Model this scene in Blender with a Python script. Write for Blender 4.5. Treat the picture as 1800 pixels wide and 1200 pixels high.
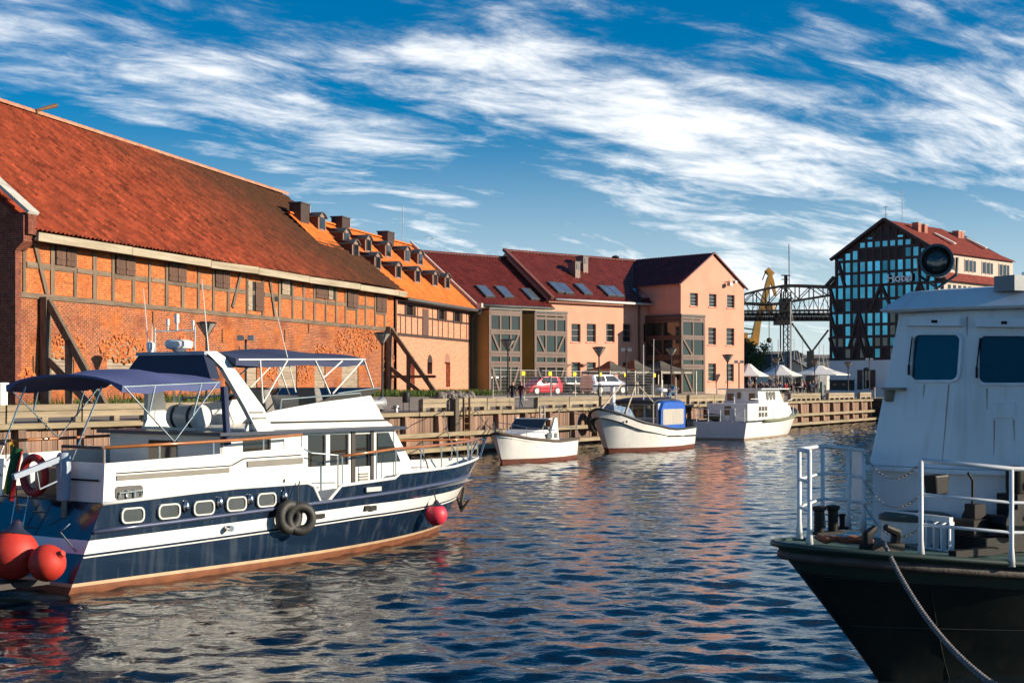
import bpy, bmesh, math, random
import numpy as np
from mathutils import Vector, Matrix
random.seed(7)
R = math.radians
scene = bpy.context.scene
for o in list(bpy.data.objects): bpy.data.objects.remove(o)
col = scene.collection

# ------------------------------------------------------------------ camera
PW, FPX, CAMZ, HORIZON = 1800., 2600., 3.02, 677.
cam = bpy.data.cameras.new('camera'); camo = bpy.data.objects.new('camera', cam); col.objects.link(camo)
cam.sensor_width = 36; cam.lens = FPX / PW * 36
cam.shift_y = (HORIZON - 600) / PW
cam.clip_start = .1; cam.clip_end = 20000
camo.location = (0, 0, CAMZ); camo.rotation_euler = (R(90), 0, 0)
scene.camera = camo

# ------------------------------------------------------------------ light
SUN_EL, SUN_AZ = R(17), R(-9)          # azimuth measured from +X towards +Y
sund = bpy.data.lights.new('sun', 'SUN'); sun = bpy.data.objects.new('sun', sund); col.objects.link(sun)
sund.energy = 5.0; sund.angle = R(.5); sund.color = (1, .86, .66)
tosun = Vector((math.cos(SUN_EL) * math.cos(SUN_AZ), math.cos(SUN_EL) * math.sin(SUN_AZ), math.sin(SUN_EL)))
sun.rotation_euler = tosun.to_track_quat('Z', 'Y').to_euler()

world = bpy.data.worlds.new('World'); scene.world = world; world.use_nodes = True
nt = world.node_tree; nt.nodes.clear()
def wn(t, **k):
    n = nt.nodes.new(t)
    for a, b in k.items(): setattr(n, a, b)
    return n
def lk(a, b): nt.links.new(a, b)
def wmath(op, a, b=None, c=None, clamp=False):
    n = wn('ShaderNodeMath', operation=op, use_clamp=clamp)
    for i, v in enumerate((a, b, c)):
        if v is None: continue
        if isinstance(v, (int, float)): n.inputs[i].default_value = v
        else: lk(v, n.inputs[i])
    return n.outputs[0]
sky = wn('ShaderNodeTexSky', sky_type='NISHITA', sun_disc=False)
sky.sun_elevation = SUN_EL; sky.sun_rotation = R(90) - SUN_AZ
sky.altitude = 0; sky.air_density = 1.0; sky.dust_density = .3; sky.ozone_density = 3.0
hs = wn('ShaderNodeHueSaturation'); hs.inputs["Saturation"].default_value = 1.1
hs.inputs['Value'].default_value = .86
tn = wn('ShaderNodeMixRGB', blend_type='MULTIPLY'); tn.inputs[0].default_value = 1; tn.inputs[2].default_value = (.30, .92, 1.30, 1)
lk(sky.outputs[0], tn.inputs[1]); lk(tn.outputs[0], hs.inputs['Color'])
geo = wn('ShaderNodeTexCoord'); sp = wn('ShaderNodeSeparateXYZ'); lk(geo.outputs['Generated'], sp.inputs[0])
# high cirrus: the view direction projected on a cloud layer overhead
zz = wmath('ADD', wmath('MAXIMUM', sp.outputs[2], 0.0), .26)
cx = wmath('DIVIDE', sp.outputs[0], zz); cy = wmath('DIVIDE', sp.outputs[1], zz)
cb = wn('ShaderNodeCombineXYZ'); lk(cx, cb.inputs[0]); lk(cy, cb.inputs[1])
wpn = wn('ShaderNodeTexNoise'); wpn.inputs['Scale'].default_value = 1.1; wpn.inputs['Detail'].default_value = 3; lk(cb.outputs[0], wpn.inputs['Vector'])
wps = wn('ShaderNodeVectorMath', operation='MULTIPLY_ADD'); lk(wpn.outputs['Color'], wps.inputs[0]); wps.inputs[1].default_value = (.28, .28, 0); lk(cb.outputs[0], wps.inputs[2])
def cloud(rot, sx, sy, scale, detail, rough, dist, off, src=wps):
    m0 = wn('ShaderNodeMapping'); m0.inputs['Rotation'].default_value = (0, 0, rot); lk(src.outputs[0], m0.inputs[0])
    m = wn('ShaderNodeMapping'); m.inputs['Scale'].default_value = (sx, sy, 1); m.inputs['Location'].default_value = off
    lk(m0.outputs[0], m.inputs[0])
    n = wn('ShaderNodeTexNoise'); n.inputs['Scale'].default_value = scale; n.inputs['Detail'].default_value = detail
    n.inputs['Roughness'].default_value = rough; n.inputs['Distortion'].default_value = dist
    lk(m.outputs[0], n.inputs['Vector']); return n.outputs[0]
def ramp(v, a, b):
    n = wn('ShaderNodeMapRange', interpolation_type='SMOOTHSTEP'); n.inputs[1].default_value = a; n.inputs[2].default_value = b
    lk(v, n.inputs[0]); return n.outputs[0]
big = cloud(R(-26), .8, 1.35, 1.25, 7, .56, .2, (3.1, 1.7, 0))
fib = cloud(R(-33), .75, 2.6, 2.1, 12, .64, .25, (0.4, 5.2, 0))
fin = cloud(R(-18), 1.3, 2.8, 5.0, 10, .66, .35, (7.4, .2, 0))
mixn = wmath('ADD', wmath('ADD', wmath('MULTIPLY', big, .44), wmath('MULTIPLY', fib, .34)), wmath('MULTIPLY', fin, .22))
low = wmath('SUBTRACT', 1.0, ramp(sp.outputs[2], .0, .17))           # more veil towards the horizon
mixn = wmath('ADD', mixn, wmath('MULTIPLY', low, .06))
mixn = wmath('SUBTRACT', mixn, wmath('MULTIPLY', ramp(sp.outputs[2], .12, .5), .05))
mask = wmath('POWER', ramp(mixn, .470, .62), 1.35)
haze_ = wmath('MULTIPLY', wmath('SUBTRACT', 1.0, ramp(sp.outputs[2], -.01, .19)), .60)
mask = wmath('MAXIMUM', wmath('MULTIPLY', mask, .97), haze_)
cm = wn('ShaderNodeMixRGB'); lk(mask, cm.inputs[0]); lk(hs.outputs[0], cm.inputs[1]); cm.inputs[2].default_value = (11.2, 11.4, 11.5, 1)
bg = wn('ShaderNodeBackground'); lk(cm.outputs[0], bg.inputs[0]); bg.inputs[1].default_value = .066
wo = wn('ShaderNodeOutputWorld'); lk(bg.outputs[0], wo.inputs[0])

vs = scene.view_settings
vs.view_transform = 'Standard'; vs.look = 'None'; vs.gamma = 1; vs.use_curve_mapping = False; vs.exposure = 0.62
scene.render.engine = 'CYCLES'
scene.cycles.max_bounces = 6; scene.cycles.caustics_reflective = False; scene.cycles.caustics_refractive = False

# ------------------------------------------------------------------ mesh helpers
class MB:
    """collects shapes; build() links them as one mesh object"""
    def __init__(s): s.v = []; s.f = []; s.m = []
    def add(s, v, f, m=0):
        b = len(s.v); s.v += [tuple(p) for p in v]; s.f += [tuple(i + b for i in q) for q in f]; s.m += [m] * len(f); return s
    def box(s, x0, x1, y0, y1, z0, z1, m=0):
        v = [(x, y, z) for z in (z0, z1) for y in (y0, y1) for x in (x0, x1)]
        return s.add(v, [(0, 2, 3, 1), (4, 5, 7, 6), (0, 1, 5, 4), (2, 6, 7, 3), (0, 4, 6, 2), (1, 3, 7, 5)], m)
    def hexa(s, a, b, m=0):
        """two quads a (bottom) and b (top), matching order"""
        return s.add(list(a) + list(b), [(3, 2, 1, 0), (4, 5, 6, 7), (0, 1, 5, 4), (1, 2, 6, 5), (2, 3, 7, 6), (3, 0, 4, 7)], m)
    def beam(s, p, q, w, h, m=0, up=(0, 0, 1)):
        p, q = Vector(p), Vector(q); d = (q - p).normalized(); u = Vector(up)
        if abs(d.dot(u)) > .98: u = Vector((0, 1, 0))
        a = d.cross(u).normalized() * (w / 2); c = a.cross(d).normalized() * (h / 2)
        return s.hexa([p - a - c, p + a - c, p + a + c, p - a + c], [q - a - c, q + a - c, q + a + c, q - a + c], m)
    def tube(s, pts, r, n=6, m=0, closed=False):
        pts = [Vector(p) for p in pts]; k = len(pts); rr = r if isinstance(r, (list, tuple)) else [r] * k
        V = []; last = None
        for i, p in enumerate(pts):
            a = pts[(i - 1) % k] if (i or closed) else p; b = pts[(i + 1) % k] if (i < k - 1 or closed) else p
            d = (b - a).normalized()
            u = last if last is not None else (Vector((0, 0, 1)) if abs(d.z) < .9 else Vector((1, 0, 0)))
            u = (u - d * u.dot(d)).normalized(); last = u; w = d.cross(u)
            V += [p + (u * math.cos(t) + w * math.sin(t)) * rr[i] for t in [2 * math.pi * j / n for j in range(n)]]
        Fs = []
        for i in range(k if closed else k - 1):
            for j in range(n):
                a = i * n + j; b = i * n + (j + 1) % n; c = ((i + 1) % k) * n
                Fs.append((a, b, c + (j + 1) % n, c + j))
        if not closed: Fs += [tuple(range(n - 1, -1, -1)), tuple((k - 1) * n + j for j in range(n))]
        return s.add(V, Fs, m)
    def lathe(s, prof, n=16, c=(0, 0, 0), axis='z', m=0):
        V = []
        for r, h in prof:
            for j in range(n):
                t = 2 * math.pi * j / n; a, b = r * math.cos(t), r * math.sin(t)
                p = (a, b, h) if axis == 'z' else ((h, a, b) if axis == 'x' else (b, h, a))
                V.append((p[0] + c[0], p[1] + c[1], p[2] + c[2]))
        Fs = [(i * n + j, i * n + (j + 1) % n, (i + 1) * n + (j + 1) % n, (i + 1) * n + j) for i in range(len(prof) - 1) for j in range(n)]
        if prof[0][0] > 1e-4: Fs.append(tuple(range(n - 1, -1, -1)))
        if prof[-1][0] > 1e-4: Fs.append(tuple((len(prof) - 1) * n + j for j in range(n)))
        return s.add(V, Fs, m)
    def prism(s, poly, a, b, plane='xz', m=0):
        """2-D outline extruded from a to b along the third axis"""
        f = {'xz': lambda p, t: (p[0], t, p[1]), 'yz': lambda p, t: (t, p[0], p[1]), 'xy': lambda p, t: (p[0], p[1], t)}[plane]
        n = len(poly); V = [f(p, a) for p in poly] + [f(p, b) for p in poly]
        return s.add(V, [tuple(range(n)), tuple(range(2 * n - 1, n - 1, -1))] + [(i, (i + 1) % n, n + (i + 1) % n, n + i) for i in range(n)], m)
    def loft(s, rings, m=0, closed=True, caps=True, mf=None):
        n = len(rings[0]); V = [p for r in rings for p in r]; b0 = len(s.v)
        for i in range(len(rings) - 1):
            for j in range(n if closed else n - 1):
                s.f.append(tuple(b0 + t for t in (i * n + j, i * n + (j + 1) % n, (i + 1) * n + (j + 1) % n, (i + 1) * n + j)))
                s.m.append(mf(i, j) if mf else m)
        if caps and closed:
            s.f.append(tuple(b0 + t for t in range(n - 1, -1, -1))); s.m.append(m)
            s.f.append(tuple(b0 + (len(rings) - 1) * n + t for t in range(n))); s.m.append(m)
        s.v += [tuple(p) for p in V]; return s
    def sphere(s, c, r, n=14, k=9, m=0):
        rx, ry, rz = r if isinstance(r, (list, tuple)) else (r, r, r)
        prof = [(math.sin(math.pi * i / k), -math.cos(math.pi * i / k)) for i in range(k + 1)]
        t = MB().lathe(prof, n); return s.add([(c[0] + p[0] * rx, c[1] + p[1] * ry, c[2] + p[2] * rz) for p in t.v], t.f, m)
    def build(s, name, mat, parent=None, smooth=False, fix=True, bevel=0):
        me = bpy.data.meshes.new(name); me.from_pydata(s.v, [], s.f)
        for mt in (mat if isinstance(mat, (list, tuple)) else [mat]): me.materials.append(mt)
        me.polygons.foreach_set('material_index', s.m)
        if fix:
            bm = bmesh.new(); bm.from_mesh(me); bmesh.ops.remove_doubles(bm, verts=bm.verts, dist=1e-5)
            bmesh.ops.recalc_face_normals(bm, faces=bm.faces)
            if bevel: bmesh.ops.bevel(bm, geom=[e for e in bm.edges if e.is_manifold and e.calc_face_angle(0) > .5], offset=bevel, segments=2, affect='EDGES', profile=.6)
            bm.to_mesh(me); bm.free()
        if smooth:
            me.polygons.foreach_set('use_smooth', [True] * len(me.polygons))
            if smooth is not True: me.set_sharp_from_angle(angle=R(smooth))
        if getattr(s, 'tile', None) is not None: me.attributes.new('tile', 'FLOAT', 'POINT').data.foreach_set('value', s.tile)
        o = bpy.data.objects.new(name, me); col.objects.link(o)
        if parent: o.parent = parent
        return o
def inst(o, parent=None, loc=None, rot=None, sc=None):
    c = o.copy(); col.objects.link(c)
    if parent: c.parent = parent
    if loc is not None: c.location = loc
    if rot is not None: c.rotation_euler = rot
    if sc is not None: c.scale = sc
    return c
def copy_tree(o, parent=None):
    c = o.copy(); col.objects.link(c); c.parent = parent
    for ch in [x for x in bpy.data.objects if x.parent == o]: copy_tree(ch, c)
    return c
def tag(o, label=None, cat=None, group=None, kind=None):
    for k, v in (('label', label), ('category', cat), ('group', group), ('kind', kind)):
        if v: o[k] = v
    return o
def thing(name, loc, rz, label, cat, group=None):
    o = bpy.data.objects.new(name, None); col.objects.link(o); o.location = loc; o.rotation_euler = (0, 0, rz); o.empty_display_size = .2
    return tag(o, label, cat, group)
class Fr:
    """a place in the world with its own axes (x along, y into, z up); turns measured picture points into local metres on a real plane"""
    def __init__(s, x, y, deg, z=0): s.loc = (x, y, z); s.a = R(deg); s.c, s.s = math.cos(s.a), math.sin(s.a)
    def hit(s, px, py, P, N):
        d = ((px - 900) / FPX, 1., (HORIZON - py) / FPX); o = (-s.loc[0], -s.loc[1], CAMZ - s.loc[2])
        r = lambda a: (a[0] * s.c + a[1] * s.s, -a[0] * s.s + a[1] * s.c, a[2])
        o, d = r(o), r(d); t = sum((P[i] - o[i]) * N[i] for i in range(3)) / sum(d[i] * N[i] for i in range(3))
        return Vector([o[i] + t * d[i] for i in range(3)])
    def at(s, px, py, y=0): return s.hit(px, py, (0, y, 0), (0, 1, 0))
    def sx(s, px, py, x=0): return s.hit(px, py, (x, 0, 0), (1, 0, 0))
    def w(s, x, y, z=0): return Vector((s.loc[0] + x * s.c - y * s.s, s.loc[1] + x * s.s + y * s.c, s.loc[2] + z))
    def thing(s, name, label, cat, group=None): return thing(name, s.loc, s.a, label, cat, group)

# ------------------------------------------------------------------ materials
MATS = {}
def mat(name, c, rough=.6, c2=None, scale=3., metal=0., bump=0., bscale=None, streak=0., dirt_or_sheen=(.12, .08, .05), rnd=0., spec=.5, aniso=None, dist=.02, trans=0., lo=.35, hi=.68, coat=0., rvar=0.):
    """procedural principled paint / wood / plaster: two colours mixed by noise, dirt runs, a per-object shade and fine relief"""
    if name in MATS: return MATS[name]
    m = bpy.data.materials.new(name); m.use_nodes = True; t = m.node_tree; b = t.nodes['Principled BSDF']; MATS[name] = m
    b.inputs['Roughness'].default_value = rough; b.inputs['Metallic'].default_value = metal; b.inputs['Specular IOR Level'].default_value = spec
    b.inputs['Transmission Weight'].default_value = trans; b.inputs['Coat Weight'].default_value = coat; b.inputs['Coat Roughness'].default_value = .08
    N = t.nodes.new; L = t.links.new
    tc = N('ShaderNodeTexCoord'); mp = N('ShaderNodeMapping'); L(tc.outputs['Object'], mp.inputs[0])
    if aniso: mp.inputs['Scale'].default_value = aniso
    no = N('ShaderNodeTexNoise'); no.inputs['Scale'].default_value = scale; no.inputs['Detail'].default_value = 6; no.inputs['Roughness'].default_value = .6
    L(mp.outputs[0], no.inputs['Vector'])
    mr = N('ShaderNodeMapRange'); mr.inputs[1].default_value = lo; mr.inputs[2].default_value = hi; L(no.outputs[0], mr.inputs[0])
    mx = N('ShaderNodeMixRGB'); L(mr.outputs[0], mx.inputs[0]); mx.inputs[1].default_value = (*c, 1)
    mx.inputs[2].default_value = (*(c2 if c2 else [x * .82 for x in c]), 1); out = mx.outputs[0]
    if streak:
        m2 = N('ShaderNodeMapping'); m2.inputs['Scale'].default_value = (5, 5, .35); L(tc.outputs['Object'], m2.inputs[0])
        n2 = N('ShaderNodeTexNoise'); n2.inputs['Scale'].default_value = 1.6; n2.inputs['Detail'].default_value = 5; L(m2.outputs[0], n2.inputs['Vector'])
        r2 = N('ShaderNodeMapRange'); r2.inputs[1].default_value = .52; r2.inputs[2].default_value = .8; r2.inputs[4].default_value = streak; L(n2.outputs[0], r2.inputs[0])
        x2 = N('ShaderNodeMixRGB'); L(r2.outputs[0], x2.inputs[0]); L(out, x2.inputs[1]); x2.inputs[2].default_value = (*dirt_or_sheen, 1); out = x2.outputs[0]
    if rnd:
        oi = N('ShaderNodeObjectInfo'); r3 = N('ShaderNodeMapRange'); r3.inputs[3].default_value = 1 - rnd; r3.inputs[4].default_value = 1 + rnd; L(oi.outputs['Random'], r3.inputs[0])
        x3 = N('ShaderNodeVectorMath'); x3.operation = 'SCALE'; L(out, x3.inputs[0]); L(r3.outputs[0], x3.inputs['Scale']); out = x3.outputs[0]
    L(out, b.inputs['Base Color'])
    if rvar:
        r4 = N('ShaderNodeMapRange'); r4.inputs[1].default_value = .3; r4.inputs[2].default_value = .7; r4.inputs[3].default_value = max(0, rough - rvar); r4.inputs[4].default_value = rough + rvar
        L(no.outputs[0], r4.inputs[0]); L(r4.outputs[0], b.inputs['Roughness'])
    if bump:
        nb = N('ShaderNodeTexNoise'); nb.inputs['Scale'].default_value = bscale or scale * 5; nb.inputs['Detail'].default_value = 5; L(mp.outputs[0], nb.inputs['Vector'])
        bu = N('ShaderNodeBump'); bu.inputs['Strength'].default_value = bump; bu.inputs['Distance'].default_value = dist; L(nb.outputs[0], bu.inputs['Height']); L(bu.outputs[0], b.inputs['Normal'])
    return m
def brick(name, c1, c2, mortar, c3, bw=.25, rh=.075, ms=.012, patch=(.5, .68), c4=None, bump=.6):
    """brick courses: object x+y runs along the wall, z up; c3 = weathered patches, c4 = stained patches"""
    m = bpy.data.materials.new(name); m.use_nodes = True; t = m.node_tree; b = t.nodes['Principled BSDF']; MATS[name] = m
    b.inputs['Roughness'].default_value = .9; b.inputs['Specular IOR Level'].default_value = .2
    N = t.nodes.new; L = t.links.new
    tc = N('ShaderNodeTexCoord'); s = N('ShaderNodeSeparateXYZ'); L(tc.outputs['Object'], s.inputs[0])
    a = N('ShaderNodeMath'); L(s.outputs[0], a.inputs[0]); L(s.outputs[1], a.inputs[1])
    wv = N('ShaderNodeTexNoise'); wv.inputs['Scale'].default_value = .5; L(tc.outputs['Object'], wv.inputs['Vector'])
    wz = N('ShaderNodeMath'); wz.operation = 'MULTIPLY_ADD'; L(wv.outputs[0], wz.inputs[0]); wz.inputs[1].default_value = .12; L(s.outputs[2], wz.inputs[2])
    c = N('ShaderNodeCombineXYZ'); L(a.outputs[0], c.inputs[0]); L(wz.outputs[0], c.inputs[1])
    br = N('ShaderNodeTexBrick'); L(c.outputs[0], br.inputs['Vector']); br.inputs['Scale'].default_value = 1
    br.inputs['Brick Width'].default_value = bw; br.inputs['Row Height'].default_value = rh; br.inputs['Mortar Size'].default_value = ms; br.inputs['Mortar Smooth'].default_value = .3
    br.inputs['Color1'].default_value = (*c1, 1); br.inputs['Color2'].default_value = (*c2, 1); br.inputs['Mortar'].default_value = (*mortar, 1)
    n1 = N('ShaderNodeTexNoise'); n1.inputs['Scale'].default_value = .55; n1.inputs['Detail'].default_value = 7; n1.inputs['Roughness'].default_value = .65; L(tc.outputs['Object'], n1.inputs['Vector'])
    r1 = N('ShaderNodeMapRange'); r1.inputs[1].default_value = patch[0]; r1.inputs[2].default_value = patch[1]; r1.inputs[4].default_value = .75; L(n1.outputs[0], r1.inputs[0])
    x1 = N('ShaderNodeMixRGB'); L(r1.outputs[0], x1.inputs[0]); L(br.outputs[0], x1.inputs[1]); x1.inputs[2].default_value = (*c3, 1)
    n2 = N('ShaderNodeTexNoise'); n2.inputs['Scale'].default_value = 7; n2.inputs['Detail'].default_value = 4; L(tc.outputs['Object'], n2.inputs['Vector'])
    r2 = N('ShaderNodeMapRange'); r2.inputs[1].default_value = .3; r2.inputs[2].default_value = .7; r2.inputs[3].default_value = .68; r2.inputs[4].default_value = 1.25; L(n2.outputs[0], r2.inputs[0])
    x2 = N('ShaderNodeVectorMath'); x2.operation = 'SCALE'; L(x1.outputs[0], x2.inputs[0]); L(r2.outputs[0], x2.inputs['Scale']); out = x2.outputs[0]
    if c4:
        n3 = N('ShaderNodeTexNoise'); n3.inputs['Scale'].default_value = .9; n3.inputs['Detail'].default_value = 5; mp = N('ShaderNodeMapping'); mp.inputs['Location'].default_value = (9, 3, 4)
        L(tc.outputs['Object'], mp.inputs[0]); L(mp.outputs[0], n3.inputs['Vector'])
        r3 = N('ShaderNodeMapRange'); r3.inputs[1].default_value = .52; r3.inputs[2].default_value = .75; r3.inputs[4].default_value = .7; L(n3.outputs[0], r3.inputs[0])
        x3 = N('ShaderNodeMixRGB'); L(r3.outputs[0], x3.inputs[0]); L(out, x3.inputs[1]); x3.inputs[2].default_value = (*c4, 1); out = x3.outputs[0]
    L(out, b.inputs['Base Color'])
    ad = N('ShaderNodeMath'); ad.operation = 'MULTIPLY_ADD'; L(n2.outputs[0], ad.inputs[0]); ad.inputs[1].default_value = .6; iv = N('ShaderNodeMath'); iv.operation = 'SUBTRACT'; iv.inputs[0].default_value = 1
    L(br.outputs['Fac'], iv.inputs[1]); L(iv.outputs[0], ad.inputs[2])
    bu = N('ShaderNodeBump'); bu.inputs['Strength'].default_value = bump; bu.inputs['Distance'].default_value = .02; L(ad.outputs[0], bu.inputs['Height']); L(bu.outputs[0], b.inputs['Normal'])
    return m
def glass(name, tint=(.02, .03, .035), rough=.03, wob=.0):
    m = mat(name, tint, rough, c2=[x * .6 for x in tint], scale=.6, spec=.9, bump=wob, bscale=1.5, dist=.05); return m

white = mat('white_paint', (.80, .79, .76), .35, (.74, .73, .69), 1.5, streak=.2, dirt_or_sheen=(.46, .40, .32), coat=.3)
chalk = mat('worn_white_paint', (.72, .72, .70), .5, (.60, .60, .57), 2, streak=.35, dirt_or_sheen=(.42, .30, .18))
steel = mat('stainless_steel', (.62, .62, .62), .22, (.5, .5, .5), 6, metal=1)
black = mat('black_rubber', (.018, .018, .018), .6, (.035, .033, .03), 6, bump=.3)
dark = mat('dark_void', (.012, .011, .010), .8)
greymetal = mat('galvanised_metal', (.36, .37, .38), .45, (.26, .27, .28), 5, metal=.6)
# ================================================================== SETTING: water, ground, quay
Q = Fr(-15.2, 44, 60.72)               # quay edge: x runs along it to the far corner, y inland
QL = 92.4
rng = np.random.default_rng(3)

def wave_height(X, Y):
    h = np.zeros_like(X)
    for i in range(54):
        lam = .25 * (6.5 ** (i / 53.)); k = 2 * math.pi / lam
        th = rng.normal(R(82), .75); a = .0042 * lam ** .74 * rng.uniform(.5, 1.3)
        h += a * np.sin(k * (X * math.cos(th) + Y * math.sin(th)) + rng.uniform(0, 6.28) + .7 * np.sin(.21 * X + .13 * Y + i))
    return h * (0.72 + .30 * np.sin(.11 * X + 1.3 * np.sin(.07 * Y)) * np.sin(.09 * Y + .6))
def water_mesh():
    VV = []; FF = []; base = 0; st = rng.bit_generator.state
    for (x0, x1, y0, y1, d) in ((-16, 17, 7.5, 46, .085), (-13, 42, 46, 131, .16)):
        nx = int((x1 - x0) / d) + 1; ny = int((y1 - y0) / d) + 2
        X, Y = np.meshgrid(x0 + d * np.arange(nx), y0 + d * np.arange(ny)); rng.bit_generator.state = st
        Z = wave_height(X, Y); VV.append(np.stack([X, Y, Z], -1).reshape(-1, 3))
        i = (np.arange(nx - 1)[None, :] + nx * np.arange(ny - 1)[:, None]).reshape(-1) + base
        FF.append(np.stack([i, i + 1, i + nx + 1, i + nx], -1)); base += nx * ny
    VV.append(np.array([(-300, -300, -.09), (500, -300, -.09), (500, 500, -.09), (-300, 500, -.09)], float)); FF.append(np.array([[base, base + 1, base + 2, base + 3]]))
    V = np.concatenate(VV); Fc = np.concatenate(FF)
    me = bpy.data.meshes.new('water'); me.vertices.add(len(V)); me.vertices.foreach_set('co', V.astype(np.float32).ravel())
    me.loops.add(Fc.size); me.loops.foreach_set('vertex_index', Fc.astype(np.int32).ravel())
    me.polygons.add(len(Fc)); me.polygons.foreach_set('loop_start', (np.arange(len(Fc)) * 4).astype(np.int32))
    me.update(calc_edges=True); me.polygons.foreach_set('use_smooth', [True] * len(Fc)); return me
wm = bpy.data.materials.new('harbour_water'); wm.use_nodes = True
t = wm.node_tree; b = t.nodes['Principled BSDF']
b.inputs['Base Color'].default_value = (.008, .014, .018, 1); b.inputs['Roughness'].default_value = .02; b.inputs['IOR'].default_value = 1.33
tc = t.nodes.new('ShaderNodeTexCoord'); mp = t.nodes.new('ShaderNodeMapping'); mp.inputs['Scale'].default_value = (.75, 1.25, 1); t.links.new(tc.outputs['Object'], mp.inputs[0])
n1 = t.nodes.new('ShaderNodeTexNoise'); n1.inputs['Scale'].default_value = 8; n1.inputs['Detail'].default_value = 4; n1.inputs['Distortion'].default_value = .4; t.links.new(mp.outputs[0], n1.inputs['Vector'])
bu = t.nodes.new('ShaderNodeBump'); bu.inputs['Strength'].default_value = .22; bu.inputs['Distance'].default_value = .03; t.links.new(n1.outputs[0], bu.inputs['Height']); t.links.new(bu.outputs[0], b.inputs['Normal'])
wme = water_mesh(); wme.materials.append(wm); wo_ = bpy.data.objects.new('water', wme); col.objects.link(wo_); tag(wo_, kind='structure')

paving = mat('pale_paving', (.25, .22, .19), .85, (.17, .15, .13), .8, bump=.3, bscale=12)
g = MB(); rows = [(.02, 1.74), (.32, 1.74), (.34, 1.83), (3, 1.90), (7, 2.42), (13, 2.45), (330, 2.45)]
rings = [[Q.w(x, y, z) for (y, z) in rows] for x in (-70, -30, 0, 30, 60, QL - .05)]
g.loft(rings, closed=False)
tag(g.build('quay_ground', paving), kind='structure')
g = MB(); P2 = Q.w(QL, 0, 0)
pts = [P2 + Vector((0, 2.2, 1.9)), Vector((94, 80, 1.9)), Vector((700, 300, 1.9)), Vector((700, 1100, 1.9)), Vector((-300, 1100, 1.9)), Q.w(QL - .3, 320, 1.9), Q.w(QL - .3, 1.0, 1.9)]
g.add(pts, [tuple(range(len(pts)))]); tag(g.build('hotel_quay_ground', paving), kind='structure')

# ---- timber quay wall
wood_q = mat('weathered_quay_timber', (.27, .165, .115), .85, (.16, .095, .068), 2.2, rnd=.4, aniso=(6, 6, .5), bump=.3, bscale=7, streak=.25, dirt_or_sheen=(.10, .06, .04))
wood_w = mat('dark_quay_timber', (.10, .075, .055), .7, (.05, .042, .032), 3, aniso=(1, 6, 6), bump=.3)
wood_c = mat('bleached_timber', (.34, .265, .17), .85, (.18, .145, .085), 1.8, aniso=(.4, 4, 4), bump=.35, bscale=10, streak=.12, dirt_or_sheen=(.16, .16, .05))
wood_r = mat('greyed_rail_timber', (.33, .26, .175), .85, (.19, .15, .098), 1.6, aniso=(.5, 4, 4), bump=.3, bscale=10, rnd=.16)
qw = Q.thing('quay_wall', 'long timber harbour wall of upright planks with square piles and bleached cap beam', 'quay wall')
pw = .215
pl = MB().box(0, pw - .018, -.07, 0, -.45, 1.70).build('plank', wood_q, qw)
xs = np.arange(-6.0, QL - pw, pw); first = True; rest = MB()
vis = sorted(range(len(xs)), key=lambda i: abs(xs[i] - 12))[:300]; vset = set(vis)
for i, x in enumerate(xs):
    yo = random.uniform(-.02, .012)
    if i in vset:
        if first: pl.location = (x, yo, 0); first = False
        else: inst(pl, qw, (x, yo, random.uniform(-.04, .03)))
    else: rest.box(x, x + pw - .018, -.07 + yo, yo, -.45, 1.70)
tag(rest.build('plank_row', wood_q, qw), kind='stuff')
MB().box(-34, -6, -.05, 0, -.45, 1.7).box(-6, QL, .03, .3, -.5, 1.7).box(QL, QL + .3, -.05, 6, -.5, 1.7).build('backing', mat('wet_backing', (.06, .045, .035), .9), qw)
pile = MB().hexa([(-.16, -.42, -.5), (.16, -.42, -.5), (.16, -.075, -.5), (-.16, -.075, -.5)], [(-.15, -.30, 1.68), (.15, -.30, 1.68), (.15, -.075, 1.68), (-.15, -.075, 1.68)]).build('pile', wood_q, qw)
pxs = [x for x in np.arange(-4.7, QL, 2.62)]
for i, x in enumerate(pxs):
    if i == 0: pile.location = (x, 0, 0)
    else: inst(pile, qw, (x, random.uniform(-.02, .02), 0))
x = -30.
cb_ = None
while x < QL + .2:                     # cap beam lengths, butted
    L = min(5.24, QL + .35 - x)
    if cb_ is None: cb_ = MB().box(0, 5.22, -.34, .31, 1.70, 1.87).build('cap_beam', wood_c, qw, bevel=.015); cb_.location = (x, 0, 0)
    else:
        c = inst(cb_, qw, (x, random.uniform(-.02, .02), random.uniform(-.012, .012))); c.scale = (L / 5.24, 1, 1)
    x += L
MB().box(-6, QL + .1, -.56, -.43, .78, .97).build('wale', wood_c, qw)
MB().box(20, QL + .5, -.95, -.43, .16, .34).build('foot_wale', wood_c, qw)
# return of the quay below the hotel, its shade put into dark timber colours
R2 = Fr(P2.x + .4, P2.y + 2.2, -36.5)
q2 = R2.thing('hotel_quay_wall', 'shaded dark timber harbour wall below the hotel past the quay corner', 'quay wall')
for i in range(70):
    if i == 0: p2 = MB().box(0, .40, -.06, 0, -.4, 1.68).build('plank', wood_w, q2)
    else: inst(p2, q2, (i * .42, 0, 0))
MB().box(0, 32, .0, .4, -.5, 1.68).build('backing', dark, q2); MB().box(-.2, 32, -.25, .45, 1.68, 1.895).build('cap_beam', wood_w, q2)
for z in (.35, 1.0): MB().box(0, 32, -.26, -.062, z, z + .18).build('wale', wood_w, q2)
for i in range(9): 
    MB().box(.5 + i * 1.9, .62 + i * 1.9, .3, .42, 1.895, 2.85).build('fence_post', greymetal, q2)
MB().tube([(0, .36, 2.8), (20, .36, 2.8)], .012).build('fence_wire', greymetal, q2)

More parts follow.
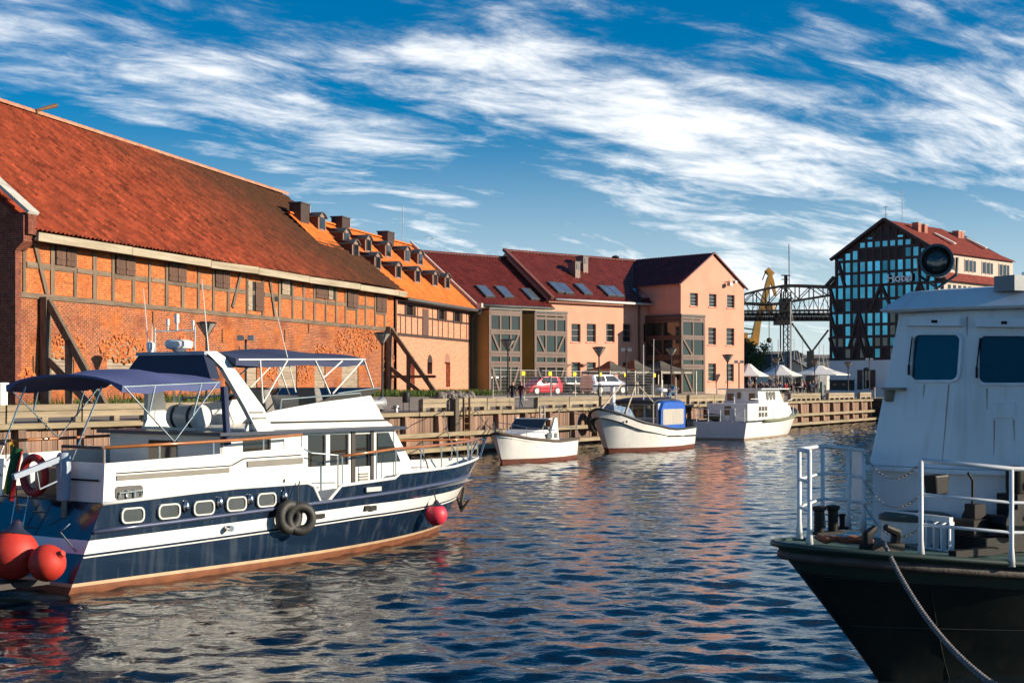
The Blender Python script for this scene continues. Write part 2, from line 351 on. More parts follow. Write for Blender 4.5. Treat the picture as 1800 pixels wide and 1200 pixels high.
# ---- low guard rails on the cap
def qx(px, z=1.87): return Q.hit(px, HORIZON, (0, 0, 0), (0, 1, 0)).x
secs = []
for a, b_, n in ((-12, qx(263), 6), (qx(280), qx(668), 4), (qx(742), qx(789), 1), (qx(804), qx(904), 2), (qx(944), qx(1052), 2), (qx(1056), qx(1206), 3), (qx(1211), qx(1296), 2),
                 (qx(1309), qx(1378), 2), (qx(1389), qx(1442), 1), (qx(1456), qx(1501), 1), (qx(1511), qx(1531), 1)):
    for i in range(n): secs.append((a + (b_ - a) * i / n, a + (b_ - a) * (i + 1) / n - .07))
ordn = 'first second third fourth fifth sixth seventh eighth ninth tenth eleventh twelfth thirteenth fourteenth fifteenth sixteenth seventeenth eighteenth nineteenth twentieth'.split()
vis_secs = [s for s in secs if s[1] > -2]
for k, (a, b_) in enumerate(vis_secs):
    nm = ordn[k] if k < 20 else 'twenty-' + ordn[k - 20]
    o = thing('timber_guard_rail', Q.w(a, .02, 1.872), Q.a, f'low bleached timber guard rail on the quay edge, {nm} section counted from the left', 'guard rail', 'low guard rails along the quay edge')
    L = b_ - a
    MB().box(0, L, -.07, .07, .37, .56).build('rail_plank', wood_r, o); MB().box(0, L, -.065, .075, .165, .35).build('rail_plank', wood_r, o)
    nb = max(2, int(L / 1.15))
    for j in range(nb + 1):
        x = .12 + (L - .24) * j / nb; MB().box(x - .12, x + .12, -.06, .06, 0, .16).build('block', wood_r, o); MB().box(x - .07, x + .07, .08, .2, 0, .52).build('post', wood_r, o)

# ---- quay ladders
rust = mat('rusty_brown_steel', (.10, .055, .03), .8, (.20, .10, .04), 8, metal=.2, bump=.3)
palem = mat('pale_worn_metal', (.5, .48, .43), .6, (.36, .34, .3), 6, metal=.3)
def ladder(px, zt, lab, m, w=.42, post=False):
    x = qx(px); o = thing('quay_ladder', Q.w(x, -.5, 0), Q.a, lab, 'ladder')
    for s in (-1, 1): MB().box(s * w / 2 - .03, s * w / 2 + .03, -.05, .03, -.2, zt).build('stile', m, o)
    z = .15
    while z < zt - .2: MB().tube([(-w / 2, 0, z), (w / 2, 0, z)], .022).build('rung', m, o); z += .29
    if post: MB().box(-w - .32, -w - .02, .06, .36, -.4, 2.42).build('mooring_post', wood_w, o)
ladder(803, 2.45, 'rusty brown ladder beside a dark mooring post on the quay wall', rust, .5, True)
ladder(937, 2.0, 'pale metal ladder hanging on the quay wall below the two walkers', palem)
ladder(1288, 2.5, 'dark steel ladder at the quay below the salmon gable', rust, .5, True)
# kit along the quay edge at the two gaps
# ================================================================== BUILDINGS
def roofmat(name, c1, c2, c3=None, x0=0, w=6, slope=0, tvar=.10):
    m = mat(name, c1, .75, c2, .9, bump=.25, bscale=9, spec=.3)
    t = m.node_tree; b = t.nodes['Principled BSDF']; N = t.nodes.new; L = t.links.new
    src = b.inputs['Base Color'].links[0].from_socket
    tc = N('ShaderNodeTexCoord'); n = N('ShaderNodeTexNoise'); n.inputs['Scale'].default_value = 5; n.inputs['Detail'].default_value = 3; L(tc.outputs['Object'], n.inputs['Vector'])
    mr = N('ShaderNodeMapRange'); mr.inputs[1].default_value = .3; mr.inputs[2].default_value = .7; mr.inputs[3].default_value = .84; mr.inputs[4].default_value = 1.14; L(n.outputs[0], mr.inputs[0])
    sc = N('ShaderNodeVectorMath'); sc.operation = 'SCALE'; at_ = N('ShaderNodeAttribute'); at_.attribute_name = 'tile'; tv = N('ShaderNodeMath'); tv.operation = 'MULTIPLY_ADD'; L(at_.outputs['Fac'], tv.inputs[0]); tv.inputs[1].default_value = tvar; L(mr.outputs[0], tv.inputs[2])
    L(src, sc.inputs[0]); L(tv.outputs[0], sc.inputs['Scale']); out = sc.outputs[0]
    if c3:
        s = N('ShaderNodeSeparateXYZ'); L(tc.outputs['Object'], s.inputs[0])
        n2 = N('ShaderNodeTexNoise'); n2.inputs['Scale'].default_value = .35; n2.inputs['Detail'].default_value = 7; n2.inputs['Roughness'].default_value = .62; L(tc.outputs['Object'], n2.inputs['Vector'])
        a = N('ShaderNodeMath'); a.operation = 'MULTIPLY_ADD'; L(n2.outputs[0], a.inputs[0]); a.inputs[1].default_value = 16; L(s.outputs[0], a.inputs[2])
        a2 = N('ShaderNodeMath'); a2.operation = 'MULTIPLY_ADD'; L(s.outputs[1], a2.inputs[0]); a2.inputs[1].default_value = slope; L(a.outputs[0], a2.inputs[2])
        r = N('ShaderNodeMapRange'); r.inputs[1].default_value = x0; r.inputs[2].default_value = x0 + w; r.inputs[4].default_value = .93; L(a2.outputs[0], r.inputs[0])
        mx = N('ShaderNodeMixRGB'); L(r.outputs[0], mx.inputs[0]); L(out, mx.inputs[1]); mx.inputs[2].default_value = (*c3, 1); out = mx.outputs[0]
        t2 = N('ShaderNodeMath'); t2.operation = 'MULTIPLY_ADD'; L(at_.outputs['Fac'], t2.inputs[0]); t2.inputs[1].default_value = tvar * .8; t2.inputs[2].default_value = 1; s2 = N('ShaderNodeVectorMath'); s2.operation = 'SCALE'; L(out, s2.inputs[0]); L(t2.outputs[0], s2.inputs['Scale']); out = s2.outputs[0]
    L(out, b.inputs['Base Color']); return m
def pantile(A, B, C, D, cw=.24, rl=.34, amp=.035, step=.035, wob=0.):
    """one roof slope of wavy tiles: A-B eaves, D-C ridge"""
    A, B, C, D = [np.array(p, float) for p in (A, B, C, D)]
    nu = max(2, int(np.linalg.norm(B - A) / cw)); nv = max(2, int(np.linalg.norm(D - A) / rl)); K = 5
    us = np.arange(nu * K + 1) / (nu * K); prof = amp * (.5 + .5 * np.sin(2 * np.pi * (us * nu) - .8)) ** 1.3
    n = np.cross(B - A, D - A); n /= np.linalg.norm(n); n = n if n[2] > 0 else -n
    rr = np.random.default_rng(5); P = []; TT = []
    for j in range(nv):
        tile = np.repeat(rr.uniform(-.012, .012, nu), K); tile = np.append(tile, tile[-1]) * (1 if wob else .35); tcol = np.repeat(rr.normal(0, 1, nu), K); tcol = np.append(tcol, tcol[-1])
        for v, up in ((j / nv, step), ((j + 1) / nv - 1e-4, 0.)):
            pos = (A[None] * (1 - us[:, None]) + B[None] * us[:, None]) * (1 - v) + (D[None] * (1 - us[:, None]) + C[None] * us[:, None]) * v
            sagv = wob * (np.sin(us * 9 + v * 3) * .5 + np.sin(us * 23 + v * 7 + 1) * .25)
            P.append(pos + n[None] * (prof + up + tile + sagv)[:, None]); TT.append(tcol)
    V = np.concatenate(P); w = nu * K + 1; nr = nv * 2
    i = (np.arange(w - 1)[None, :] + w * np.arange(nr - 1)[:, None]).reshape(-1)
    m = MB(); m.v = [tuple(p) for p in V.tolist()]; m.f = np.stack([i, i + 1, i + w + 1, i + w], -1).tolist(); m.m = [0] * len(m.f); m.tile = np.concatenate(TT).astype(np.float32); return m
def ridge_tiles(p, q, r=.13, L=.36):
    m = MB(); p, q = Vector(p), Vector(q); n = max(1, int((q - p).length / L)); d = (q - p) / n
    side = d.cross(Vector((0, 0, 1))).normalized()
    for i in range(n):
        a = p + d * i; b = p + d * (i + 1.08)
        m.loft([[c + side * (rr * math.cos(t)) + Vector((0, 0, rr * math.sin(t))) for t in [math.pi * k / 6 for k in range(7)]] for c, rr in ((a, r), (b, r * 1.12))], closed=False)
    return m
def holed(m, x0, x1, z0, z1, holes, y=0, depth=.18, mi=0, mr=None):
    """wall face at y with rectangular openings and reveals (front faces -y)"""
    xs = sorted({x0, x1, *[h[0] for h in holes], *[h[1] for h in holes]}); zs = sorted({z0, z1, *[h[2] for h in holes], *[h[3] for h in holes]})
    xs = [x for x in xs if x0 <= x <= x1]; zs = [z for z in zs if z0 <= z <= z1]
    for i in range(len(xs) - 1):
        for j in range(len(zs) - 1):
            cx, cz = (xs[i] + xs[i + 1]) / 2, (zs[j] + zs[j + 1]) / 2
            if any(h[0] < cx < h[1] and h[2] < cz < h[3] for h in holes): continue
            m.add([(xs[i], y, zs[j]), (xs[i + 1], y, zs[j]), (xs[i + 1], y, zs[j + 1]), (xs[i], y, zs[j + 1])], [(0, 1, 2, 3)], mi)
    k = mi if mr is None else mr
    for (a, b, c, d) in holes:
        m.add([(a, y, c), (b, y, c), (b, y, d), (a, y, d), (a, y + depth, c), (b, y + depth, c), (b, y + depth, d), (a, y + depth, d)], [(0, 4, 5, 1), (1, 5, 6, 2), (2, 6, 7, 3), (3, 7, 4, 0)], k)
    return m
def window(par, x0, x1, z0, z1, y, gm, fm, nx=1, nz=3, fw=.05, sill=None, curtain=None):
    """a window set back at y: pane, frame with bars, sill"""
    w = MB().box(x0, x1, y, y + .03, z0, z1).build('window', gm, par)
    f = MB(); d = y - .035
    f.box(x0, x0 + fw, d, y - .002, z0, z1); f.box(x1 - fw, x1, d, y - .002, z0, z1); f.box(x0 + fw, x1 - fw, d, y - .002, z0, z0 + fw); f.box(x0 + fw, x1 - fw, d, y - .002, z1 - fw, z1)
    for i in range(1, nx): x = x0 + (x1 - x0) * i / nx; f.box(x - fw * .4, x + fw * .4, d + .006, y - .002, z0 + fw, z1 - fw)
    for j in range(1, nz): z = z0 + (z1 - z0) * j / nz; f.box(x0 + fw, x1 - fw, d + .010, y - .004, z - fw * .3, z + fw * .3)
    f.build('frame', fm, w)
    if sill: MB().box(x0 - .08, x1 + .08, -.07 + sill[1], y - .04, z0 - .07, z0 - .004).build('sill', sill[0], w)
    return w
def rect(F, a, b, y=0):
    p, q = F.at(*a, y), F.at(*b, y); return min(p.x, q.x), max(p.x, q.x), min(p.z, q.z), max(p.z, q.z)
Z2 = lambda x, y: (x / 4, 380 + y / 4)
Z3 = lambda x, y: (400 + x / 4, 380 + y / 4)
Z8 = lambda x, y: (800 + x / 4, 400 + y / 4)
ZB = lambda x, y: (450 + x / 4, 330 + y / 4)
ZC = lambda x, y: (1150 + x / 4, 400 + y / 4)
darkglass = glass('dark_window_glass', (.015, .02, .022), .03, .02)

# ------------------------------------------------------------------ old brick warehouse
W = Fr(-17.3, 52, 72.46, 2.3)
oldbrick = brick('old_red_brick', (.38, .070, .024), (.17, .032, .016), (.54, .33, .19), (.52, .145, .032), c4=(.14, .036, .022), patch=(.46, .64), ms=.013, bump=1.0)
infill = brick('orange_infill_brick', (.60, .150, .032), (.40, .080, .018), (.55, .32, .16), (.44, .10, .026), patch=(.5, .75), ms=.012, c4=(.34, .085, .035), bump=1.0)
endbrick = brick('shaded_gable_brick', (.26, .06, .032), (.17, .040, .025), (.20, .13, .10), (.14, .04, .03))  # the end wall's shade is put into this darker brick colour
oak = mat('grey_weathered_oak', (.20, .145, .10), .85, (.10, .07, .048), 2.2, aniso=(5, 5, .6), bump=.5, bscale=8, rnd=.22)
oakh = mat('grey_weathered_oak_rail', (.20, .145, .10), .85, (.10, .07, .048), 2.2, aniso=(.6, 5, 5), bump=.5, bscale=8, rnd=.22)
shut = mat('brown_shutter_boards', (.13, .065, .042), .8, (.075, .040, .03), 3, aniso=(7, 5, .6), bump=.4, rnd=.25)
board = mat('silvered_boards', (.36, .29, .215), .85, (.24, .18, .13), 2, aniso=(.8, 4, 6), bump=.4, rnd=.15)
fascia = mat('bleached_fascia_board', (.43, .37, .28), .8, (.27, .22, .15), 1.1, aniso=(.35, 3, 5), bump=.4, bscale=9, streak=.25, dirt_or_sheen=(.17, .17, .04))
clay = roofmat('old_clay_pantile', (.33, .066, .027), (.25, .048, .021), (.085, .040, .019), 24, 15, .6, .13)
LW = W.at(692, 560).x; zs_ = W.at(230, 534).z; ze = 6.25; RY = 7.0
o = W.thing('brick_warehouse', 'long old red brick warehouse with timber framed upper storey and sagging clay tile roof', 'warehouse')
holes = [rect(W, (434, 632), (452, 690)), rect(W, (489, 630), (522, 690)), rect(W, (553, 634), (572, 690)), rect(W, (601, 632), (630, 690)), rect(W, (188, 628), (242, 678)), rect(W, (90, 628), (130, 678))]
holes = [(a, b, max(c, .15), d) for a, b, c, d in holes]
m = MB(); holed(m, 0, LW, -.6, zs_, holes, 0, .12); m.add([(LW, 0, -.6), (LW, 14, -.6), (LW, 14, 6.3), (LW, 7, 11.6), (LW, 0, 6.3)], [(0, 1, 2, 3, 4)])
m.add([(0, 14, -.6), (LW, 14, -.6), (LW, 14, 6.3), (0, 14, 6.3)], [(0, 1, 2, 3)]); m.build('brick_wall', oldbrick, o, fix=False)
MB().box(.02, LW - .01, .003, .2, zs_, ze + .3).build('infill_wall', infill, o)
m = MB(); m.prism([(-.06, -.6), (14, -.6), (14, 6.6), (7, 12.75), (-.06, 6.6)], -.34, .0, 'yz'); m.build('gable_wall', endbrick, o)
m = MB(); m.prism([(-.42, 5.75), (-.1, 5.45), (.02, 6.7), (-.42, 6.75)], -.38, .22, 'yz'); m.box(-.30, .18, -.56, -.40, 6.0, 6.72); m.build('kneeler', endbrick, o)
copm = mat('pale_coping', (.55, .52, .47), .8, (.36, .34, .3), 2, bump=.3)
n = 12
for i in range(n):
    a = Vector((-.08, -.62 + 7.6 * i / n, 6.74 + 6.15 * i / n)); b = Vector((-.08, -.62 + 7.6 * (i + .97) / n, 6.74 + 6.15 * (i + .97) / n))
    MB().beam(a, b, .62, .11).build('coping_slab', copm, o)
for i, h in enumerate(holes):
    a, b, c, d = h; nb = 5 if i < 4 else 7
    for j in range(nb):
        z0 = c + (d - c) * j / nb; x = MB().box(a + .01, b - .01, .05, .09, z0 + .006, c + (d - c) * (j + 1) / nb - .006).build('board', board, o)
    if i > 3:                          # arched head
        cx, hw = (a + b) / 2, (b - a) / 2; mA = MB(); rad = hw * 1.02
        arc = [(cx + rad * math.cos(t), d + .62 * hw * math.sin(t)) for t in [math.pi * k / 10 for k in range(11)]]
        MB().prism(arc, -.012, .02, 'xz').build('arch_boards', board, o)
        for k in range(15):
            t = math.pi * (k + .5) / 15; cc, ss = math.cos(t), math.sin(t)
            p = Vector((cx + (rad + .02) * cc, -.015, d + .62 * (hw + .02) * ss)); q = Vector((cx + (rad + .27) * cc, -.015, d + (.62 * hw + .25) * ss))
            mA.beam(p, q, .06 + .03 * rad / hw * .5, .07, up=(0, 1, 0))
        mA.build('brick_arch', infill, o)
# spalled brickwork: loose brick ends standing proud in patches
rb = np.random.default_rng(21)
def spall(px0, px1, py0, py1, n):
    m = MB(); c = ((px0 + px1) / 2, (py0 + py1) / 2)
    for _ in range(n):
        u, v = rb.uniform(-1, 1, 2)
        if u * u + v * v > rb.uniform(.55, 1.1): continue
        p = W.at(c[0] + u * (px1 - px0) / 2, c[1] + v * (py1 - py0) / 2); w_, h_ = rb.uniform(.06, .14), rb.uniform(.03, .05); d = rb.uniform(.01, .07); z = round(p.z / .075) * .075
        m.box(p.x - w_, p.x + w_, -d, .0, z - h_, z + h_)
    return m.build('spalled_brickwork', infill, o)
for q in ((588, 668, 573, 624, 520), (540, 600, 606, 640, 160), (84, 150, 588, 632, 220), (170, 262, 590, 640, 320), (455, 492, 622, 668, 160), (672, 694, 600, 690, 160), (30, 60, 640, 690, 90), (300, 350, 590, 630, 120), (520, 556, 628, 676, 120)): spall(*q)
# timber frame
def tz(F, pts): return [F.at(*p).x for p in pts]
posts = tz(W, [Z2(x, 450) for x in (170, 365, 527, 662, 790, 932, 1050, 1167, 1285, 1395, 1495, 1600, 1733)]) + tz(W, [Z3(x, 620) for x in (247, 360, 455, 535, 610, 690, 760, 830, 905, 970, 1035, 1105)])
zm = W.at(*Z2(600, 390)).z
for x in posts:
    w = random.uniform(.08, .13); x += random.uniform(-.04, .04); MB().hexa([(x - w, -.045, zs_), (x + w * .9, -.045, zs_), (x + w * .9, .0, zs_), (x - w, .0, zs_)], [(x - w * .9, -.04, ze + .1), (x + w, -.04, ze + .1), (x + w, .0, ze + .1), (x - w * .9, .0, ze + .1)]).build('timber_post', oak, o)
MB().box(.0, LW, -.06, .0, zs_ - .14, zs_ + .05).build('timber_sill', oakh, o)
allx = posts + [LW]
for a, b in zip(posts[:-1], posts[1:]):
    MB().box(a + .13, b - .13, -.035, .0, zm - .09 + random.uniform(-.04, .04), zm + .1).build('timber_rail', oakh, o)
for p, q in ((Z2(225, 140), Z2(325, 550)), (Z2(1695, 380), Z2(1630, 640)), (Z3(285, 395), Z3(330, 700))):
    a, b = W.at(*p), W.at(*q); MB().beam((a.x, -.045, a.z), (b.x, -.045, b.z), .2, .05, up=(0, 1, 0)).build('timber_brace', oak, o)
def shutter(a, b, c, d, y=-.065, opened=0):
    s = MB(); nb = max(2, round((b - a) / .24)); 
    for k in range(nb): s.box(a + (b - a) * k / nb + .006, a + (b - a) * (k + 1) / nb - .006, y - .03, y, c, d)
    s.box(a + .03, b - .03, y - .055, y - .03, c + .2, c + .27); s.box(a + .03, b - .03, y - .055, y - .03, d - .3, d - .23)
    return s.build('shutter', shut, o)
for (za, xa, xb, ya, yb) in ((Z2, 383, 520, 172, 372), (Z2, 805, 940, 242, 432), (Z2, 1177, 1300, 297, 470), (Z2, 1505, 1605, 342, 508), (Z3, 835, 910, 490, 630), (Z3, 1040, 1110, 530, 656)):
    a, b, c, d = rect(W, za(xa, (ya + yb) / 2 - 90), za(xb, (ya + yb) / 2 + 85)); d = min(d, ze - .02); mid = (a + b) / 2
    MB().box(a - .05, b + .05, -.05, -.005, c - .14, c - .03).build('shutter_sill', oakh, o)
    shutter(a, mid - .02, c, d); shutter(mid + .02, b, c, d)
for (xa, xb, ya, yb, sl) in ((135, 247, 440, 682, ((.0, .26, board), (.47, 1., shut))), (375, 450, 415, 565, ((0, .72, board),)), (615, 757, 450, 598, ((0, .56, shut), (.6, .83, board)))):
    a, b, c, d = rect(W, Z3(xa, (ya + yb) / 2 - (yb - ya) * .45), Z3(xb, (ya + yb) / 2 + (yb - ya) * .45)); d = min(d, ze - .02)
    MB().box(a, b, -.03, .0, c, d).build('dark_opening', dark, o)
    for (f0, f1, mm) in sl: s_ = shutter(a + (b - a) * f0, a + (b - a) * f1, c, d, -.05); s_.data.materials[0] = mm
a, b, c, d = rect(W, Z3(325, 562), Z3(355, 600)); MB().box(a, b, -.035, 0, c, d).build('dark_opening', dark, o)
for px, py in ((58, 640), (390, 590), (542, 575), (640, 588), (500, 590), (420, 620), (268, 560)):
    p = W.at(px, py); MB().box(p.x - .025, p.x + .025, -.04, 0, p.z - .3, p.z + .3).build('iron_tie', rust, o)
# roof
zl, zr = 12.72, 11.95
roof = pantile((-.02, -.5, 6.1), (LW + .3, -.5, 6.1), (LW + .3, RY, zr), (-.02, RY, zl), .27, .40, .085, .065, wob=.09).build('roof', clay, o, smooth=35, fix=False)
MB().add([(0, 14.5, 6.0), (LW + .3, 14.5, 6.0), (LW + .3, RY, zr - .05), (0, RY, zl - .05)], [(0, 1, 2, 3)]).add([(0, -.45, 5.93), (LW + .25, -.45, 5.93), (LW + .25, RY, zr - .3), (0, RY, zl - .3)], [(0, 1, 2, 3)]).build('roof_lining', oak, o, fix=False)
palecl = mat('pale_mortared_ridge', (.50, .25, .15), .85, (.36, .14, .08), 3, bump=.4)
ridge_tiles((-.2, RY, zl + .02), (LW + .3, RY, zr + .02), .19, .42).build('ridge_tiles', palecl, roof, smooth=40, fix=False)
x = .15
while x < LW + .25:                    # warped fascia lengths
    L = min(random.uniform(4, 6.5), LW + .45 - x); dz = random.uniform(-.03, .03)
    MB().hexa([(x, -.66, 5.80 + dz), (x + L - .03, -.66, 5.80 - dz), (x + L - .03, -.56, 5.80 - dz), (x, -.56, 5.80 + dz)], [(x, -.68, 6.10 + dz), (x + L - .03, -.68, 6.10 - dz), (x + L - .03, -.56, 6.10 - dz), (x, -.56, 6.10 + dz)]).build('fascia_board', fascia, o); x += L
MB().box(.1, LW + .3, -.56, .0, 5.84, 5.90).build('soffit', oakh, o)
p = W.hit(55, 198, (0, RY, 0), (0, 1, 0)); q = W.hit(92, 188, (0, RY, 0), (0, 1, 0))
MB().tube([(p.x, RY - .3, p.z - .3), (p.x + .1, RY - .2, p.z + .1), (q.x, RY - .2, q.z + .05)], [.05, .06, .1]).build('bent_pole', rust, o)
# raking shores
def shore(px, foot, H, lab, extra):
    x = W.at(px, 600, -.2).x; s = thing('raking_shore', W.w(x, 0, 0), W.a, lab, 'timber prop', 'timber props shoring the warehouse wall')
    MB().box(-.16, .16, -.34, -.08, -.3, H).build('wall_post', oak, s)
    MB().beam((0, -.3, H - .15), (0, -foot, -.1), .24, .2, up=(1, 0, 0)).build('raker', oak, s)
    f = .5; MB().box(-.1, .1, -.3 - foot * f * .72, -.3 - foot * f * .72 + .2, -.2, H * (1 - f * .80)).build('strut', oak, s)
    MB().beam((0, -.3, H * .42), (0, -foot * .8, -.1), .2, .18, up=(1, 0, 0)).build('lower_raker', oak, s)
    if extra: MB().beam((0, -.3, H * .3), (0, -foot * .92, H * .3), .16, .16, up=(1, 0, 0)).build('tie', oak, s)
shore(80, 2.7, W.at(80, 522, -.2).z, 'grey timber raking shore against the brick wall at the left end of the warehouse', False)
shore(684, 3.3, W.at(684, 574, -.2).z, 'dark timber raking shore at the right corner of the warehouse', True)

# ------------------------------------------------------------------ orange roofed brick house with dormers
O = Fr(-6.55, 86.3, 74.0, 2.35)
LO = O.at(826, 560).x; zeO = O.at(760, 535).z; zsO = O.at(760, 593).z
pinkbrick = brick('salmon_brick', (.60, .24, .14), (.50, .18, .10), (.58, .36, .25), (.56, .24, .15), patch=(.5, .9), bump=.3)
brown = mat('dark_brown_timber', (.055, .030, .022), .6, (.035, .02, .016), 3)
orange = roofmat('bright_orange_tile', (.66, .175, .030), (.58, .14, .025))
lead = mat('lead_sheet', (.085, .085, .088), .6, (.05, .052, .055), 4)
whitetrim = mat('white_trim', (.70, .68, .63), .5)
o = O.thing('dormered_brick_house', 'salmon brick house with bright orange roof and two rows of dormers', 'house')
wins = [rect(O, Z3(a, (c + d) / 2 - 45), Z3(b, (c + d) / 2 + 45)) for a, b, c, d in ((1258, 1306, 615, 712), (1485, 1526, 650, 742), (1595, 1637, 668, 757))]
low = [rect(O, Z3(a, 1025), Z3(b, 1200)) for a, b in ((1282, 1316), (1405, 1440), (1526, 1566))]
low = [(a, b, max(c, .3), d) for a, b, c, d in low]; low[1] = (low[1][0], low[1][1], low[1][2] + .8, low[1][3])
m = MB(); holed(m, -.5, LO, -.6, zeO, wins + low, 0, .34); m.add([(LO, 0, -.6), (LO, 8.6, -.6), (LO, 8.6, zeO), (LO, 4.3, zeO + 4.3), (LO, 0, zeO)], [(0, 1, 2, 3, 4)])
m.add([(-.5, 8.6, -.6), (LO, 8.6, -.6), (LO, 8.6, zeO), (-.5, 8.6, zeO)], [(0, 1, 2, 3)]); m.build('wall', pinkbrick, o, fix=False)
for a, b, c, d in wins:
    window(o, a, b, c, d, .10, darkglass, brown, 2, 1)
    for xx in (a - .34, b + .04): MB().box(xx, xx + .3, -.05, -.004, c, d).build('shutter', brown, o)
for i, (a, b, c, d) in enumerate(low):
    MB().box(a, b, .28, .33, c, d).build('blind_window', pinkbrick if i != 1 else darkglass, o)
    arc = [((a + b) / 2 + (b - a) / 2 * math.cos(t), d + (b - a) / 2 * math.sin(t)) for t in [math.pi * k / 8 for k in range(9)]]
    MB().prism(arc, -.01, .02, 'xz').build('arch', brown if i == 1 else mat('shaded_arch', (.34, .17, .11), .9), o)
a, b, c, d = rect(O, Z3(1370, 690), Z3(1410, 800)); MB().box(a, b, -.04, 0, zsO + .1, zeO - .35).build('loading_door', mat('brown_door', (.12, .06, .045), .6, (.09, .045, .035), 3), o)
for zx in (1180, 1215, 1250, 1293, 1335, 1370, 1410, 1440, 1480, 1510, 1550, 1590, 1636, 1680):
    x = O.at(*Z3(zx, 800)).x; MB().box(x - .05, x + .05, -.025, 0, zsO, zeO - .05 if zx in (1180, 1335, 1440, 1680) else zsO + 1.15).build('timber_post', brown, o)
for z, h in ((zsO, .09), (zsO + 1.15, .06), (zeO - .12, .1)): MB().box(-.4, LO, -.03, -.003, z - h, z + h).build('timber_rail', brown, o)
OR = ((-.4, -.45, zeO + .05), (LO + .35, -.45, zeO + .05), (LO + .35, 4.3, zeO + 4.45), (-6.5, 4.3, zeO + 4.45))
OR = ((-6.0, -.45, zeO + .05), OR[1], OR[2], (-6.0, 4.3, zeO + 4.45))
roof = pantile(*OR, .23, .34, .022, .02).build('roof', orange, o, smooth=35, fix=False)
MB().add([(-6, 9, zeO), (LO + .3, 9, zeO), (LO + .3, 4.3, zeO + 4.4), (-6, 4.3, zeO + 4.4)], [(0, 1, 2, 3)]).build('rear_roof', orange, o, fix=False)
ridge_tiles((-6, 4.3, zeO + 4.48), (LO + .3, 4.3, zeO + 4.48), .12).build('ridge_tiles', orange, roof, smooth=40, fix=False)
MB().beam((LO + .45, -.6, zeO + .05), (LO + .45, 4.35, zeO + 4.62), .28, .42, up=(1, 0, 0)).build('verge_parapet', mat('grey_verge', (.32, .29, .27), .7), o)
MB().beam((LO + .29, -.62, zeO + .22), (LO + .29, 4.35, zeO + 4.80), .08, .16, up=(1, 0, 0)).build('verge_trim', whitetrim, o)
MB().box(LO + .2, LO + .6, -.75, -.45, zeO - .25, zeO + .5).build('verge_block', copm, o)
MB().tube([(-.3, -.58, zeO - .02), (LO + .2, -.58, zeO - .02)], .11, 8).build('gutter', lead, o, smooth=True)
MB().tube([(LO + .1, -.5, zeO - .1), (LO + .1, -.15, zeO - .6), (LO + .1, -.15, -.4)], .06, 8).build('downpipe', lead, o, smooth=True)
N_ = Vector((0, -4.4, 4.75)).normalized(); P_ = Vector((0, -.45, zeO + .05))
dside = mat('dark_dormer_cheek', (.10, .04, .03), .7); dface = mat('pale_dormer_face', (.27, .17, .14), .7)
def dormer(px, py, w=1.0, h=.78):
    b = O.hit(px, py, P_, Vector((0, -4.4, 4.75)).normalized() if 0 else Vector((0, -N_.z, N_.y)) if 0 else (0, -4.4, 4.75))
    x, y, z = b; d = h + .45
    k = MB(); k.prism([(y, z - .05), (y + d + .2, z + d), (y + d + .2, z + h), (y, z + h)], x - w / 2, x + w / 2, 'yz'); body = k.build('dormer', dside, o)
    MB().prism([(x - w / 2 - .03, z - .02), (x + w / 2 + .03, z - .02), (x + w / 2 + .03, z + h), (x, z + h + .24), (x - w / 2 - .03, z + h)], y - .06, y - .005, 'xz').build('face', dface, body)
    MB().box(x - w * .27, x + w * .27, y - .10, y - .062, z + .1, z + h - .05).build('pane', darkglass, body)
    for s in (-1, 1): MB().box(x + s * w * .33 - .05, x + s * w * .33 + .05, y - .09, y - .064, z + .05, z + h).build('jamb', brown, body)
    rr = MB()
    prof = [(x - w / 2 - .1, z + h - .02), (x - w * .3, z + h + .18), (x, z + h + .27), (x + w * .3, z + h + .18), (x + w / 2 + .1, z + h - .02)]
    rr.loft([[(p[0], yy, p[1] + dz) for p in prof + [(q[0] * .96 + x * .04, q[1] - .07) for q in prof[::-1]]] for yy, dz in ((y - .16, 0), (y + d + .55, 0))]); rr.build('dormer_roof', lead, body)
skyglass = mat('sky_reflecting_glass', (.55, .62, .68), .06, (.4, .46, .5), 1, metal=.85)
for p in ((458, 300), (630, 408), (785, 452), (925, 490), (1058, 522), (1150, 545), (695, 490), (850, 575), (995, 638), (1130, 668), (1255, 692), (1340, 710)): dormer(*ZB(*p))
for (a, b, c, d) in ((205, 340, 112, 215), (480, 625, 210, 285), (810, 940, 312, 380)):
    p, q = O.hit(*ZB(a, d), (0, 4.1, 0), (0, 1, 0)), O.hit(*ZB(b, c), (0, 4.1, 0), (0, 1, 0))
    v = MB().box(q.x - 1.15, q.x, 3.8, 4.5, p.z - .4, q.z - .1).build('roof_vent', brown, o); MB().box(q.x - 1.2, q.x + .06, 3.74, 4.56, q.z - .1, q.z - .03).build('cap', lead, v)
    MB().box(q.x - .001, q.x + .03, 3.75, 4.5, q.z - .55, q.z - .05).build('grille', whitetrim, v)
p = O.hit(707, 432, (0, 4.3, 0), (0, 1, 0)); MB().tube([(p.x, 4.3, p.z - .3), (p.x + .15, 4.3, p.z + 2.7)], .025, 5).build('aerial', greymetal, o)

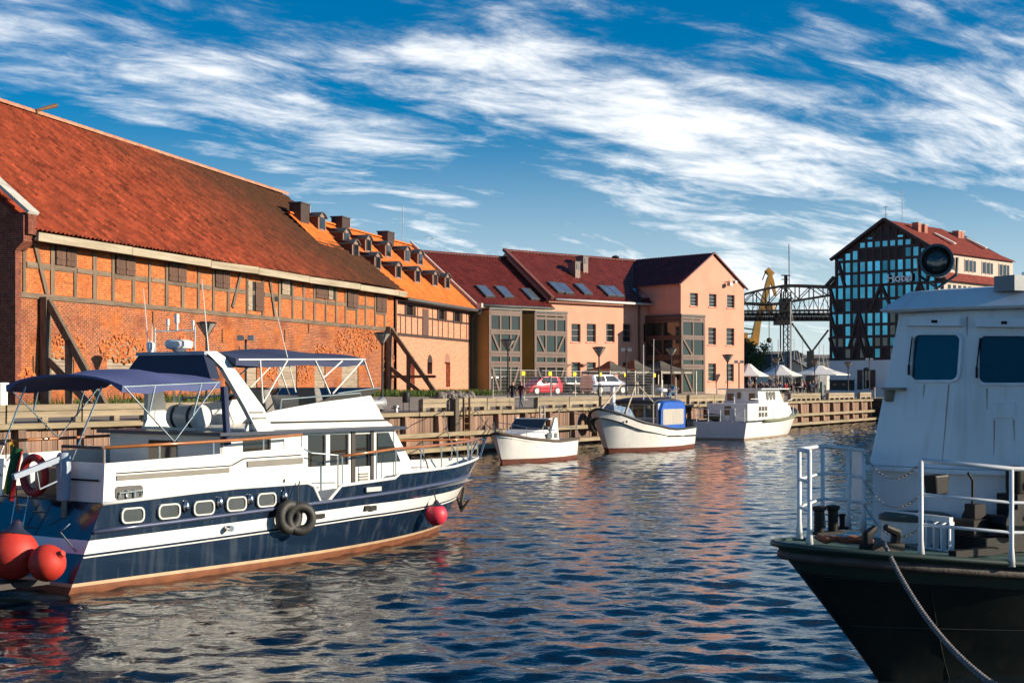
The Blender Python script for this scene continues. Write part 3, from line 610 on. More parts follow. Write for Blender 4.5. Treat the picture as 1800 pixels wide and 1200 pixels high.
# ------------------------------------------------------------------ olive and salmon houses with dark red roofs
K = Fr(-2.78, 100.3, 41.8, 2.3)
XS, XW, WW, PJ = 7.25, 17.55, 7.3, 3.3
salmon = mat('salmon_render', (.70, .325, .225), .85, (.61, .275, .185), .6, bump=.15, bscale=20, streak=.2, dirt_or_sheen=(.45, .22, .16))
plinth = mat('pale_plinth', (.50, .36, .28), .85)
olive = mat('olive_render', (.30, .21, .075), .85, (.25, .17, .06), .8)
redtile = roofmat('dark_red_glazed_tile', (.150, .027, .020), (.115, .021, .016)); redtile.node_tree.nodes['Principled BSDF'].inputs['Roughness'].default_value = .38
brownt = mat('brown_bay_timber', (.125, .068, .050), .6, (.085, .046, .036), 2)
bayglass = glass('green_tinted_bay_glass', (.016, .022, .020), .05, .05); curt = mat('pale_curtain', (.30, .30, .27), .8, (.34, .34, .30), 4)
winf = mat('grey_window_frame', (.30, .24, .21), .5)
h = K.thing('olive_house', 'olive rendered house with dark red tiled roof and two glazed timber bays', 'house')
zo = 6.28; ro = 4.57; zro = 10.0
m = MB(); m.prism([(0, -.5), (9.1, -.5), (9.1, zo), (ro, zro - .1), (0, zo)], 0, XS, 'yz'); m.build('wall', olive, h)
roof = pantile((-3.2, -.55, zo - .1), (XS + .0, -.55, zo - .1), (XS, ro, zro), (-3.2, ro, zro), .28, .36, .05, .035).build('roof', redtile, h, smooth=40, fix=False)
MB().add([(-3, 9.6, zo), (XS, 9.6, zo), (XS, ro, zro - .05), (-3, ro, zro - .05)], [(0, 1, 2, 3)]).build('rear_roof', redtile, h, fix=False)
ridge_tiles((-3.2, ro, zro + .03), (XS, ro, zro + .03), .13).build('ridge_tiles', redtile, roof, smooth=40, fix=False)
MB().tube([(-.6, -.66, zo - .14), (XS - .1, -.66, zo - .14)], .09, 8).build('gutter', lead, h, smooth=True); MB().box(-.3, XS - .02, -.56, 0, zo - .32, zo - .24).build('soffit', mat('cream_soffit', (.62, .50, .28), .7), h)
def skylight(par, F, px, py, P, N, w=.75, L=1.25):
    c = F.hit(px, py, P, N); n = Vector(N).normalized(); u = Vector((1, 0, 0)); v = n.cross(u).normalized()
    def quad(a, b, t): return [c + u * (sx * a) + v * (sy * b) + n * t for sx, sy in ((-1, -1), (1, -1), (1, 1), (-1, 1))]
    s = MB().hexa(quad(w / 2 + .07, L / 2 + .07, -.05), quad(w / 2 + .07, L / 2 + .07, .10)).build('skylight', lead, par); MB().hexa(quad(w / 2, L / 2, .095), quad(w / 2, L / 2, .115)).build('pane', skyglass, s)
No = (0, -(zro - zo + .1), ro + .55); Po = (0, -.55, zo - .02)
for px, py in ((853, 513), (886, 514), (932, 518)): skylight(h, K, px, py, Po, No)
def bay(par, x0, x1, y0, y1, ztop, side=False, cols=4, rows=((0, 2.55), (2.75, 3.3), (3.4, 6.1)), diag=True, bm_=None):
    """glazed timber bay: every pane, post, rail and brace of its front (and left side) a part"""
    b = MB().box(x0 + (.1 if side else .0), x1 - .06, y0 + (.25 if side else .12), y1, -.3, ztop - .05).build('bay', bm_ or mat('dim_interior', (.06, .06, .052), .8), par)
    MB().box(x0 - .1, x1 + .1, y0 - .15, y1, ztop, ztop + .14).build('flat_roof', lead, b)
    def face(P, w, name):
        # P(s,d,z): s along the face, d outward offset
        cs = [w * i / cols for i in range(cols + 1)]
        for s in cs: k = .1 if s in (cs[0], cs[-1]) else .065; MB().hexa([P(s - k, 0, -.3), P(s + k, 0, -.3), P(s + k, .1, -.3), P(s - k, .1, -.3)], [P(s - k, 0, ztop), P(s + k, 0, ztop), P(s + k, .1, ztop), P(s - k, .1, ztop)]).build('post', brownt, b)
        zs = sorted({z for r in rows for z in r})
        for z in zs + [ztop - .12]: MB().hexa([P(0, .01, z - .1), P(w, .01, z - .1), P(w, .115, z - .1), P(0, .115, z - .1)], [P(0, .01, z + .08), P(w, .01, z + .08), P(w, .115, z + .08), P(0, .115, z + .08)]).build('rail', brownt, b)
        for (z0, z1) in rows:
            for i in range(cols):
                a, c = cs[i] + .05, cs[i + 1] - .05; g_ = MB().hexa([P(a, .02, z0), P(c, .02, z0), P(c, .04, z0), P(a, .04, z0)], [P(a, .02, z1), P(c, .02, z1), P(c, .04, z1), P(a, .04, z1)]); g_.build('pane', bayglass, b)
                if (i + int(z0)) % 2 == 0 and z1 - z0 > 1: MB().hexa([P(a, -.06, z0), P(a + (c - a) * .45, -.06, z0), P(a + (c - a) * .45, -.02, z0), P(a, -.02, z0)], [P(a, -.06, z1), P(a + (c - a) * .45, -.06, z1), P(a + (c - a) * .45, -.02, z1), P(a, -.02, z1)]).build('curtain', curt, b)
            if diag and z1 - z0 > 1.2:
                for (s0, s1) in ((cs[1] - .05, cs[0] + .15), (cs[-2] + .05, cs[-1] - .15)) if cols > 2 else ((cs[0] + .1, cs[1] - .05),):
                    MB().beam(P(s0, .08, z0 if cols > 2 else z1), P(s1, .08, z1 if cols > 2 else z0), .15, .06, up=tuple(Vector(P(0, 1, 0)) - Vector(P(0, 0, 0)))).build('brace', brownt, b)
    face(lambda s, d, z: (x0 + s, y0 - d, z), x1 - x0, 'front')
    if side: face(lambda s, d, z: (x0 - d, y1 - s, z), y1 - y0, 'side')
    return b
r3 = ((.2, 1.75), (1.95, 2.65), (2.85, 4.2), (4.35, 5.45))
yb = -1.9
a, b = K.at(860, 600, yb).x, K.at(914, 600, yb).x; bay(h, a, b, yb, 0, K.at(890, 545, yb).z, False, 3, ((.15, 2.05), (2.25, 2.75), (2.95, 4.25), (4.4, 5.5)), bm_=olive)
a, b = K.at(940, 600, yb).x, K.at(994, 600, yb).x; bay(h, a, b, yb, 0, K.at(965, 550, yb).z, False, 3, ((.15, 2.05), (2.25, 2.75), (2.95, 4.25), (4.4, 5.35)), bm_=olive)
# salmon house
s = K.thing('salmon_house', 'salmon rendered house with dark red roof, gabled wing and corner bay', 'house')
zp = 6.9; zrp = 10.55; XE = XW + WW
Wn = [rect(K, Z8(a, 740 - 65), Z8(b, 740 + 65)) for a, b in ((818, 882), (925, 990), (1062, 1122), (1180, 1240), (1325, 1380))] + [rect(K, Z8(a, 945), Z8(b, 1070)) for a, b in ((818, 882), (925, 990), (1062, 1122), (1180, 1240))]
m = MB(); holed(m, XS, XW, .5, zp, Wn, 0, .22); m.add([(XS, 0, -.5), (XS, 9.2, -.5), (XS, 9.2, zp), (XS, ro, zrp - .1), (XS, 0, zp)], [(0, 1, 2, 3, 4)])
m.add([(XW, -PJ, .5), (XW, 9.2, .5), (XW, 9.2, 8.3), (XW, -PJ, 8.3)], [(0, 1, 2, 3)]); m.add([(XE, -PJ, -.5), (XE, 9.2, -.5), (XE, 9.2, 8.3), (XE, -PJ, 8.3)], [(0, 1, 2, 3)])
G = [rect(K, ZC(a, c), ZC(b, d), -PJ) for a, b, c, d in ((252, 308, 458, 552), (385, 438, 465, 559), (512, 565, 472, 566), (380, 435, 702, 824), (508, 563, 706, 828), (380, 435, 954, 1078), (508, 560, 957, 1080))]
holed(m, XW, XE, .5, 8.3, G, -PJ, .22); za = 10.6
m.add([(XW, -PJ, 8.3), (XE, -PJ, 8.3), ((XW + XE) / 2, -PJ, za)], [(0, 1, 2)]); m.add([(XS, 9.2, -.5), (XE, 9.2, -.5), (XE, 9.2, zp), (XS, 9.2, zp)], [(0, 1, 2, 3)])
m.build('wall', salmon, s, fix=False)
m = MB(); m.box(XS + .01, XW, -.04, .1, -.5, .5); m.box(XW - .03, XE + .03, -PJ - .04, -PJ + .1, -.5, .5); m.build('plinth', plinth, s)
for q in Wn: window(s, *q, .16, darkglass, winf, 1, 3, .05, (salmon, 0))
for q in G: window(s, *q, -PJ + .16, darkglass, winf, 1, 4, .05, (salmon, -PJ))
roof = pantile((XS - .15, -.5, zp - .05), (XW + 1.5, -.5, zp - .05), (XW + 3.7, ro, zrp), (XS - .15, ro, zrp), .28, .36, .05, .035).build('roof', redtile, s, smooth=40, fix=False)
MB().add([(XS, 9.7, zp), (XE, 9.7, zp), (XE, ro, zrp - .05), (XS, ro, zrp - .05)], [(0, 1, 2, 3)]).build('rear_roof', redtile, s, fix=False)
ridge_tiles((XS - .15, ro, zrp + .03), (XW + 3.6, ro, zrp + .03), .13).build('ridge_tiles', redtile, roof, smooth=40, fix=False)
xm = (XW + XE) / 2
pantile((XW - .3, 5.5, 8.17), (XW - .3, -PJ - .12, 8.17), (xm, -PJ - .12, za + .12), (xm, 5.5, za + .12), .28, .36, .05, .035).build('wing_roof', redtile, s, smooth=40, fix=False)
pantile((XE + .3, -PJ - .12, 8.17), (XE + .3, 9, 8.17), (xm, 9, za + .12), (xm, -PJ - .12, za + .12), .28, .36, .05, .035).build('wing_roof', redtile, s, smooth=40, fix=False)
for sx in (-1, 1): MB().beam((xm + sx * 3.98, -PJ - .1, 8.12), (xm, -PJ - .1, za + .14), .09, .16, up=(0, 1, 0)).build('bargeboard', redtile, s)
MB().beam((XS - .2, -.6, zp - .02), (XS - .2, ro, zrp + .12), .22, .3, up=(1, 0, 0)).build('verge_board', mat('red_brown_verge', (.17, .06, .045), .6), s)
MB().tube([(XS + .1, -.62, zp - .1), (XW - .1, -.62, zp - .1)], .09, 8).build('gutter', whitetrim, s, smooth=True)
for px in (1122,): x = K.at(px, 600).x; MB().tube([(x, -.12, zp), (x, -.12, -.3)], .07, 8).build('downpipe', brownt, s)
Np = (0, -(zrp - zp + .05), ro + .5); Pp = (0, -.5, zp + .04)
for px, py in ((979, 506), (992.5, 508), (1025, 509), (1067, 512), (1081, 513), (1125, 517)): skylight(s, K, px, py, Pp, Np)
duct = mat('brown_duct', (.20, .13, .11), .6)
for (a, c, d) in ((1010, 458, 487), (1024, 455, 477)):
    q = K.hit(a + 4, d, Pp, Np); t_ = MB().box(q.x - .2, q.x + .3, q.y - .05, q.y + .75, q.z - .3, q.z + 1.1).build('vent_duct', duct, s); MB().box(q.x - .26, q.x + .36, q.y - .1, q.y + .82, q.z + 1.1, q.z + 1.17).build('cap', lead, t_)
    MB().box(q.x - .1, q.x + .2, q.y - .08, q.y - .05, q.z + .6, q.z + 1.0).build('grille', lead, t_)
q = K.hit(1082, 458, (0, ro, 0), (0, 1, 0)); MB().lathe([(.12, 0), (.12, .25), (.3, .3), (.3, .42), (.1, .5)], 10, (q.x, ro, q.z - .1)).build('vent_cowl', dark, s)
a, b = K.at(1199.5, 600, -PJ - .25).x, K.at(1237, 600, -PJ - .25).x
bay(s, XW - .22, b, -PJ - .22, -.05, K.at(1218, 556, -PJ - .22).z, True, 2, ((.15, 2.0), (2.2, 2.7), (2.9, 4.2), (4.35, 5.5)))
p = K.at(1281, 496, -PJ); mm = MB(); mm.tube([(p.x - .25, -PJ - .02, p.z), (p.x - .25, -PJ - .35, p.z + .1), (p.x + .3, -PJ - .35, p.z + .15)], .03); mm.box(p.x - .4, p.x - .15, -PJ - .5, -PJ - .2, p.z - .3, p.z - .05); mm.box(p.x + .2, p.x + .4, -PJ - .5, -PJ - .2, p.z - .1, p.z + .1); mm.build('wall_floodlight', greymetal, s)
for px in (996, 1024): p = K.at(px, 641); MB().box(p.x - .3, p.x + .3, -.35, -.01, p.z - .06, p.z + .06).build('wall_lamp', brownt, s)

# ------------------------------------------------------------------ half timbered hotel
T = Fr(32.2, 150, -43.8, 2.2)
o = T.thing('half_timbered_hotel', 'tall dark half timbered hotel with glazed gable, white ground floor and red roof', 'hotel')
GW, GD = 12.5, 16.0; zb = T.at(1500, 632).z; zL = 11.0; zU = 13.6; zA = T.at(1549, 390).z; XA = GW / 2
tim = mat('dark_hotel_timber', (.055, .024, .020), .7, (.036, .017, .015), 3); slat = mat('dark_slatted_panel', (.035, .025, .022), .8, (.022, .017, .016), 5, aniso=(1, 1, 20))
hwhite = mat('white_render', (.78, .77, .76), .85, (.70, .69, .68), .8)
hglass = mat('sky_blue_hotel_glass', (.085, .31, .43), .06, (.05, .22, .32), .6, metal=1.0, rnd=.5, bump=.1, bscale=1.2, dist=.05)
m = MB(); base_h = [rect(T, (1517, 655), (1529, 686)), rect(T, (1577, 655), (1588, 686)), (GW * .80, GW * .80 + .9, .4, 2.3)]
base_h = [(a, b, .5, 2.3) for a, b, c, d in base_h]
holed(m, 0, GW, -.5, zb, base_h, 0, .25); m.add([(GW, 0, -.5), (GW, GD, -.5), (GW, GD, zb), (GW, 0, zb)], [(0, 1, 2, 3)]); m.add([(0, 0, -.5), (0, GD, -.5), (0, GD, zb), (0, 0, zb)], [(0, 1, 2, 3)]); m.build('ground_floor_wall', hwhite, o, fix=False)
for a, b, c, d in base_h:
    window(o, a, b, c, d, .2, darkglass, brown, 2, 3); arc = [((a + b) / 2 + (b - a) / 2 * math.cos(t), d + .3 * math.sin(t)) for t in [math.pi * k / 8 for k in range(9)]]; MB().prism(arc, -.02, .01, 'xz').build('arch', brown, o)
    for xx in (a - .62, b + .06): MB().box(xx, xx + .56, -.06, -.003, c - .1, d + .05).build('shutter', mat('brown_hotel_shutter', (.10, .045, .03), .7), o)
out = [(.0, zb), (GW, zb), (GW, zL), (GW - .55, zL + .55), (GW - .55, zU), (XA, zA), (.55, zU), (.55, zL + .55), (0, zL)]
MB().prism(out, .12, GD, 'xz').build('upper_body', tim, o)
def ztop(x):                           # outline of the gable at x
    e = min(x, GW - x); return zL + e if e < .55 else zU + (zA - zU) * (e - .55) / (XA - .55)
rowsz = [T.at(1500, y).z for y in (631, 611, 592, 571, 549, 527, 503, 480.5, 459, 439, 425, 408)]
NC = 15; cw = GW / NC
darkrows = {1: .35, 4: .85, 8: .5}
for j in range(len(rowsz) - 1):
    z0, z1 = rowsz[j], rowsz[j + 1]
    MB_r = MB(); hw = 0
    xs_in = [i for i in range(NC + 1) if ztop(min(max(i * cw, .01), GW - .01)) > z0 + .1]
    if xs_in: MB().box(xs_in[0] * cw, xs_in[-1] * cw, -.03, .119, z0 - .12, z0 + .12).build('beam', tim, o)
    for i in range(NC):
        xc = (i + .5) * cw
        if ztop(xc) < z0 + .7: continue
        zt = min(z1, ztop(i * cw + .12) - .15, ztop((i + 1) * cw - .12) - .15)
        if zt < z0 + .4: continue
        mid = abs(i - 7)
        isdark = (j == 4 and i not in (0, 7, 8, 2)) or (j == 7 and 3 <= i <= 9 and 0) or (j == 8 and 4 <= i <= 9) or (j == 10) and mid < 2 or (j == 0 and i % 2) or (j == 2 and i in (1, 3, 4, 9, 10))
        MB().box(i * cw + .13, (i + 1) * cw - .13, .05 if not isdark else .03, .118, z0 + .14, zt - .14).build('slat_panel' if isdark else 'pane', slat if isdark else (darkglass if (j < 2 and (i + j) % 3) or (j in (2, 3) and i > 7) else hglass), o)  # dark lower panes put the reflection of trees into the glass colour
for i in range(NC + 1):
    x = min(max(i * cw, .12), GW - .12); MB().box(x - .12, x + .12, -.02, .118, zb, ztop(x) - .12).build('post', tim, o)
def br(i0, j0, i1, j1): MB().beam((i0 * cw, -.06, rowsz[j0]), (i1 * cw, -.06, rowsz[j1]), .26, .1, up=(0, 1, 0)).build('brace', tim, o)
for a in ((0, 6, 1, 4), (0, 4, 1, 2), (0, 2, 1, 0), (7, 6, 5.5, 4), (7, 6, 8.5, 4), (4, 4, 2.7, 1), (4, 4, 5.3, 1), (12, 6, 13.4, 4), (12, 6, 10.6, 4), (10, 4, 8.8, 1), (10, 4, 11.2, 1), (1.2, 8, 2.1, 6), (13.8, 8, 12.9, 6), (13, 2, 14.4, 0), (4, 2, 3, 0), (4, 2, 5, 0)): br(*a)
for sx, p, q in ((0, (XA, zA + .25), (.2, zU - .1)), (1, (XA, zA + .25), (GW - .2, zU - .1)), (0, (.6, zL + .75), (-.35, zL - .15)), (1, (GW - .6, zL + .75), (GW + .35, zL - .15))):
    MB().beam((p[0], -.12, p[1]), (q[0], -.12, q[1]), .28, .34, up=(0, 1, 0)).build('bargeboard', tim, o)
hred = roofmat('hotel_red_tile', (.25, .050, .034), (.20, .040, .028)); ivory = mat('ivory_boarding', (.52, .40, .33), .7, (.45, .34, .28), 2)
rf = pantile((GW - .2, -.25, zU - .08), (GW - .2, GD, zU - .08), (XA, GD - 4.5, zA + .15), (XA, -.25, zA + .15), .3, .36, .035, .03).build('roof', hred, o, smooth=40, fix=False)
pantile((.2, GD, zU - .08), (.2, -.25, zU - .08), (XA, -.25, zA + .15), (XA, GD - 4.5, zA + .15), .3, .36, .035, .03).build('rear_roof', hred, o, smooth=40, fix=False)
MB().add([(.2, GD, zU), (GW - .2, GD, zU), (XA, GD - 4.5, zA)], [(0, 1, 2)]).build('hip_roof', hred, o, fix=False)
pantile((GW + .5, -.2, zL - .2), (GW + .5, GD + .4, zL - .2), (GW - .5, GD - .1, zL + .75), (GW - .5, -.2, zL + .75), .3, .36, .035, .03).build('skirt_roof', hred, o, smooth=40, fix=False)
MB().box(GW - .56, GW - .5, .05, GD - .1, zL + .6, zU - .05).build('clerestory_wall', ivory, o); MB().box(GW - .02, GW + .04, .05, GD, zb, zL - .1).build('side_wall', ivory, o)
for k in range(4):
    y = 1.6 + k * 3.7
    for jj in range(3): w = MB().box(GW - .49, GW - .46, y + jj * .85, y + jj * .85 + .62, zL + 1.05, zU - .45).build('window', darkglass, o); MB().box(GW - .495, GW - .44, y + jj * .85 - .1, y + jj * .85 - .02, zL + .95, zU - .35).build('frame', ivory, w)
for k in range(14): MB().box(GW + .041, GW + .07, .8 + k * 1.05, 1.4 + k * 1.05, zL - 1.9, zL - .5).build('window', darkglass, o)
chim = brick('chimney_brick', (.45, .14, .09), (.36, .11, .07), (.5, .36, .3), (.5, .22, .15))
for y, z in ((3.6, 0), (4.9, -.1), (12.0, -.2), (12.7, -.2)):
    x = XA + 1.5; zz_ = zU + (zA - zU) * (1 - 1.5 / XA); c = MB().box(x - .34, x + .34, y - .3, y + .3, zz_ - .6, zz_ + .8 + z).build('chimney', chim, o); MB().box(x - .4, x + .4, y - .36, y + .36, zz_ + .8 + z, zz_ + .88 + z).build('cap', copm, c)
for y in (6.4, 13.2): 
    MB().beam((XA + 2.0, y, zU + (zA - zU) * (1 - 2.0 / XA) + .25), (XA + 4.2, y, zU + (zA - zU) * (1 - 4.2 / XA) + .25), .5, .1).build('skylight', whitetrim, o)
MB().tube([(XA, .2, zA), (XA, .2, zA + 1.6)], .03).tube([(XA - .25, .2, zA + 1.45), (XA + .25, .2, zA + 1.45)], .02).tube([(XA - .2, .2, zA + .7), (XA + .2, .2, zA + .7)], .02).build('weather_vane', rust, o)
p = T.hit(1586, 390, (XA, 0, 0), (1, 0, 0)); MB().tube([(XA, p.y, zA - .2), (XA, p.y, zA + 3.4)], .035).build('aerial', greymetal, o)
fc = bpy.data.curves.new('hotel_lettering', 'FONT'); fc.body = 'Hotel'; fc.size = 1.15; fc.extrude = .05; fc.offset = .012
p = T.at(1561, 496); fo = bpy.data.objects.new('tmp', fc); col.objects.link(fo); dg = bpy.context.evaluated_depsgraph_get(); dg.update()
me = bpy.data.meshes.new_from_object(fo.evaluated_get(dg)); bpy.data.objects.remove(fo); me.materials.clear(); me.materials.append(mat('white_sign_letters', (.85, .85, .83), .5))
lo = bpy.data.objects.new('sign_lettering', me); col.objects.link(lo); lo.parent = o; lo.location = (p.x, -.25, p.z); lo.rotation_euler = (R(90), 0, 0)
wd = max(v.co.x for v in me.vertices); lo.scale = ((T.at(1605, 496).x - p.x) / wd, .95, 1)
MB().box(p.x - .1, T.at(1605, 496).x + .1, -.19, -.03, p.z + .3, p.z + .36).build('sign_bracket', tim, o)
# ================================================================== BOATS
def lerp(x, xs, ys): return float(np.interp(x, xs, ys))
def hull(stations, lines, yf, xf, mi, names, mats, parent, top_thick=.05):
    """lofted hull; lines run from the rail down, mi[k] = material of strip k; adds a gunwale"""
    m = MB(); rings = []
    for X in stations:
        zs = [f(X) for f in lines]; s = [(xf(X, z), -yf(X, z), z) for z in zs]
        rings.append(s + [(xf(X, zs[-1]) , 0, zs[-1] - .05)] + [(x, -y, z) for x, y, z in s[::-1]])
    n = len(lines)
    m.loft(rings, closed=False, mf=lambda i, j: mi[min(j, 2 * n - 1 - j)] if min(j, 2 * n - 1 - j) < n - 1 else mi[-1])
    r0 = rings[0]; k = len(r0)
    for j in range(n - 1): m.add([r0[j], r0[j + 1], r0[k - 2 - j], r0[k - 1 - j]], [(0, 1, 2, 3)], mi[j])
    return m.build(names, mats, parent, smooth=40), rings
def both(m, f):
    for s in (-1, 1): f(s)
navy = mat('navy_gloss_paint', (.007, .016, .036), .14, (.010, .020, .042), .8, coat=.6, streak=.32, dirt_or_sheen=(.13, .15, .17), rvar=.08)  # pale streaks put reflections into the hull colour
cream = mat('cream_boot_top', (.55, .40, .26), .5, (.45, .30, .18), 3); antif = mat('rust_antifouling', (.25, .085, .035), .7, (.14, .05, .025), 3)
canvas = mat('navy_canvas', (.035, .05, .115), .8, (.028, .04, .095), 3, bump=.2); teak = mat('varnished_teak', (.42, .15, .035), .3, (.30, .10, .025), 6, coat=.5)
smoke = mat('smoked_acrylic', (.035, .022, .016), .06, spec=.8); grey = mat('grey_vinyl', (.22, .21, .20), .7); stripe = mat('taupe_stripe', (.20, .185, .16), .5)
redb = mat('orange_red_buoy', (.62, .042, .022), .6, (.44, .025, .016), 2.2, streak=.45, dirt_or_sheen=(.16, .03, .025), bump=.15, bscale=5); pinkb = mat('pink_red_fender', (.70, .035, .075), .5, (.60, .03, .06), 3)

Y = Fr(-7.86, 22.1, 54)
yt = Y.thing('motor_yacht', 'navy and white motor yacht with flybridge and blue sun canopies', 'motor yacht')
top = lambda X: lerp(X, [.75, 3.2, 5.05, 5.2, 5.42, 5.6, 5.9, 7.45, 7.62, 10, 12.1], [1.28, 1.37, 1.36, 1.30, 1.0, 1.0, 1.27, 1.32, 1.40, 1.40, 1.46])
def yf(X, z):
    d = 1.75 if X < 5.6 else 1.75 * max(0, 1 - ((X - 5.6) / 6.5) ** 2.35); w = 1.66 if X < 3.4 else 1.66 * max(0, 1 - ((X - 3.4) / 8.7) ** 1.75)
    t = min(1, max(0, z) / 1.25); t = t ** .8; return (w + (d - w) * t) * (1 if z >= 0 else .82)
def xf(X, z): return X + .6 * (z - 1.27) * max(0, 1 - X / 2.5) - 1.35 * (1 - max(-.2, z) / 1.42) * max(0, (X - 5) / 7.1) ** 2
lines = [top, lambda X: .865 + .026 * min(X, 9), lambda X: .745 + .0205 * min(X, 6.5), lambda X: .55 + .0205 * min(X, 6.5), lambda X: .155, lambda X: .105, lambda X: 0, lambda X: -.4]
st = [.75, 1.5, 2.5, 3.4, 4.2, 4.9, 5.05, 5.2, 5.42, 5.6, 5.9, 6.5, 7.45, 7.62, 8.2, 8.8, 9.4, 10, 10.5, 11, 11.4, 11.7, 11.9, 12.03, 12.1]
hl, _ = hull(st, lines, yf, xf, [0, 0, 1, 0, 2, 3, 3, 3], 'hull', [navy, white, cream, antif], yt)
both(0, lambda s: MB().tube([(xf(X, lines[1](X)), s * (yf(X, lines[1](X)) + .02), lines[1](X)) for X in st if X < 12.1], .035, 6).build('rubbing_strake', mat('blue_grey_strake', (.10, .12, .2), .3, metal=.3), hl, smooth=True))
both(0, lambda s: MB().tube([(xf(X, lines[3](X) - .04), s * (yf(X, lines[3](X) - .04) + .005), lines[3](X) - .045) for X in st if X < 12.1], .011, 5).build('pinstripe', white, hl))
both(0, lambda s: MB().tube([(xf(X, top(X)), s * (yf(X, top(X)) - .01), top(X)) for X in st], .03, 6).build('gunwale', white, hl, smooth=True))
dk = MB(); dk.loft([[(X, -yf(X, 1.0) + .02, 1.02), (X, yf(X, 1.0) - .02, 1.02)] for X in st if X < 11.9], closed=False); dk.build('deck', white, yt, fix=False)
ln = MB()
for sd in (-1, 1): ln.loft([[(xf(X, top(X)) - .01, sd * max(0, yf(X, top(X)) - .03), top(X) - .01), (xf(X, 1.03), sd * max(0, yf(X, 1.03) - .03), 1.02)] for X in st if X > 5.3], closed=False)
ln.build('inner_bulwark', white, yt, fix=False)
# portholes, vents, small hull fittings on both sides
def rrect(cx, cz, w, h, r, n=4):
    P = []
    for sx, sz, a0 in ((1, 1, 0), (-1, 1, 90), (-1, -1, 180), (1, -1, 270)):
        for k in range(n + 1): a = R(a0 + 90 * k / n); P.append((cx + sx * (w / 2 - r) + r * math.cos(a), cz + sz * (h / 2 - r) + r * math.sin(a)))
    return P
def ring_frame(poly, inner, y0, y1):
    n = len(poly); m = MB(); V = [(p[0], y, p[1]) for y in (y0, y1) for p in poly] + [(p[0], y, p[1]) for y in (y0, y1) for p in inner]
    for i in range(n): j = (i + 1) % n; m.add([V[k] for k in (n + i, n + j, 3 * n + j, 3 * n + i)], [(0, 1, 2, 3)]); m.add([V[k] for k in (i, j, n + j, n + i)], [(0, 1, 2, 3)]); m.add([V[k] for k in (2 * n + i, 2 * n + j, 3 * n + j, 3 * n + i)], [(0, 1, 2, 3)])
    return m
portg = glass('grey_port_glass', (.10, .105, .10), .05); silver = mat('silver_frame', (.72, .70, .66), .3, metal=.4)
for (px, py) in ((233, 905), (297, 898), (358, 892), (415, 885), (468, 878)):
    p = Y.at(px, py, -1.76)
    for s in (-1, 1):
        yy = s * 1.752; f = ring_frame(rrect(p.x, p.z, .435, .235, .085), rrect(p.x, p.z, .38, .185, .07), yy - s * .01, yy + s * .03).build('porthole', silver, yt); MB().prism(rrect(p.x, p.z, .385, .185, .07), yy, yy + s * .012, 'xz').build('pane', portg, f)
for (px, py) in ((327, 890), (386, 883), (440, 878), (500, 872)):
    p = Y.at(px, py, -1.76); both(0, lambda s: MB().sphere((p.x, s * 1.76, p.z), (.06, .06, .1), 10, 6).build('vent_shell', steel, yt, smooth=True))
p = Y.at(400, 928, -1.76); MB().lathe([(.05, 0), (.05, .12)], 10, (p.x, -1.86, p.z), 'y').build('outlet', steel, yt)
for px, py, w, h_ in ((560, 907, .3, .08), (650, 893, .12, .09), (662, 893, .18, .09)): p = Y.at(px, py, -1.70); MB().box(p.x - w / 2, p.x + w / 2, -yf(p.x, p.z) - .03, -yf(p.x, p.z) + .02, p.z - h_ / 2, p.z + h_ / 2).build('hull_grille', dark, yt)
MB().box(6.55, 6.95, -1.757, -1.72, 1.12, 1.2).build('name_plate', silver, yt)
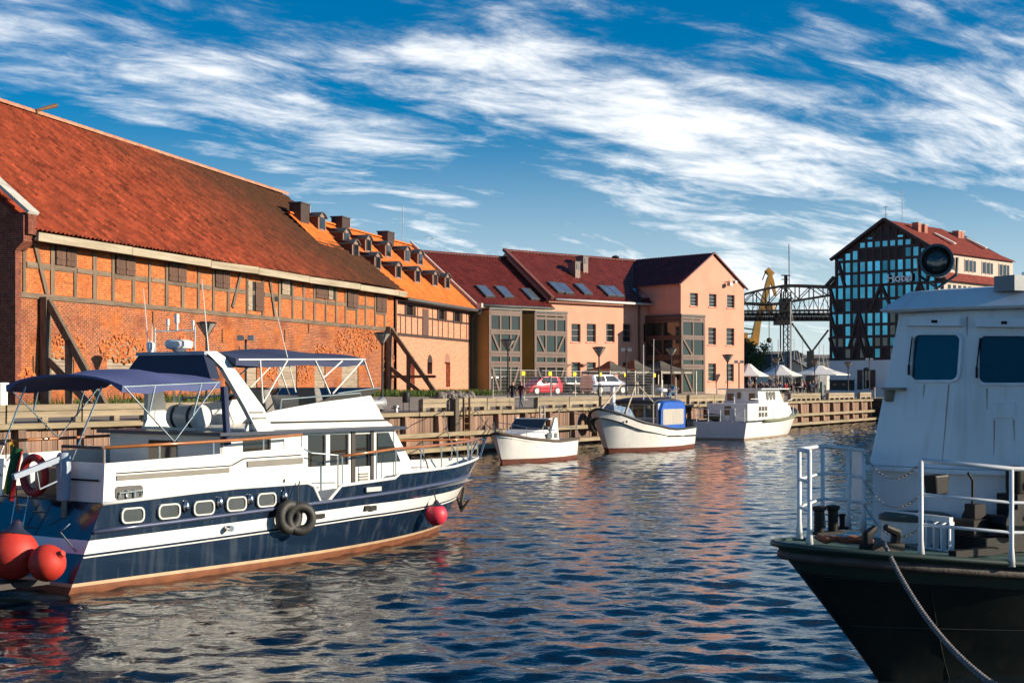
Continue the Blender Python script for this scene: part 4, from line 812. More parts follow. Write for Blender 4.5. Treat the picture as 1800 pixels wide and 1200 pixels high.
# raised aft quarter
side = lambda s: MB().hexa([(.82, s * 1.70, 1.29), (5.02, s * 1.70, 1.36), (5.02, s * 1.62, 1.36), (.82, s * 1.62, 1.29)], [(.86, s * 1.69, 1.87), (5.02, s * 1.68, 1.97), (5.02, s * 1.62, 1.97), (.86, s * 1.62, 1.87)])
for s in (-1, 1):
    aq = side(s).build('quarter_side', white, yt)
    if s > -2:
        yy = s * 1.705
        for (x0, x1, z0, z1, mm) in ((1.05, 3.35, 1.70, 1.715, dark), (1.05, 3.30, 1.60, 1.675, stripe), (3.62, 4.95, 1.80, 1.815, dark), (3.70, 4.98, 1.66, 1.76, stripe)):
            dz = .022; MB().hexa([(x0, yy - .006 * s, z0 + dz * x0 / 3), (x1, yy - .006 * s, z0 + dz * x1 / 3), (x1, yy + .006 * s, z0 + dz * x1 / 3), (x0, yy + .006 * s, z0 + dz * x0 / 3)], [(x0, yy - .006 * s, z1 + dz * x0 / 3), (x1, yy - .006 * s, z1 + dz * x1 / 3), (x1, yy + .006 * s, z1 + dz * x1 / 3), (x0, yy + .006 * s, z1 + dz * x0 / 3)]).build('stripe', mm, aq)
        MB().beam((3.36, yy, 1.735), (3.62, yy, 1.83), .014, .02, up=(0, 1, 0)).build('stripe', dark, aq)
        MB().prism(rrect(1.28, 1.42, .52, .2, .06), yy - .004, yy + .008, 'xz').build('fairlead_recess', mat('shadow_grey', (.10, .10, .10), .7), aq)
        MB().tube([(1.08, yy + s * .04, 1.36), (1.08, yy + s * .04, 1.42), (1.5, yy + s * .04, 1.44), (1.5, yy + s * .04, 1.37)], .016).tube([(1.22, yy + s * .03, 1.34), (1.22, yy + s * .03, 1.46)], .02).tube([(1.36, yy + s * .03, 1.34), (1.36, yy + s * .03, 1.46)], .02).build('cleat', steel, aq)
    MB().hexa([(.80, s * 1.70, 1.29), (.84, s * 1.70, 1.29), (.84, s * .75, 1.29), (.80, s * .75, 1.29)], [(.84, s * 1.69, 1.87), (.88, s * 1.69, 1.87), (.88, s * .75, 1.87), (.84, s * .75, 1.87)]).build('quarter_aft', white, yt)
    MB().box(.795, .80, min(s * .78, s * 1.6), max(s * .78, s * 1.6), 1.6, 1.63).build('stripe', dark, yt)
    pts = [Vector((.86, s * 1.66, 2.10)), Vector((2.5, s * 1.66, 2.12)), Vector((3.84, s * 1.66, 2.14)), Vector((5.0, s * 1.66, 2.18))]
    MB().tube(pts, .026, 8).build('teak_rail', teak, yt, smooth=True)
    for x in (.86, 1.9, 3.0, 4.1, 5.0): MB().tube([(x, s * 1.66, 1.86), (x, s * 1.66, 2.10 + .016 * x)], .013, 6).build('stanchion', steel, yt)
    xs_ = [5.95, 6.9, 7.5, 8.4, 9.3, 10.2, 11.0, 11.6, 12.0]
    rl = [Vector((x - (.05 if x > 11 else 0), s * max(.12, yf(x, 1.4) - .03), lerp(x, [5.9, 7.6, 12], [1.78, 1.86, 1.86]))) for x in xs_]
    MB().tube(rl, .024, 8).build('teak_rail', teak, yt, smooth=True)
    for p in rl: MB().tube([(p.x, p.y, top(p.x) - .02), p], .013, 6).build('stanchion', steel, yt)
    MB().tube([(5.05, s * 1.62, 1.95), (5.3, s * 1.6, 1.86), (5.9, s * 1.66, 1.80), (5.9, s * 1.66, 1.02)], .015, 6).tube([(5.05, s * 1.62, 1.35), (5.85, s * 1.64, 1.32)], .012, 6).build('gate_rail', steel, yt)
MB().tube([(12.0, -.14, 1.46), (12.25, -.1, 1.84), (12.3, 0, 1.86), (12.25, .1, 1.84), (12.0, .14, 1.46)], .02, 6).build('pulpit', steel, yt)
MB().box(.85, 5, -1.62, 1.62, 1.25, 1.30).build('cockpit_floor', mat('brown_deck', (.12, .08, .055), .7), yt)
# stern rail
for y0, y1 in ((-1.66, -.7), (.7, 1.66)): MB().tube([(.84, y0, 2.1), (.84, y1, 2.1)], .024, 8).tube([(.84, y0 + (.0), 1.87), (.84, y0, 2.1)], .012).tube([(.84, y1, 1.87), (.84, y1, 2.1)], .012).build('stern_rail', mat('dark_teak', (.09, .035, .02), .4), yt)
# cabin
CY = 1.38
cabw = mat('cabin_white', (.78, .775, .75), .3, (.72, .71, .68), 2, coat=.3)
x3 = Y.at(657, 790, -CY).x; xw = [Y.at(a, 790, -CY).x for a in (541, 573, 580, 613, 617, 656, 659)]; xf1 = Y.at(688, 757, -CY).x; xf2 = Y.at(716, 806, -CY).x
prof = [(3.4, 1.02), (xf2 + .12, 1.02), (xf2 + .05, 1.62), (xf1 + .05, 2.20), (3.4, 2.20)]
for s in (-1, 1):
    hs_ = [(xw[0], xw[1], 1.60, 2.15), (xw[2], xw[3], 1.60, 2.15), (xw[4] + .1, xw[5] - .08, 1.55, 2.14), (xw[6] + .04, xf1 - .12, 1.60, 2.15), (3.9, 4.55, 1.9, 2.13)]
    m = MB(); holed(m, 3.4, xf1 + .05, 1.02, 2.2, hs_, -CY, .05); m.v = [(x, y * -s, z) for x, y, z in m.v]
    sw = m.build('cabin_side', cabw, yt, fix=False)
    MB().prism([(xf1 + .05, 1.02), (xf2 + .12, 1.02), (xf2 + .05, 1.62), (xf1 + .05, 2.2)], s * CY - .02, s * CY + .02, 'xz').build('cabin_corner', cabw, sw)
    for h in hs_: MB().box(h[0], h[1], s * (CY - .05) - .006, s * (CY - .05) + .006, h[2], h[3]).build('window', mat('cabin_glass', (.02, .022, .022), .03, (.03, .02, .012), 1.5, spec=.9), sw)
    f = [(xw[6] + .06, 1.60), (xf2 - .22, 1.60), (xf1 - .1, 2.15), (xw[6] + .06, 2.15)]; MB().prism(f, s * (CY + .012), s * (CY + .024), 'xz').build('front_quarter_window', mat('cabin_glass_dark', (.02, .022, .022), .03, spec=.9), sw)
    d0, d1 = xw[4], xw[5]; dd = MB(); dd.box(d0, d0 + .1, s * CY - .02, s * CY + .03, 1.03, 2.19); dd.box(d1 - .08, d1, s * CY - .02, s * CY + .03, 1.03, 2.19); dd.build('door_frame', mat('brown_door_frame', (.035, .025, .02), .4), sw)
    for k in range(6): MB().box(d0 + .18, d1 - .14, s * CY + s * .002 - .01, s * CY + s * .012 + .0, 1.15 + k * .05, 1.18 + k * .05).build('louvre', stripe, sw)
MB().hexa([(xf2 + .10, -CY, 1.02), (xf2 + .10, CY, 1.02), (xf2 + .05, CY, 1.02), (xf2 + .05, -CY, 1.02)], [(xf2 + .04, -CY, 1.62), (xf2 + .04, CY, 1.62), (xf2, CY, 1.62), (xf2, -CY, 1.62)]).build('cabin_front', cabw, yt)
for k in range(3):
    y0 = -CY + .06 + k * .91; MB().hexa([(xf2 + .05, y0, 1.63), (xf2 + .05, y0 + .82, 1.63), (xf2 + .02, y0 + .82, 1.63), (xf2 + .02, y0, 1.63)], [(xf1 + .07, y0, 2.17), (xf1 + .07, y0 + .82, 2.17), (xf1 + .04, y0 + .82, 2.17), (xf1 + .04, y0, 2.17)]).build('windscreen', mat('cabin_glass_dark', (.02, .02, .02), .03), yt)
MB().box(3.4, 3.46, -CY, CY, 1.3, 2.2).build('aft_bulkhead', cabw, yt); MB().box(3.385, 3.398, -.35, .35, 1.3, 2.1).build('aft_door', smoke, yt)
MB().box(4.2, 7.6, -1.2, 1.2, 1.04, 1.35).box(5.2, 5.6, -1.1, .2, 1.35, 1.75).build('saloon_joinery', mat('orange_wood_joinery', (.35, .14, .04), .5), yt)
MB().hexa([(3.25, -1.55, 2.2), (xf1 + .3, -1.5, 2.2), (xf1 + .3, 1.5, 2.2), (3.25, 1.55, 2.2)], [(3.25, -1.55, 2.255), (xf1 + .3, -1.5, 2.255), (xf1 + .3, 1.5, 2.255), (3.25, 1.55, 2.255)]).build('roof_edge', mat('navy_roof_edge', (.02, .03, .06), .4), yt)
MB().loft([[(8.1, -1.0, 1.02), (8.1, -.95, 1.42), (8.1, .95, 1.42), (8.1, 1.0, 1.02)], [(9.8, -.75, 1.02), (9.8, -.7, 1.38), (9.8, .7, 1.38), (9.8, .75, 1.02)], [(10.6, -.5, 1.02), (10.5, -.45, 1.3), (10.5, .45, 1.3), (10.6, .5, 1.02)]]).build('fore_trunk', cabw, yt)
MB().tube([(10.9, 0, 1.0), (11.3, 0, 1.3), (11.9, 0, 1.45)], .04).build('anchor_roller', steel, yt)
an = MB(); an.tube([(11.5, -.1, .85), (11.36, -.12, .45)], .04).tube([(11.42, -.30, .62), (11.36, -.14, .38), (11.42, .02, .62)], [.02, .05, .02]); an.build('anchor', black, yt)
# flybridge
FY = 1.28
fb = [(Y.at(a, b, -FY).x, Y.at(a, b, -FY).z) for a, b in ((430, 757), (688, 748), (672, 735), (650, 695), (560, 707), (478, 722), (438, 735))]
for s in (-1, 1):
    w = MB().prism(fb, s * FY - .03, s * FY + .03, 'xz').build('flybridge_side', white, yt)
    a, b = fb[0], fb[1]; MB().beam((a[0], s * (FY + .035), a[1] + .13), (b[0] - .1, s * (FY + .035), b[1] + .11), .02, .03).build('stripe', dark, w)
m = MB(); m.add([(fb[1][0], -FY, fb[1][1]), (fb[1][0], FY, fb[1][1]), (fb[2][0], FY, fb[2][1]), (fb[2][0], -FY, fb[2][1]), (fb[3][0], FY, fb[3][1]), (fb[3][0], -FY, fb[3][1])], [(0, 1, 2, 3), (3, 2, 4, 5)]); m.build('flybridge_front', white, yt)
MB().box(fb[0][0], fb[1][0], -FY, FY, 2.257, 2.30).build('flybridge_floor', white, yt)
ws = [Y.at(a, b, -FY) for a, b in ((558, 707), (650, 695), (668, 681), (594, 691))]
for s in (-1, 1): MB().prism([(p.x, p.z) for p in ws], s * FY - .012, s * FY + .012, 'xz').build('side_screen', smoke, yt); MB().tube([(ws[3].x, s * FY, ws[3].z), (ws[2].x, s * FY, ws[2].z)], .014).build('screen_trim', steel, yt)
MB().add([(ws[1].x, -FY, ws[1].z), (ws[1].x, FY, ws[1].z), (ws[2].x, FY, ws[2].z), (ws[2].x, -FY, ws[2].z)], [(0, 1, 2, 3)]).build('front_screen', smoke, yt)
for x, y in ((5.9, .3), (6.55, -.35)): MB().hexa([(x, y - .25, 2.3), (x + .3, y - .25, 2.3), (x + .3, y + .25, 2.3), (x, y + .25, 2.3)], [(x - .1, y - .22, 2.98), (x + .05, y - .22, 2.98), (x + .05, y + .22, 2.98), (x - .1, y + .22, 2.98)]).build('helm_seat', grey, yt, bevel=.04)
MB().hexa([(7.0, -.5, 2.3), (7.5, -.5, 2.3), (7.5, .5, 2.3), (7.0, .5, 2.3)], [(7.2, -.45, 2.8), (7.5, -.45, 2.9), (7.5, .45, 2.9), (7.2, .45, 2.8)]).build('helm_console', black, yt)
for s in (-1, 1): MB().tube([(4.85, s * FY, 2.5), (4.9, s * FY, 2.78), (6.9, s * FY, 2.88), (7.0, s * FY, 2.6)], .016).build('flybridge_rail', steel, yt)
def archpt(px, py, y=-1.1):
    for _ in range(5): p = Y.at(px, py, y); y = -lerp(p.z, [2.25, 3.6], [1.40, .80])
    return p
ap = [archpt(a, b) for a, b in ((357, 617), (377, 617), (392, 627), (413, 653), (460, 717), (478, 757), (450, 760), (427, 715), (388, 647), (368, 627))]
for s in (-1, 1):
    m = MB(); n_ = len(ap); V = [(p.x, -s * p.y + s * d, p.z) for d in (-.05, .05) for p in ap]; m.add(V, [tuple(range(n_)), tuple(range(2 * n_ - 1, n_ - 1, -1))] + [(i, (i + 1) % n_, n_ + (i + 1) % n_, n_ + i) for i in range(n_)]); w = m.build('radar_arch', white, yt)
    for px, py in ((447, 725), (452, 735)): p = archpt(px, py); MB().box(p.x - .16, p.x + .16, -s * p.y + s * .05 - .006, -s * p.y + s * .05 + .008, p.z - .03, p.z + .02).build('stripe', stripe, w)
a0 = (ap[0].x, ap[0].z); AX = a0[0] + .1; MB().hexa([(AX - .22, -1.12, a0[1] - .46), (AX - .02, -1.12, a0[1] - .46), (AX - .02, 1.12, a0[1] - .46), (AX - .22, 1.12, a0[1] - .46)], [(AX - .1, -.82, a0[1] - .06), (AX + .1, -.82, a0[1] - .06), (AX + .1, .82, a0[1] - .06), (AX - .1, .82, a0[1] - .06)]).build('arch_dodger', mat('dark_navy_dodger', (.012, .022, .06), .7), yt)
MB().box(AX - .12, AX + .16, -.86, .86, a0[1] - .06, a0[1]).build('arch_top', mat('blue_grey_gelcoat', (.30, .34, .42), .5), yt)
p = Vector((AX, -.1, a0[1])); MB().lathe([(.07, 0), (.13, .04), (.21, .06), (.235, .10), (.235, .17), (.18, .205), (0, .21)], 20, p).build('radar_dome', white, yt, smooth=40)
rg = MB()
for s in (-1, 1): rg.tube([(p.x, s * .5, p.z), (p.x, s * .5, p.z + .42)], .014)
rg.tube([(p.x, -.5, p.z + .36), (p.x, .5, p.z + .36)], .012); rg.build('instrument_rail', steel, yt)
for y, hh, r in ((-.05, .28, .04), (.18, .2, .03), (-.45, .16, .025)): MB().lathe([(r * .5, 0), (r * .5, hh * .4), (r, hh * .45), (r, hh), (0, hh * 1.04)], 10, (p.x, y, p.z + .36)).build('gps_antenna', white, yt, smooth=40)
for y, hx, hh in ((-.72, -.15, 1.2), (.78, -.12, 1.1), (.7, .0, .5)): MB().tube([(p.x + .1, y, p.z), (p.x + .1 + hx, y, p.z + hh)], [.012, .005], 5).build('whip_antenna', white, yt)
MB().lathe([(.05, 0), (.07, .08), (.07, .16), (0, .2)], 10, (p.x, .62, p.z)).build('horn', white, yt)
MB().tube([(ws[0].x - .25, -1.0, 2.9), (ws[0].x - .75, -1.0, 4.35)], [.013, .005], 5).build('whip_antenna', white, yt)
p = Y.at(657, 708, -1.1); MB().lathe([(.02, -.16), (.05, -.1), (.06, .02), (.11, .1), (.12, .12), (0, .10)], 12, (p.x, -1.2, p.z), 'x').build('searchlight', silver, yt, smooth=40)
# canopies
def canopy(x0, x1, w, zf, za_, crown, name, xs_n=9, ys_n=9):
    m = MB(); rings = []
    for i in range(xs_n + 1):
        u = i / xs_n; x = x0 + (x1 - x0) * u; zc = zf + (za_ - zf) * u + .04 * math.sin(u * math.pi * 2) ** 2 * -1
        ring = []
        for j in range(ys_n + 1): v = -1 + 2 * j / ys_n; ring.append((x, v * w, zc + crown * (1 - abs(v) ** 2.6) * (.55 + .45 * math.sin(math.pi * min(1, max(.12, u * 1.0))))))
        rings.append(ring + [(a, b * .99, c - .035 - (.07 if abs(b) > .95 * w else 0)) for a, b, c in ring[::-1]])
    m.loft(rings); return m.build(name, canvas if 'fly' in name else mat('sunlit_blue_canvas', (.085, .105, .25), .8, (.07, .09, .22), 2, bump=.2), yt, smooth=50)  # aft canopy coloured lighter to carry its sunlit top
canopy(1.36, 3.35, 1.45, 3.02, 3.08, .24, 'aft_canopy'); canopy(4.0, 7.25, 1.12, 3.46, 3.50, .20, 'flybridge_canopy')
for s in (-1, 1):
    for pts in (((1.40, 3.0), (2.38, 2.14)), ((3.3, 3.08), (2.38, 2.14)), ((2.0, 3.02), (1.88, 2.58)), ((2.95, 3.06), (2.75, 2.5)), ((1.38, 3.0), (3.33, 3.07))): MB().tube([(x, s * 1.44, z) for x, z in pts], .015, 6).build('canopy_frame', steel, yt)
    MB().tube([(1.38, s * .95, 3.0), (.86, s * .9, 1.9)], .015, 6).build('canopy_frame', steel, yt)
    for pts in (((4.05, 3.45), (7.22, 3.50)), ((7.2, 3.48), (7.45, 2.97)), ((7.15, 3.48), (6.35, 2.87)), ((5.9, 3.46), (6.28, 2.87)), ((6.6, 3.46), (6.1, 3.15)), ((5.2, 3.45), (4.62, 2.72)), ((4.55, 3.45), (4.62, 2.72))): MB().tube([(x, s * 1.12, z) for x, z in pts], .015, 6).build('canopy_frame', white, yt)
for y in (-1.45,): MB().tube([(3.42, y, 3.0), (3.5, y, 2.05)], .06, 8).build('rolled_curtain', canvas, yt)
lr = MB(); lr.lathe([(.0, -.38), (.17, -.38), (.21, -.34), (.21, .34), (.17, .38), (0, .38)], 18, (4.0, .05, 2.48), 'y'); lr.box(3.8, 4.2, -.36, .46, 2.255, 2.3); lr.build('liferaft_canister', white, yt, smooth=40)
for y in (-.5, -.1): MB().lathe([(.213, y - .03), (.222, y - .03), (.222, y + .03), (.213, y + .03)], 18, (4.0, .35, 2.48), 'y').build('strap', black, yt)
MB().box(1.3, 2.9, -.5, .6, 1.3, 1.72).build('cockpit_table', mat('brown_table', (.13, .065, .04), .5), yt)
# stern kit
MB().box(-.78, .06, -1.45, 1.45, .16, .24).build('swim_platform', mat('dark_platform', (.04, .03, .028), .6), yt)
for s in (-1, 1):
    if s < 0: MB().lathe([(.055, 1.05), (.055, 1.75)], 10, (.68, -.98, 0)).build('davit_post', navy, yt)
    dv = MB(); dv.lathe([(.08, 1.3), (.10, 1.32), (.11, 1.8), (.10, 1.98), (.07, 2.02)], 12, (.62, s * 1.02, 0)).beam((.62, s * 1.02, 1.95), (-.25, s * 1.02, 1.70), .07, .08).tube([(.5, s * 1.02, 1.6), (.2, s * 1.02, 1.5), (.15, s * 1.02, 1.75)], .014); dv.build('davit', mat('blue_shaded_davit', (.30, .36, .45), .45), yt, smooth=40)  # davits painted grey-blue, their bluish shade put into the colour
MB().tube([(.70, -1.5, .35), (.2, -1.5, .9), (.4, -1.45, 1.0)], .014).build('grab_rail', steel, yt)
lad = MB()
for y in (-.28, .02): lad.tube([(.3, y, .2), (.55, y, 1.35)], .014)
for k in range(4): lad.tube([(.34 + .07 * k, -.28, .42 + .26 * k), (.34 + .07 * k, .02, .42 + .26 * k)], .013)
lad.build('stern_ladder', steel, yt)
# things carried by the yacht
p = Y.sx(60, 835, .55)
tor = lambda R_, r_, n=24, k=10: [[((R_ + r_ * math.cos(a)) * math.cos(t), (R_ + r_ * math.cos(a)) * math.sin(t), r_ * math.sin(a)) for a in [2 * math.pi * j / k for j in range(k)]] for t in [2 * math.pi * i / n for i in range(n + 1)]]
lb = MB().loft(tor(.27, .06), caps=False).build('lifebuoy', mat('dark_red_buoy', (.42, .03, .025), .6), None, smooth=True); lb.location = Y.w(p.x, p.y, p.z); lb.rotation_euler = (R(90), 0, Y.a + R(90)); tag(lb, 'dark red ring lifebuoy hung on the yacht stern rail', 'lifebuoy')
f0, f1 = Y.sx(20, 772, .05), Y.sx(32, 900, .35); fl = thing('ensign', Y.w(f1.x, f1.y, f1.z), Y.a, 'yellow green and red striped flag hanging at the yacht stern', 'flag')
fcols = [mat('flag_yellow', (.68, .40, .012), .8), mat('flag_green', (.02, .12, .045), .8), mat('flag_red', (.45, .02, .025), .8)]
d_ = f0 - f1; MB().tube([(0, 0, 0), tuple(d_)], .012).build('staff', teak, fl)
m = MB(); NR, NCc = 14, 12; grid = []
for i in range(NR + 1):
    v = i / NR; row = []
    for j in range(NCc + 1):
        u = j / NCc; wdt = .34 * (1 - .45 * v); row.append((d_.x * (.97 - .05 * u) + .05 * math.sin(u * 11 + v * 2) - .03, d_.y * .97 * (1 - v * .5) - wdt * u + .025 * math.sin(u * 9), d_.z * .97 - .72 * v - .16 * u))
    grid.append(row)
for i in range(NR):
    for j in range(NCc): m.add([grid[i][j], grid[i][j + 1], grid[i + 1][j + 1], grid[i + 1][j]], [(0, 1, 2, 3)], j * 3 // NCc)
m.build('cloth', fcols, fl, smooth=True)
def buoy(F, p, r, mm, lab, name='mooring_buoy', tilt=(0, 0, 0), grp=None, cap=True):
    o = thing(name, F.w(*p), F.a, lab, 'fender', grp); o.rotation_euler = (tilt[0], tilt[1], F.a)
    MB().lathe([(r * math.sin(math.pi * i / 12) * (1 if i < 9 else .98), -r * math.cos(math.pi * i / 12)) for i in range(12)] + [(r * .2, r * 1.02), (r * .16, r * 1.25), (0, r * 1.27)], 20).build('ball', mm, o, smooth=40)
    if cap: MB().lathe([(r * .62, r * .80), (r * .30, r * 1.0), (r * .2, r * 1.2), (r * .1, r * 1.32), (0, r * 1.34)], 14).build('neck', mat('black_blue_cap', (.02, .025, .05), .5), o, smooth=40)
    return o
p = Y.sx(22, 976, -.35); buoy(Y, (p.x, p.y, .24 + .37), .37, redb, 'large red buoy with black neck on the yacht stern platform', tilt=(0, R(10), 0))
p = Y.sx(83, 968, -.2); buoy(Y, (p.x, p.y, .24 + .27), .265, redb, 'smaller orange buoy lying tilted beside the red one on the yacht stern platform', tilt=(R(60), R(20), 0), cap=False)
bx_ = Y.at(767, 904, -1.28); fo = buoy(Y, (bx_.x, -1.28, bx_.z), .215, pinkb, 'round pink fender hanging by a rope from the yacht bow', 'round_fender')
MB().tube([(0, 0, .24), (.0, .25, 1.02), (0, .42, 1.25)], .012).build('rope', mat('dark_rope', (.05, .045, .04), .9), fo)
ty = MB().loft(tor(.205, .085, 28, 10), caps=False)
for px, py, yy, rot, lab in ((527, 911, -1.93, -28, 'black rubber tyre fender with shining rim hung outermost on the yacht side'), (508, 908, -1.86, 0, 'black rubber tyre fender lying flat against the yacht hull behind the other tyre')):
    p = Y.at(px, py, yy); t_ = thing('tyre_fender', Y.w(p.x, yy, p.z), Y.a + R(rot), lab, 'tyre', 'tyres hung as fenders on the yacht'); to_ = ty.build('tyre', black, t_, smooth=True); to_.rotation_euler = (R(90), 0, 0)
    MB().tube([(-.02, 0, .2), (0, .12, .5), (.05, .15, .62)], .012).build('rope', MATS['dark_rope'], t_)

# ------------------------------------------------------------------ three white boats at the quay
def simple_hull(F, L, B, zs, zb_, par, mats, rake=.9, fine=2.0, tr=.0, start=.9, lower=.25, mids=.5, flare=.72, blunt=0.):
    """zs: sheer (stern, mid, bow)"""
    tp = lambda X: lerp(X / L, [0, .45, .75, 1], zs)
    def yy(X, z):
        u = X / L; d = (start + (1 - start) * min(1, u / .3)) * (1 if u < mids else max(blunt * (1 - ((u - mids) / (1 - mids)) ** 8), 1 - ((u - mids) / (1 - mids)) ** fine)) * B
        w = (start + (1 - start) * min(1, u / .3)) * .9 * (1 if u < mids * .8 else max(0, 1 - ((u - mids * .8) / (1 - mids * .8)) ** (fine * flare))) * B
        t = min(1, max(0, z) / tp(X)); return (w + (d - w) * t ** .9) * (1 if z >= 0 else .75)
    def xx(X, z): return X + tr * (z / tp(0)) * max(0, 1 - X / L * 3) - rake * (1 - max(-.15, z) / tp(L)) * max(0, (X / L - .45) / .55) ** 2
    ls = [tp, lambda X: tp(X) * .8, lambda X: tp(X) * .55, lambda X: tp(X) * .3, lambda X: lower, lambda X: 0, lambda X: -.3]
    st_ = [L * u for u in (0, .04, .1, .2, .3, .4, .5, .58, .66, .74, .8, .86, .91, .95, .98, 1)]
    h, _ = hull(st_, ls, yy, xx, [0, 0, 0, 0, 1, 1, 1], 'hull', mats, par)
    both(0, lambda s: MB().tube([(xx(X, tp(X)), s * (yy(X, tp(X)) + .02), tp(X)) for X in st_], .05, 6).build('gunwale', mats[2], h, smooth=True))
    dk = MB(); dk.loft([[(X, -yy(X, tp(X)) + .03, tp(X) - zb_), (X, yy(X, tp(X)) - .03, tp(X) - zb_)] for X in st_[:-1]], closed=False); dk.build('deck', mats[3], par, fix=False)
    return tp, yy, xx, st_
boatw = mat('chalky_white_hull', (.80, .785, .76), .32, (.70, .68, .65), 1.2, streak=.22, dirt_or_sheen=(.42, .36, .28), coat=.2)
boot = mat('brown_red_antifoul', (.17, .045, .025), .7, (.10, .03, .02), 3); gun = mat('dark_wood_gunwale', (.10, .06, .04), .6); deckg = mat('pale_deck', (.55, .53, .49), .7)
# -- small cabin boat, bow towards us
d1 = Vector((-.46, -.888)); sA = Vector((-.46 + .46 * 5.15, 56.9 + .888 * 5.15))
A = Fr(sA.x, sA.y, math.degrees(math.atan2(d1.y, d1.x)))
bt = A.thing('cabin_boat', 'small white cabin cruiser with grey spray screen moored nearest the yacht', 'cabin boat')
tp, yy, xx, st_ = simple_hull(A, 5.5, 1.18, (.82, .80, .95, 1.18), .12, bt, [boatw, boot, gun, deckg], rake=.55, fine=2.3, start=.8, lower=.17, mids=.42, blunt=.55)
MB().loft([[(1.7, -.92, .72), (1.75, -.82, 1.22), (1.75, .82, 1.22), (1.7, .92, .72)], [(3.3, -.86, .78), (3.1, -.72, 1.27), (3.1, .72, 1.27), (3.3, .86, .78)], [(4.5, -.55, .92), (4.2, -.42, 1.12), (4.2, .42, 1.12), (4.5, .55, .92)]]).build('cuddy', boatw, bt, bevel=.05)
for s in (-1, 1):
    MB().prism([(1.75, .78), (2.55, .78), (2.45, 1.25), (2.15, 1.72), (1.95, 1.72)], s * .86 - .04, s * .86 + .04, 'xz').build('coaming_wing', boatw, bt)
    for (x0, x1) in ((1.95, 2.25), (2.45, 2.85)): MB().prism(rrect((x0 + x1) / 2, 1.02, x1 - x0, .2, .06), s * .90 - .02, s * .90 + .02, 'xz').build('window', glass('pale_boat_glass', (.16, .17, .17), .05), bt)
MB().loft([[(3.05, -.72, 1.25), (3.05, .72, 1.25), (2.98, .72, 1.25), (2.98, -.72, 1.25)], [(2.55, -.7, 1.66), (2.55, .7, 1.66), (2.49, .7, 1.66), (2.49, -.7, 1.66)]]).build('spray_screen', mat('smoky_screen', (.05, .06, .065), .08, spec=.8), bt)
MB().tube([(2.5, -.72, 1.66), (2.5, .72, 1.66)], .022).build('screen_trim', silver, bt)
MB().box(1.9, 2.5, -.8, .8, 1.66, 1.70).build('hard_top', boatw, bt)
for s in (-1, 1):
    pts = [Vector((x, s * max(.1, yy(x, tp(x)) - .06), tp(x) + (.42 if x > 2 else .5))) for x in (.1, .9, 2.4, 3.4, 4.3, 5.0, 5.45)]
    MB().tube(pts[:2], .014, 5).tube(pts[2:], .014, 5).build('guard_rail', steel, bt)
    for p in pts: MB().tube([(p.x, p.y, tp(p.x) - .02), p], .012, 5).build('stanchion', steel, bt)
MB().tube([(.05, -.9, 1.3), (.05, .9, 1.3)], .014).tube([(.08, .85, .8), (-.05, .85, 1.75)], .012).build('stern_rail', steel, bt)
# -- fishing boat with blue canopy, bow towards us
B2 = Vector((4.35, 66.5)); d2 = Vector((-.52, -.854)); sB = B2 - d2 * 6.9
Bf = Fr(sB.x, sB.y, math.degrees(math.atan2(d2.y, d2.x)))
fb_ = Bf.thing('fishing_boat', 'white double ended fishing boat with blue canopy over its wheelhouse', 'fishing boat')
gunb = mat('black_gunwale', (.03, .03, .035), .5)
tp, yy, xx, st_ = simple_hull(Bf, 8.0, 1.65, (1.02, .98, 1.35, 1.98), .35, fb_, [boatw, boot, gunb, mat('dark_deck', (.12, .11, .10), .8)], rake=1.15, fine=2.4, start=.72, lower=.2, mids=.45, blunt=.62)
for s in (-1, 1): MB().tube([(X, s * (yy(X, .62) + .02), .60 + .02 * X) for X in (0.1, 1, 2, 3, 4)], .035, 5).build('rubbing_strake', gunb, fb_); MB().lathe([(.06, 0), (.06, .06)], 10, (6.9, s * yy(6.9, 1.4), 1.4), 'y').build('hawse_hole', dark, fb_)
wht = mat('grey_white_wheelhouse', (.50, .52, .55), .5)
c0, c1 = Bf.at(1204, 745, 1.12).x, Bf.at(1161, 735, 1.12).x; zc0, zc1 = Bf.at(1203, 752, 1.12).z, Bf.at(1190, 706, 1.12).z
wh = MB().box(c0 + .1, c1, -1.0, 1.0, .7, zc1 - .05).build('wheelhouse', wht, fb_)
for k in range(3): MB().box(c1, c1 + .03, -.92 + .64 * k, -.92 + .64 * k + .52, zc1 - .7, zc1 - .16).build('window', darkglass, wh)
MB().box(c1, c1 + .025, -.9, .9, zc1 - 1.25, zc1 - .8).build('front_panel', mat('blue_grey_shade', (.20, .24, .30), .5), wh)  # grey-blue shade of the wheelhouse front put into this panel's colour
MB().loft([[(x, -1.2, z - .1), (x, -.6, z), (x, .6, z), (x, 1.0, z - .08), (x, 1.0, z - .15), (x, -1.15, z - .17)] for x, z in ((c0 + .2, zc1 + .1), (c0 + .9, zc1 + .22), (c1, zc1 + .2), (c1 + .5, zc1 + .08))]).build('wheelhouse_roof', mat('black_navy_roof', (.02, .022, .035), .6), fb_, smooth=40)
bluec = mat('bright_blue_tarpaulin', (.010, .10, .48), .5, (.008, .075, .38), 4, bump=.3, bscale=6)
ct = [(c0, zc0), (c1, zc0), (c1 - .05, zc1 - .35), (c1 - .3, zc1 - .06), (c1 - .6, zc1), (c0 + .1, zc1 - .02), (c0, zc1 - .3)]
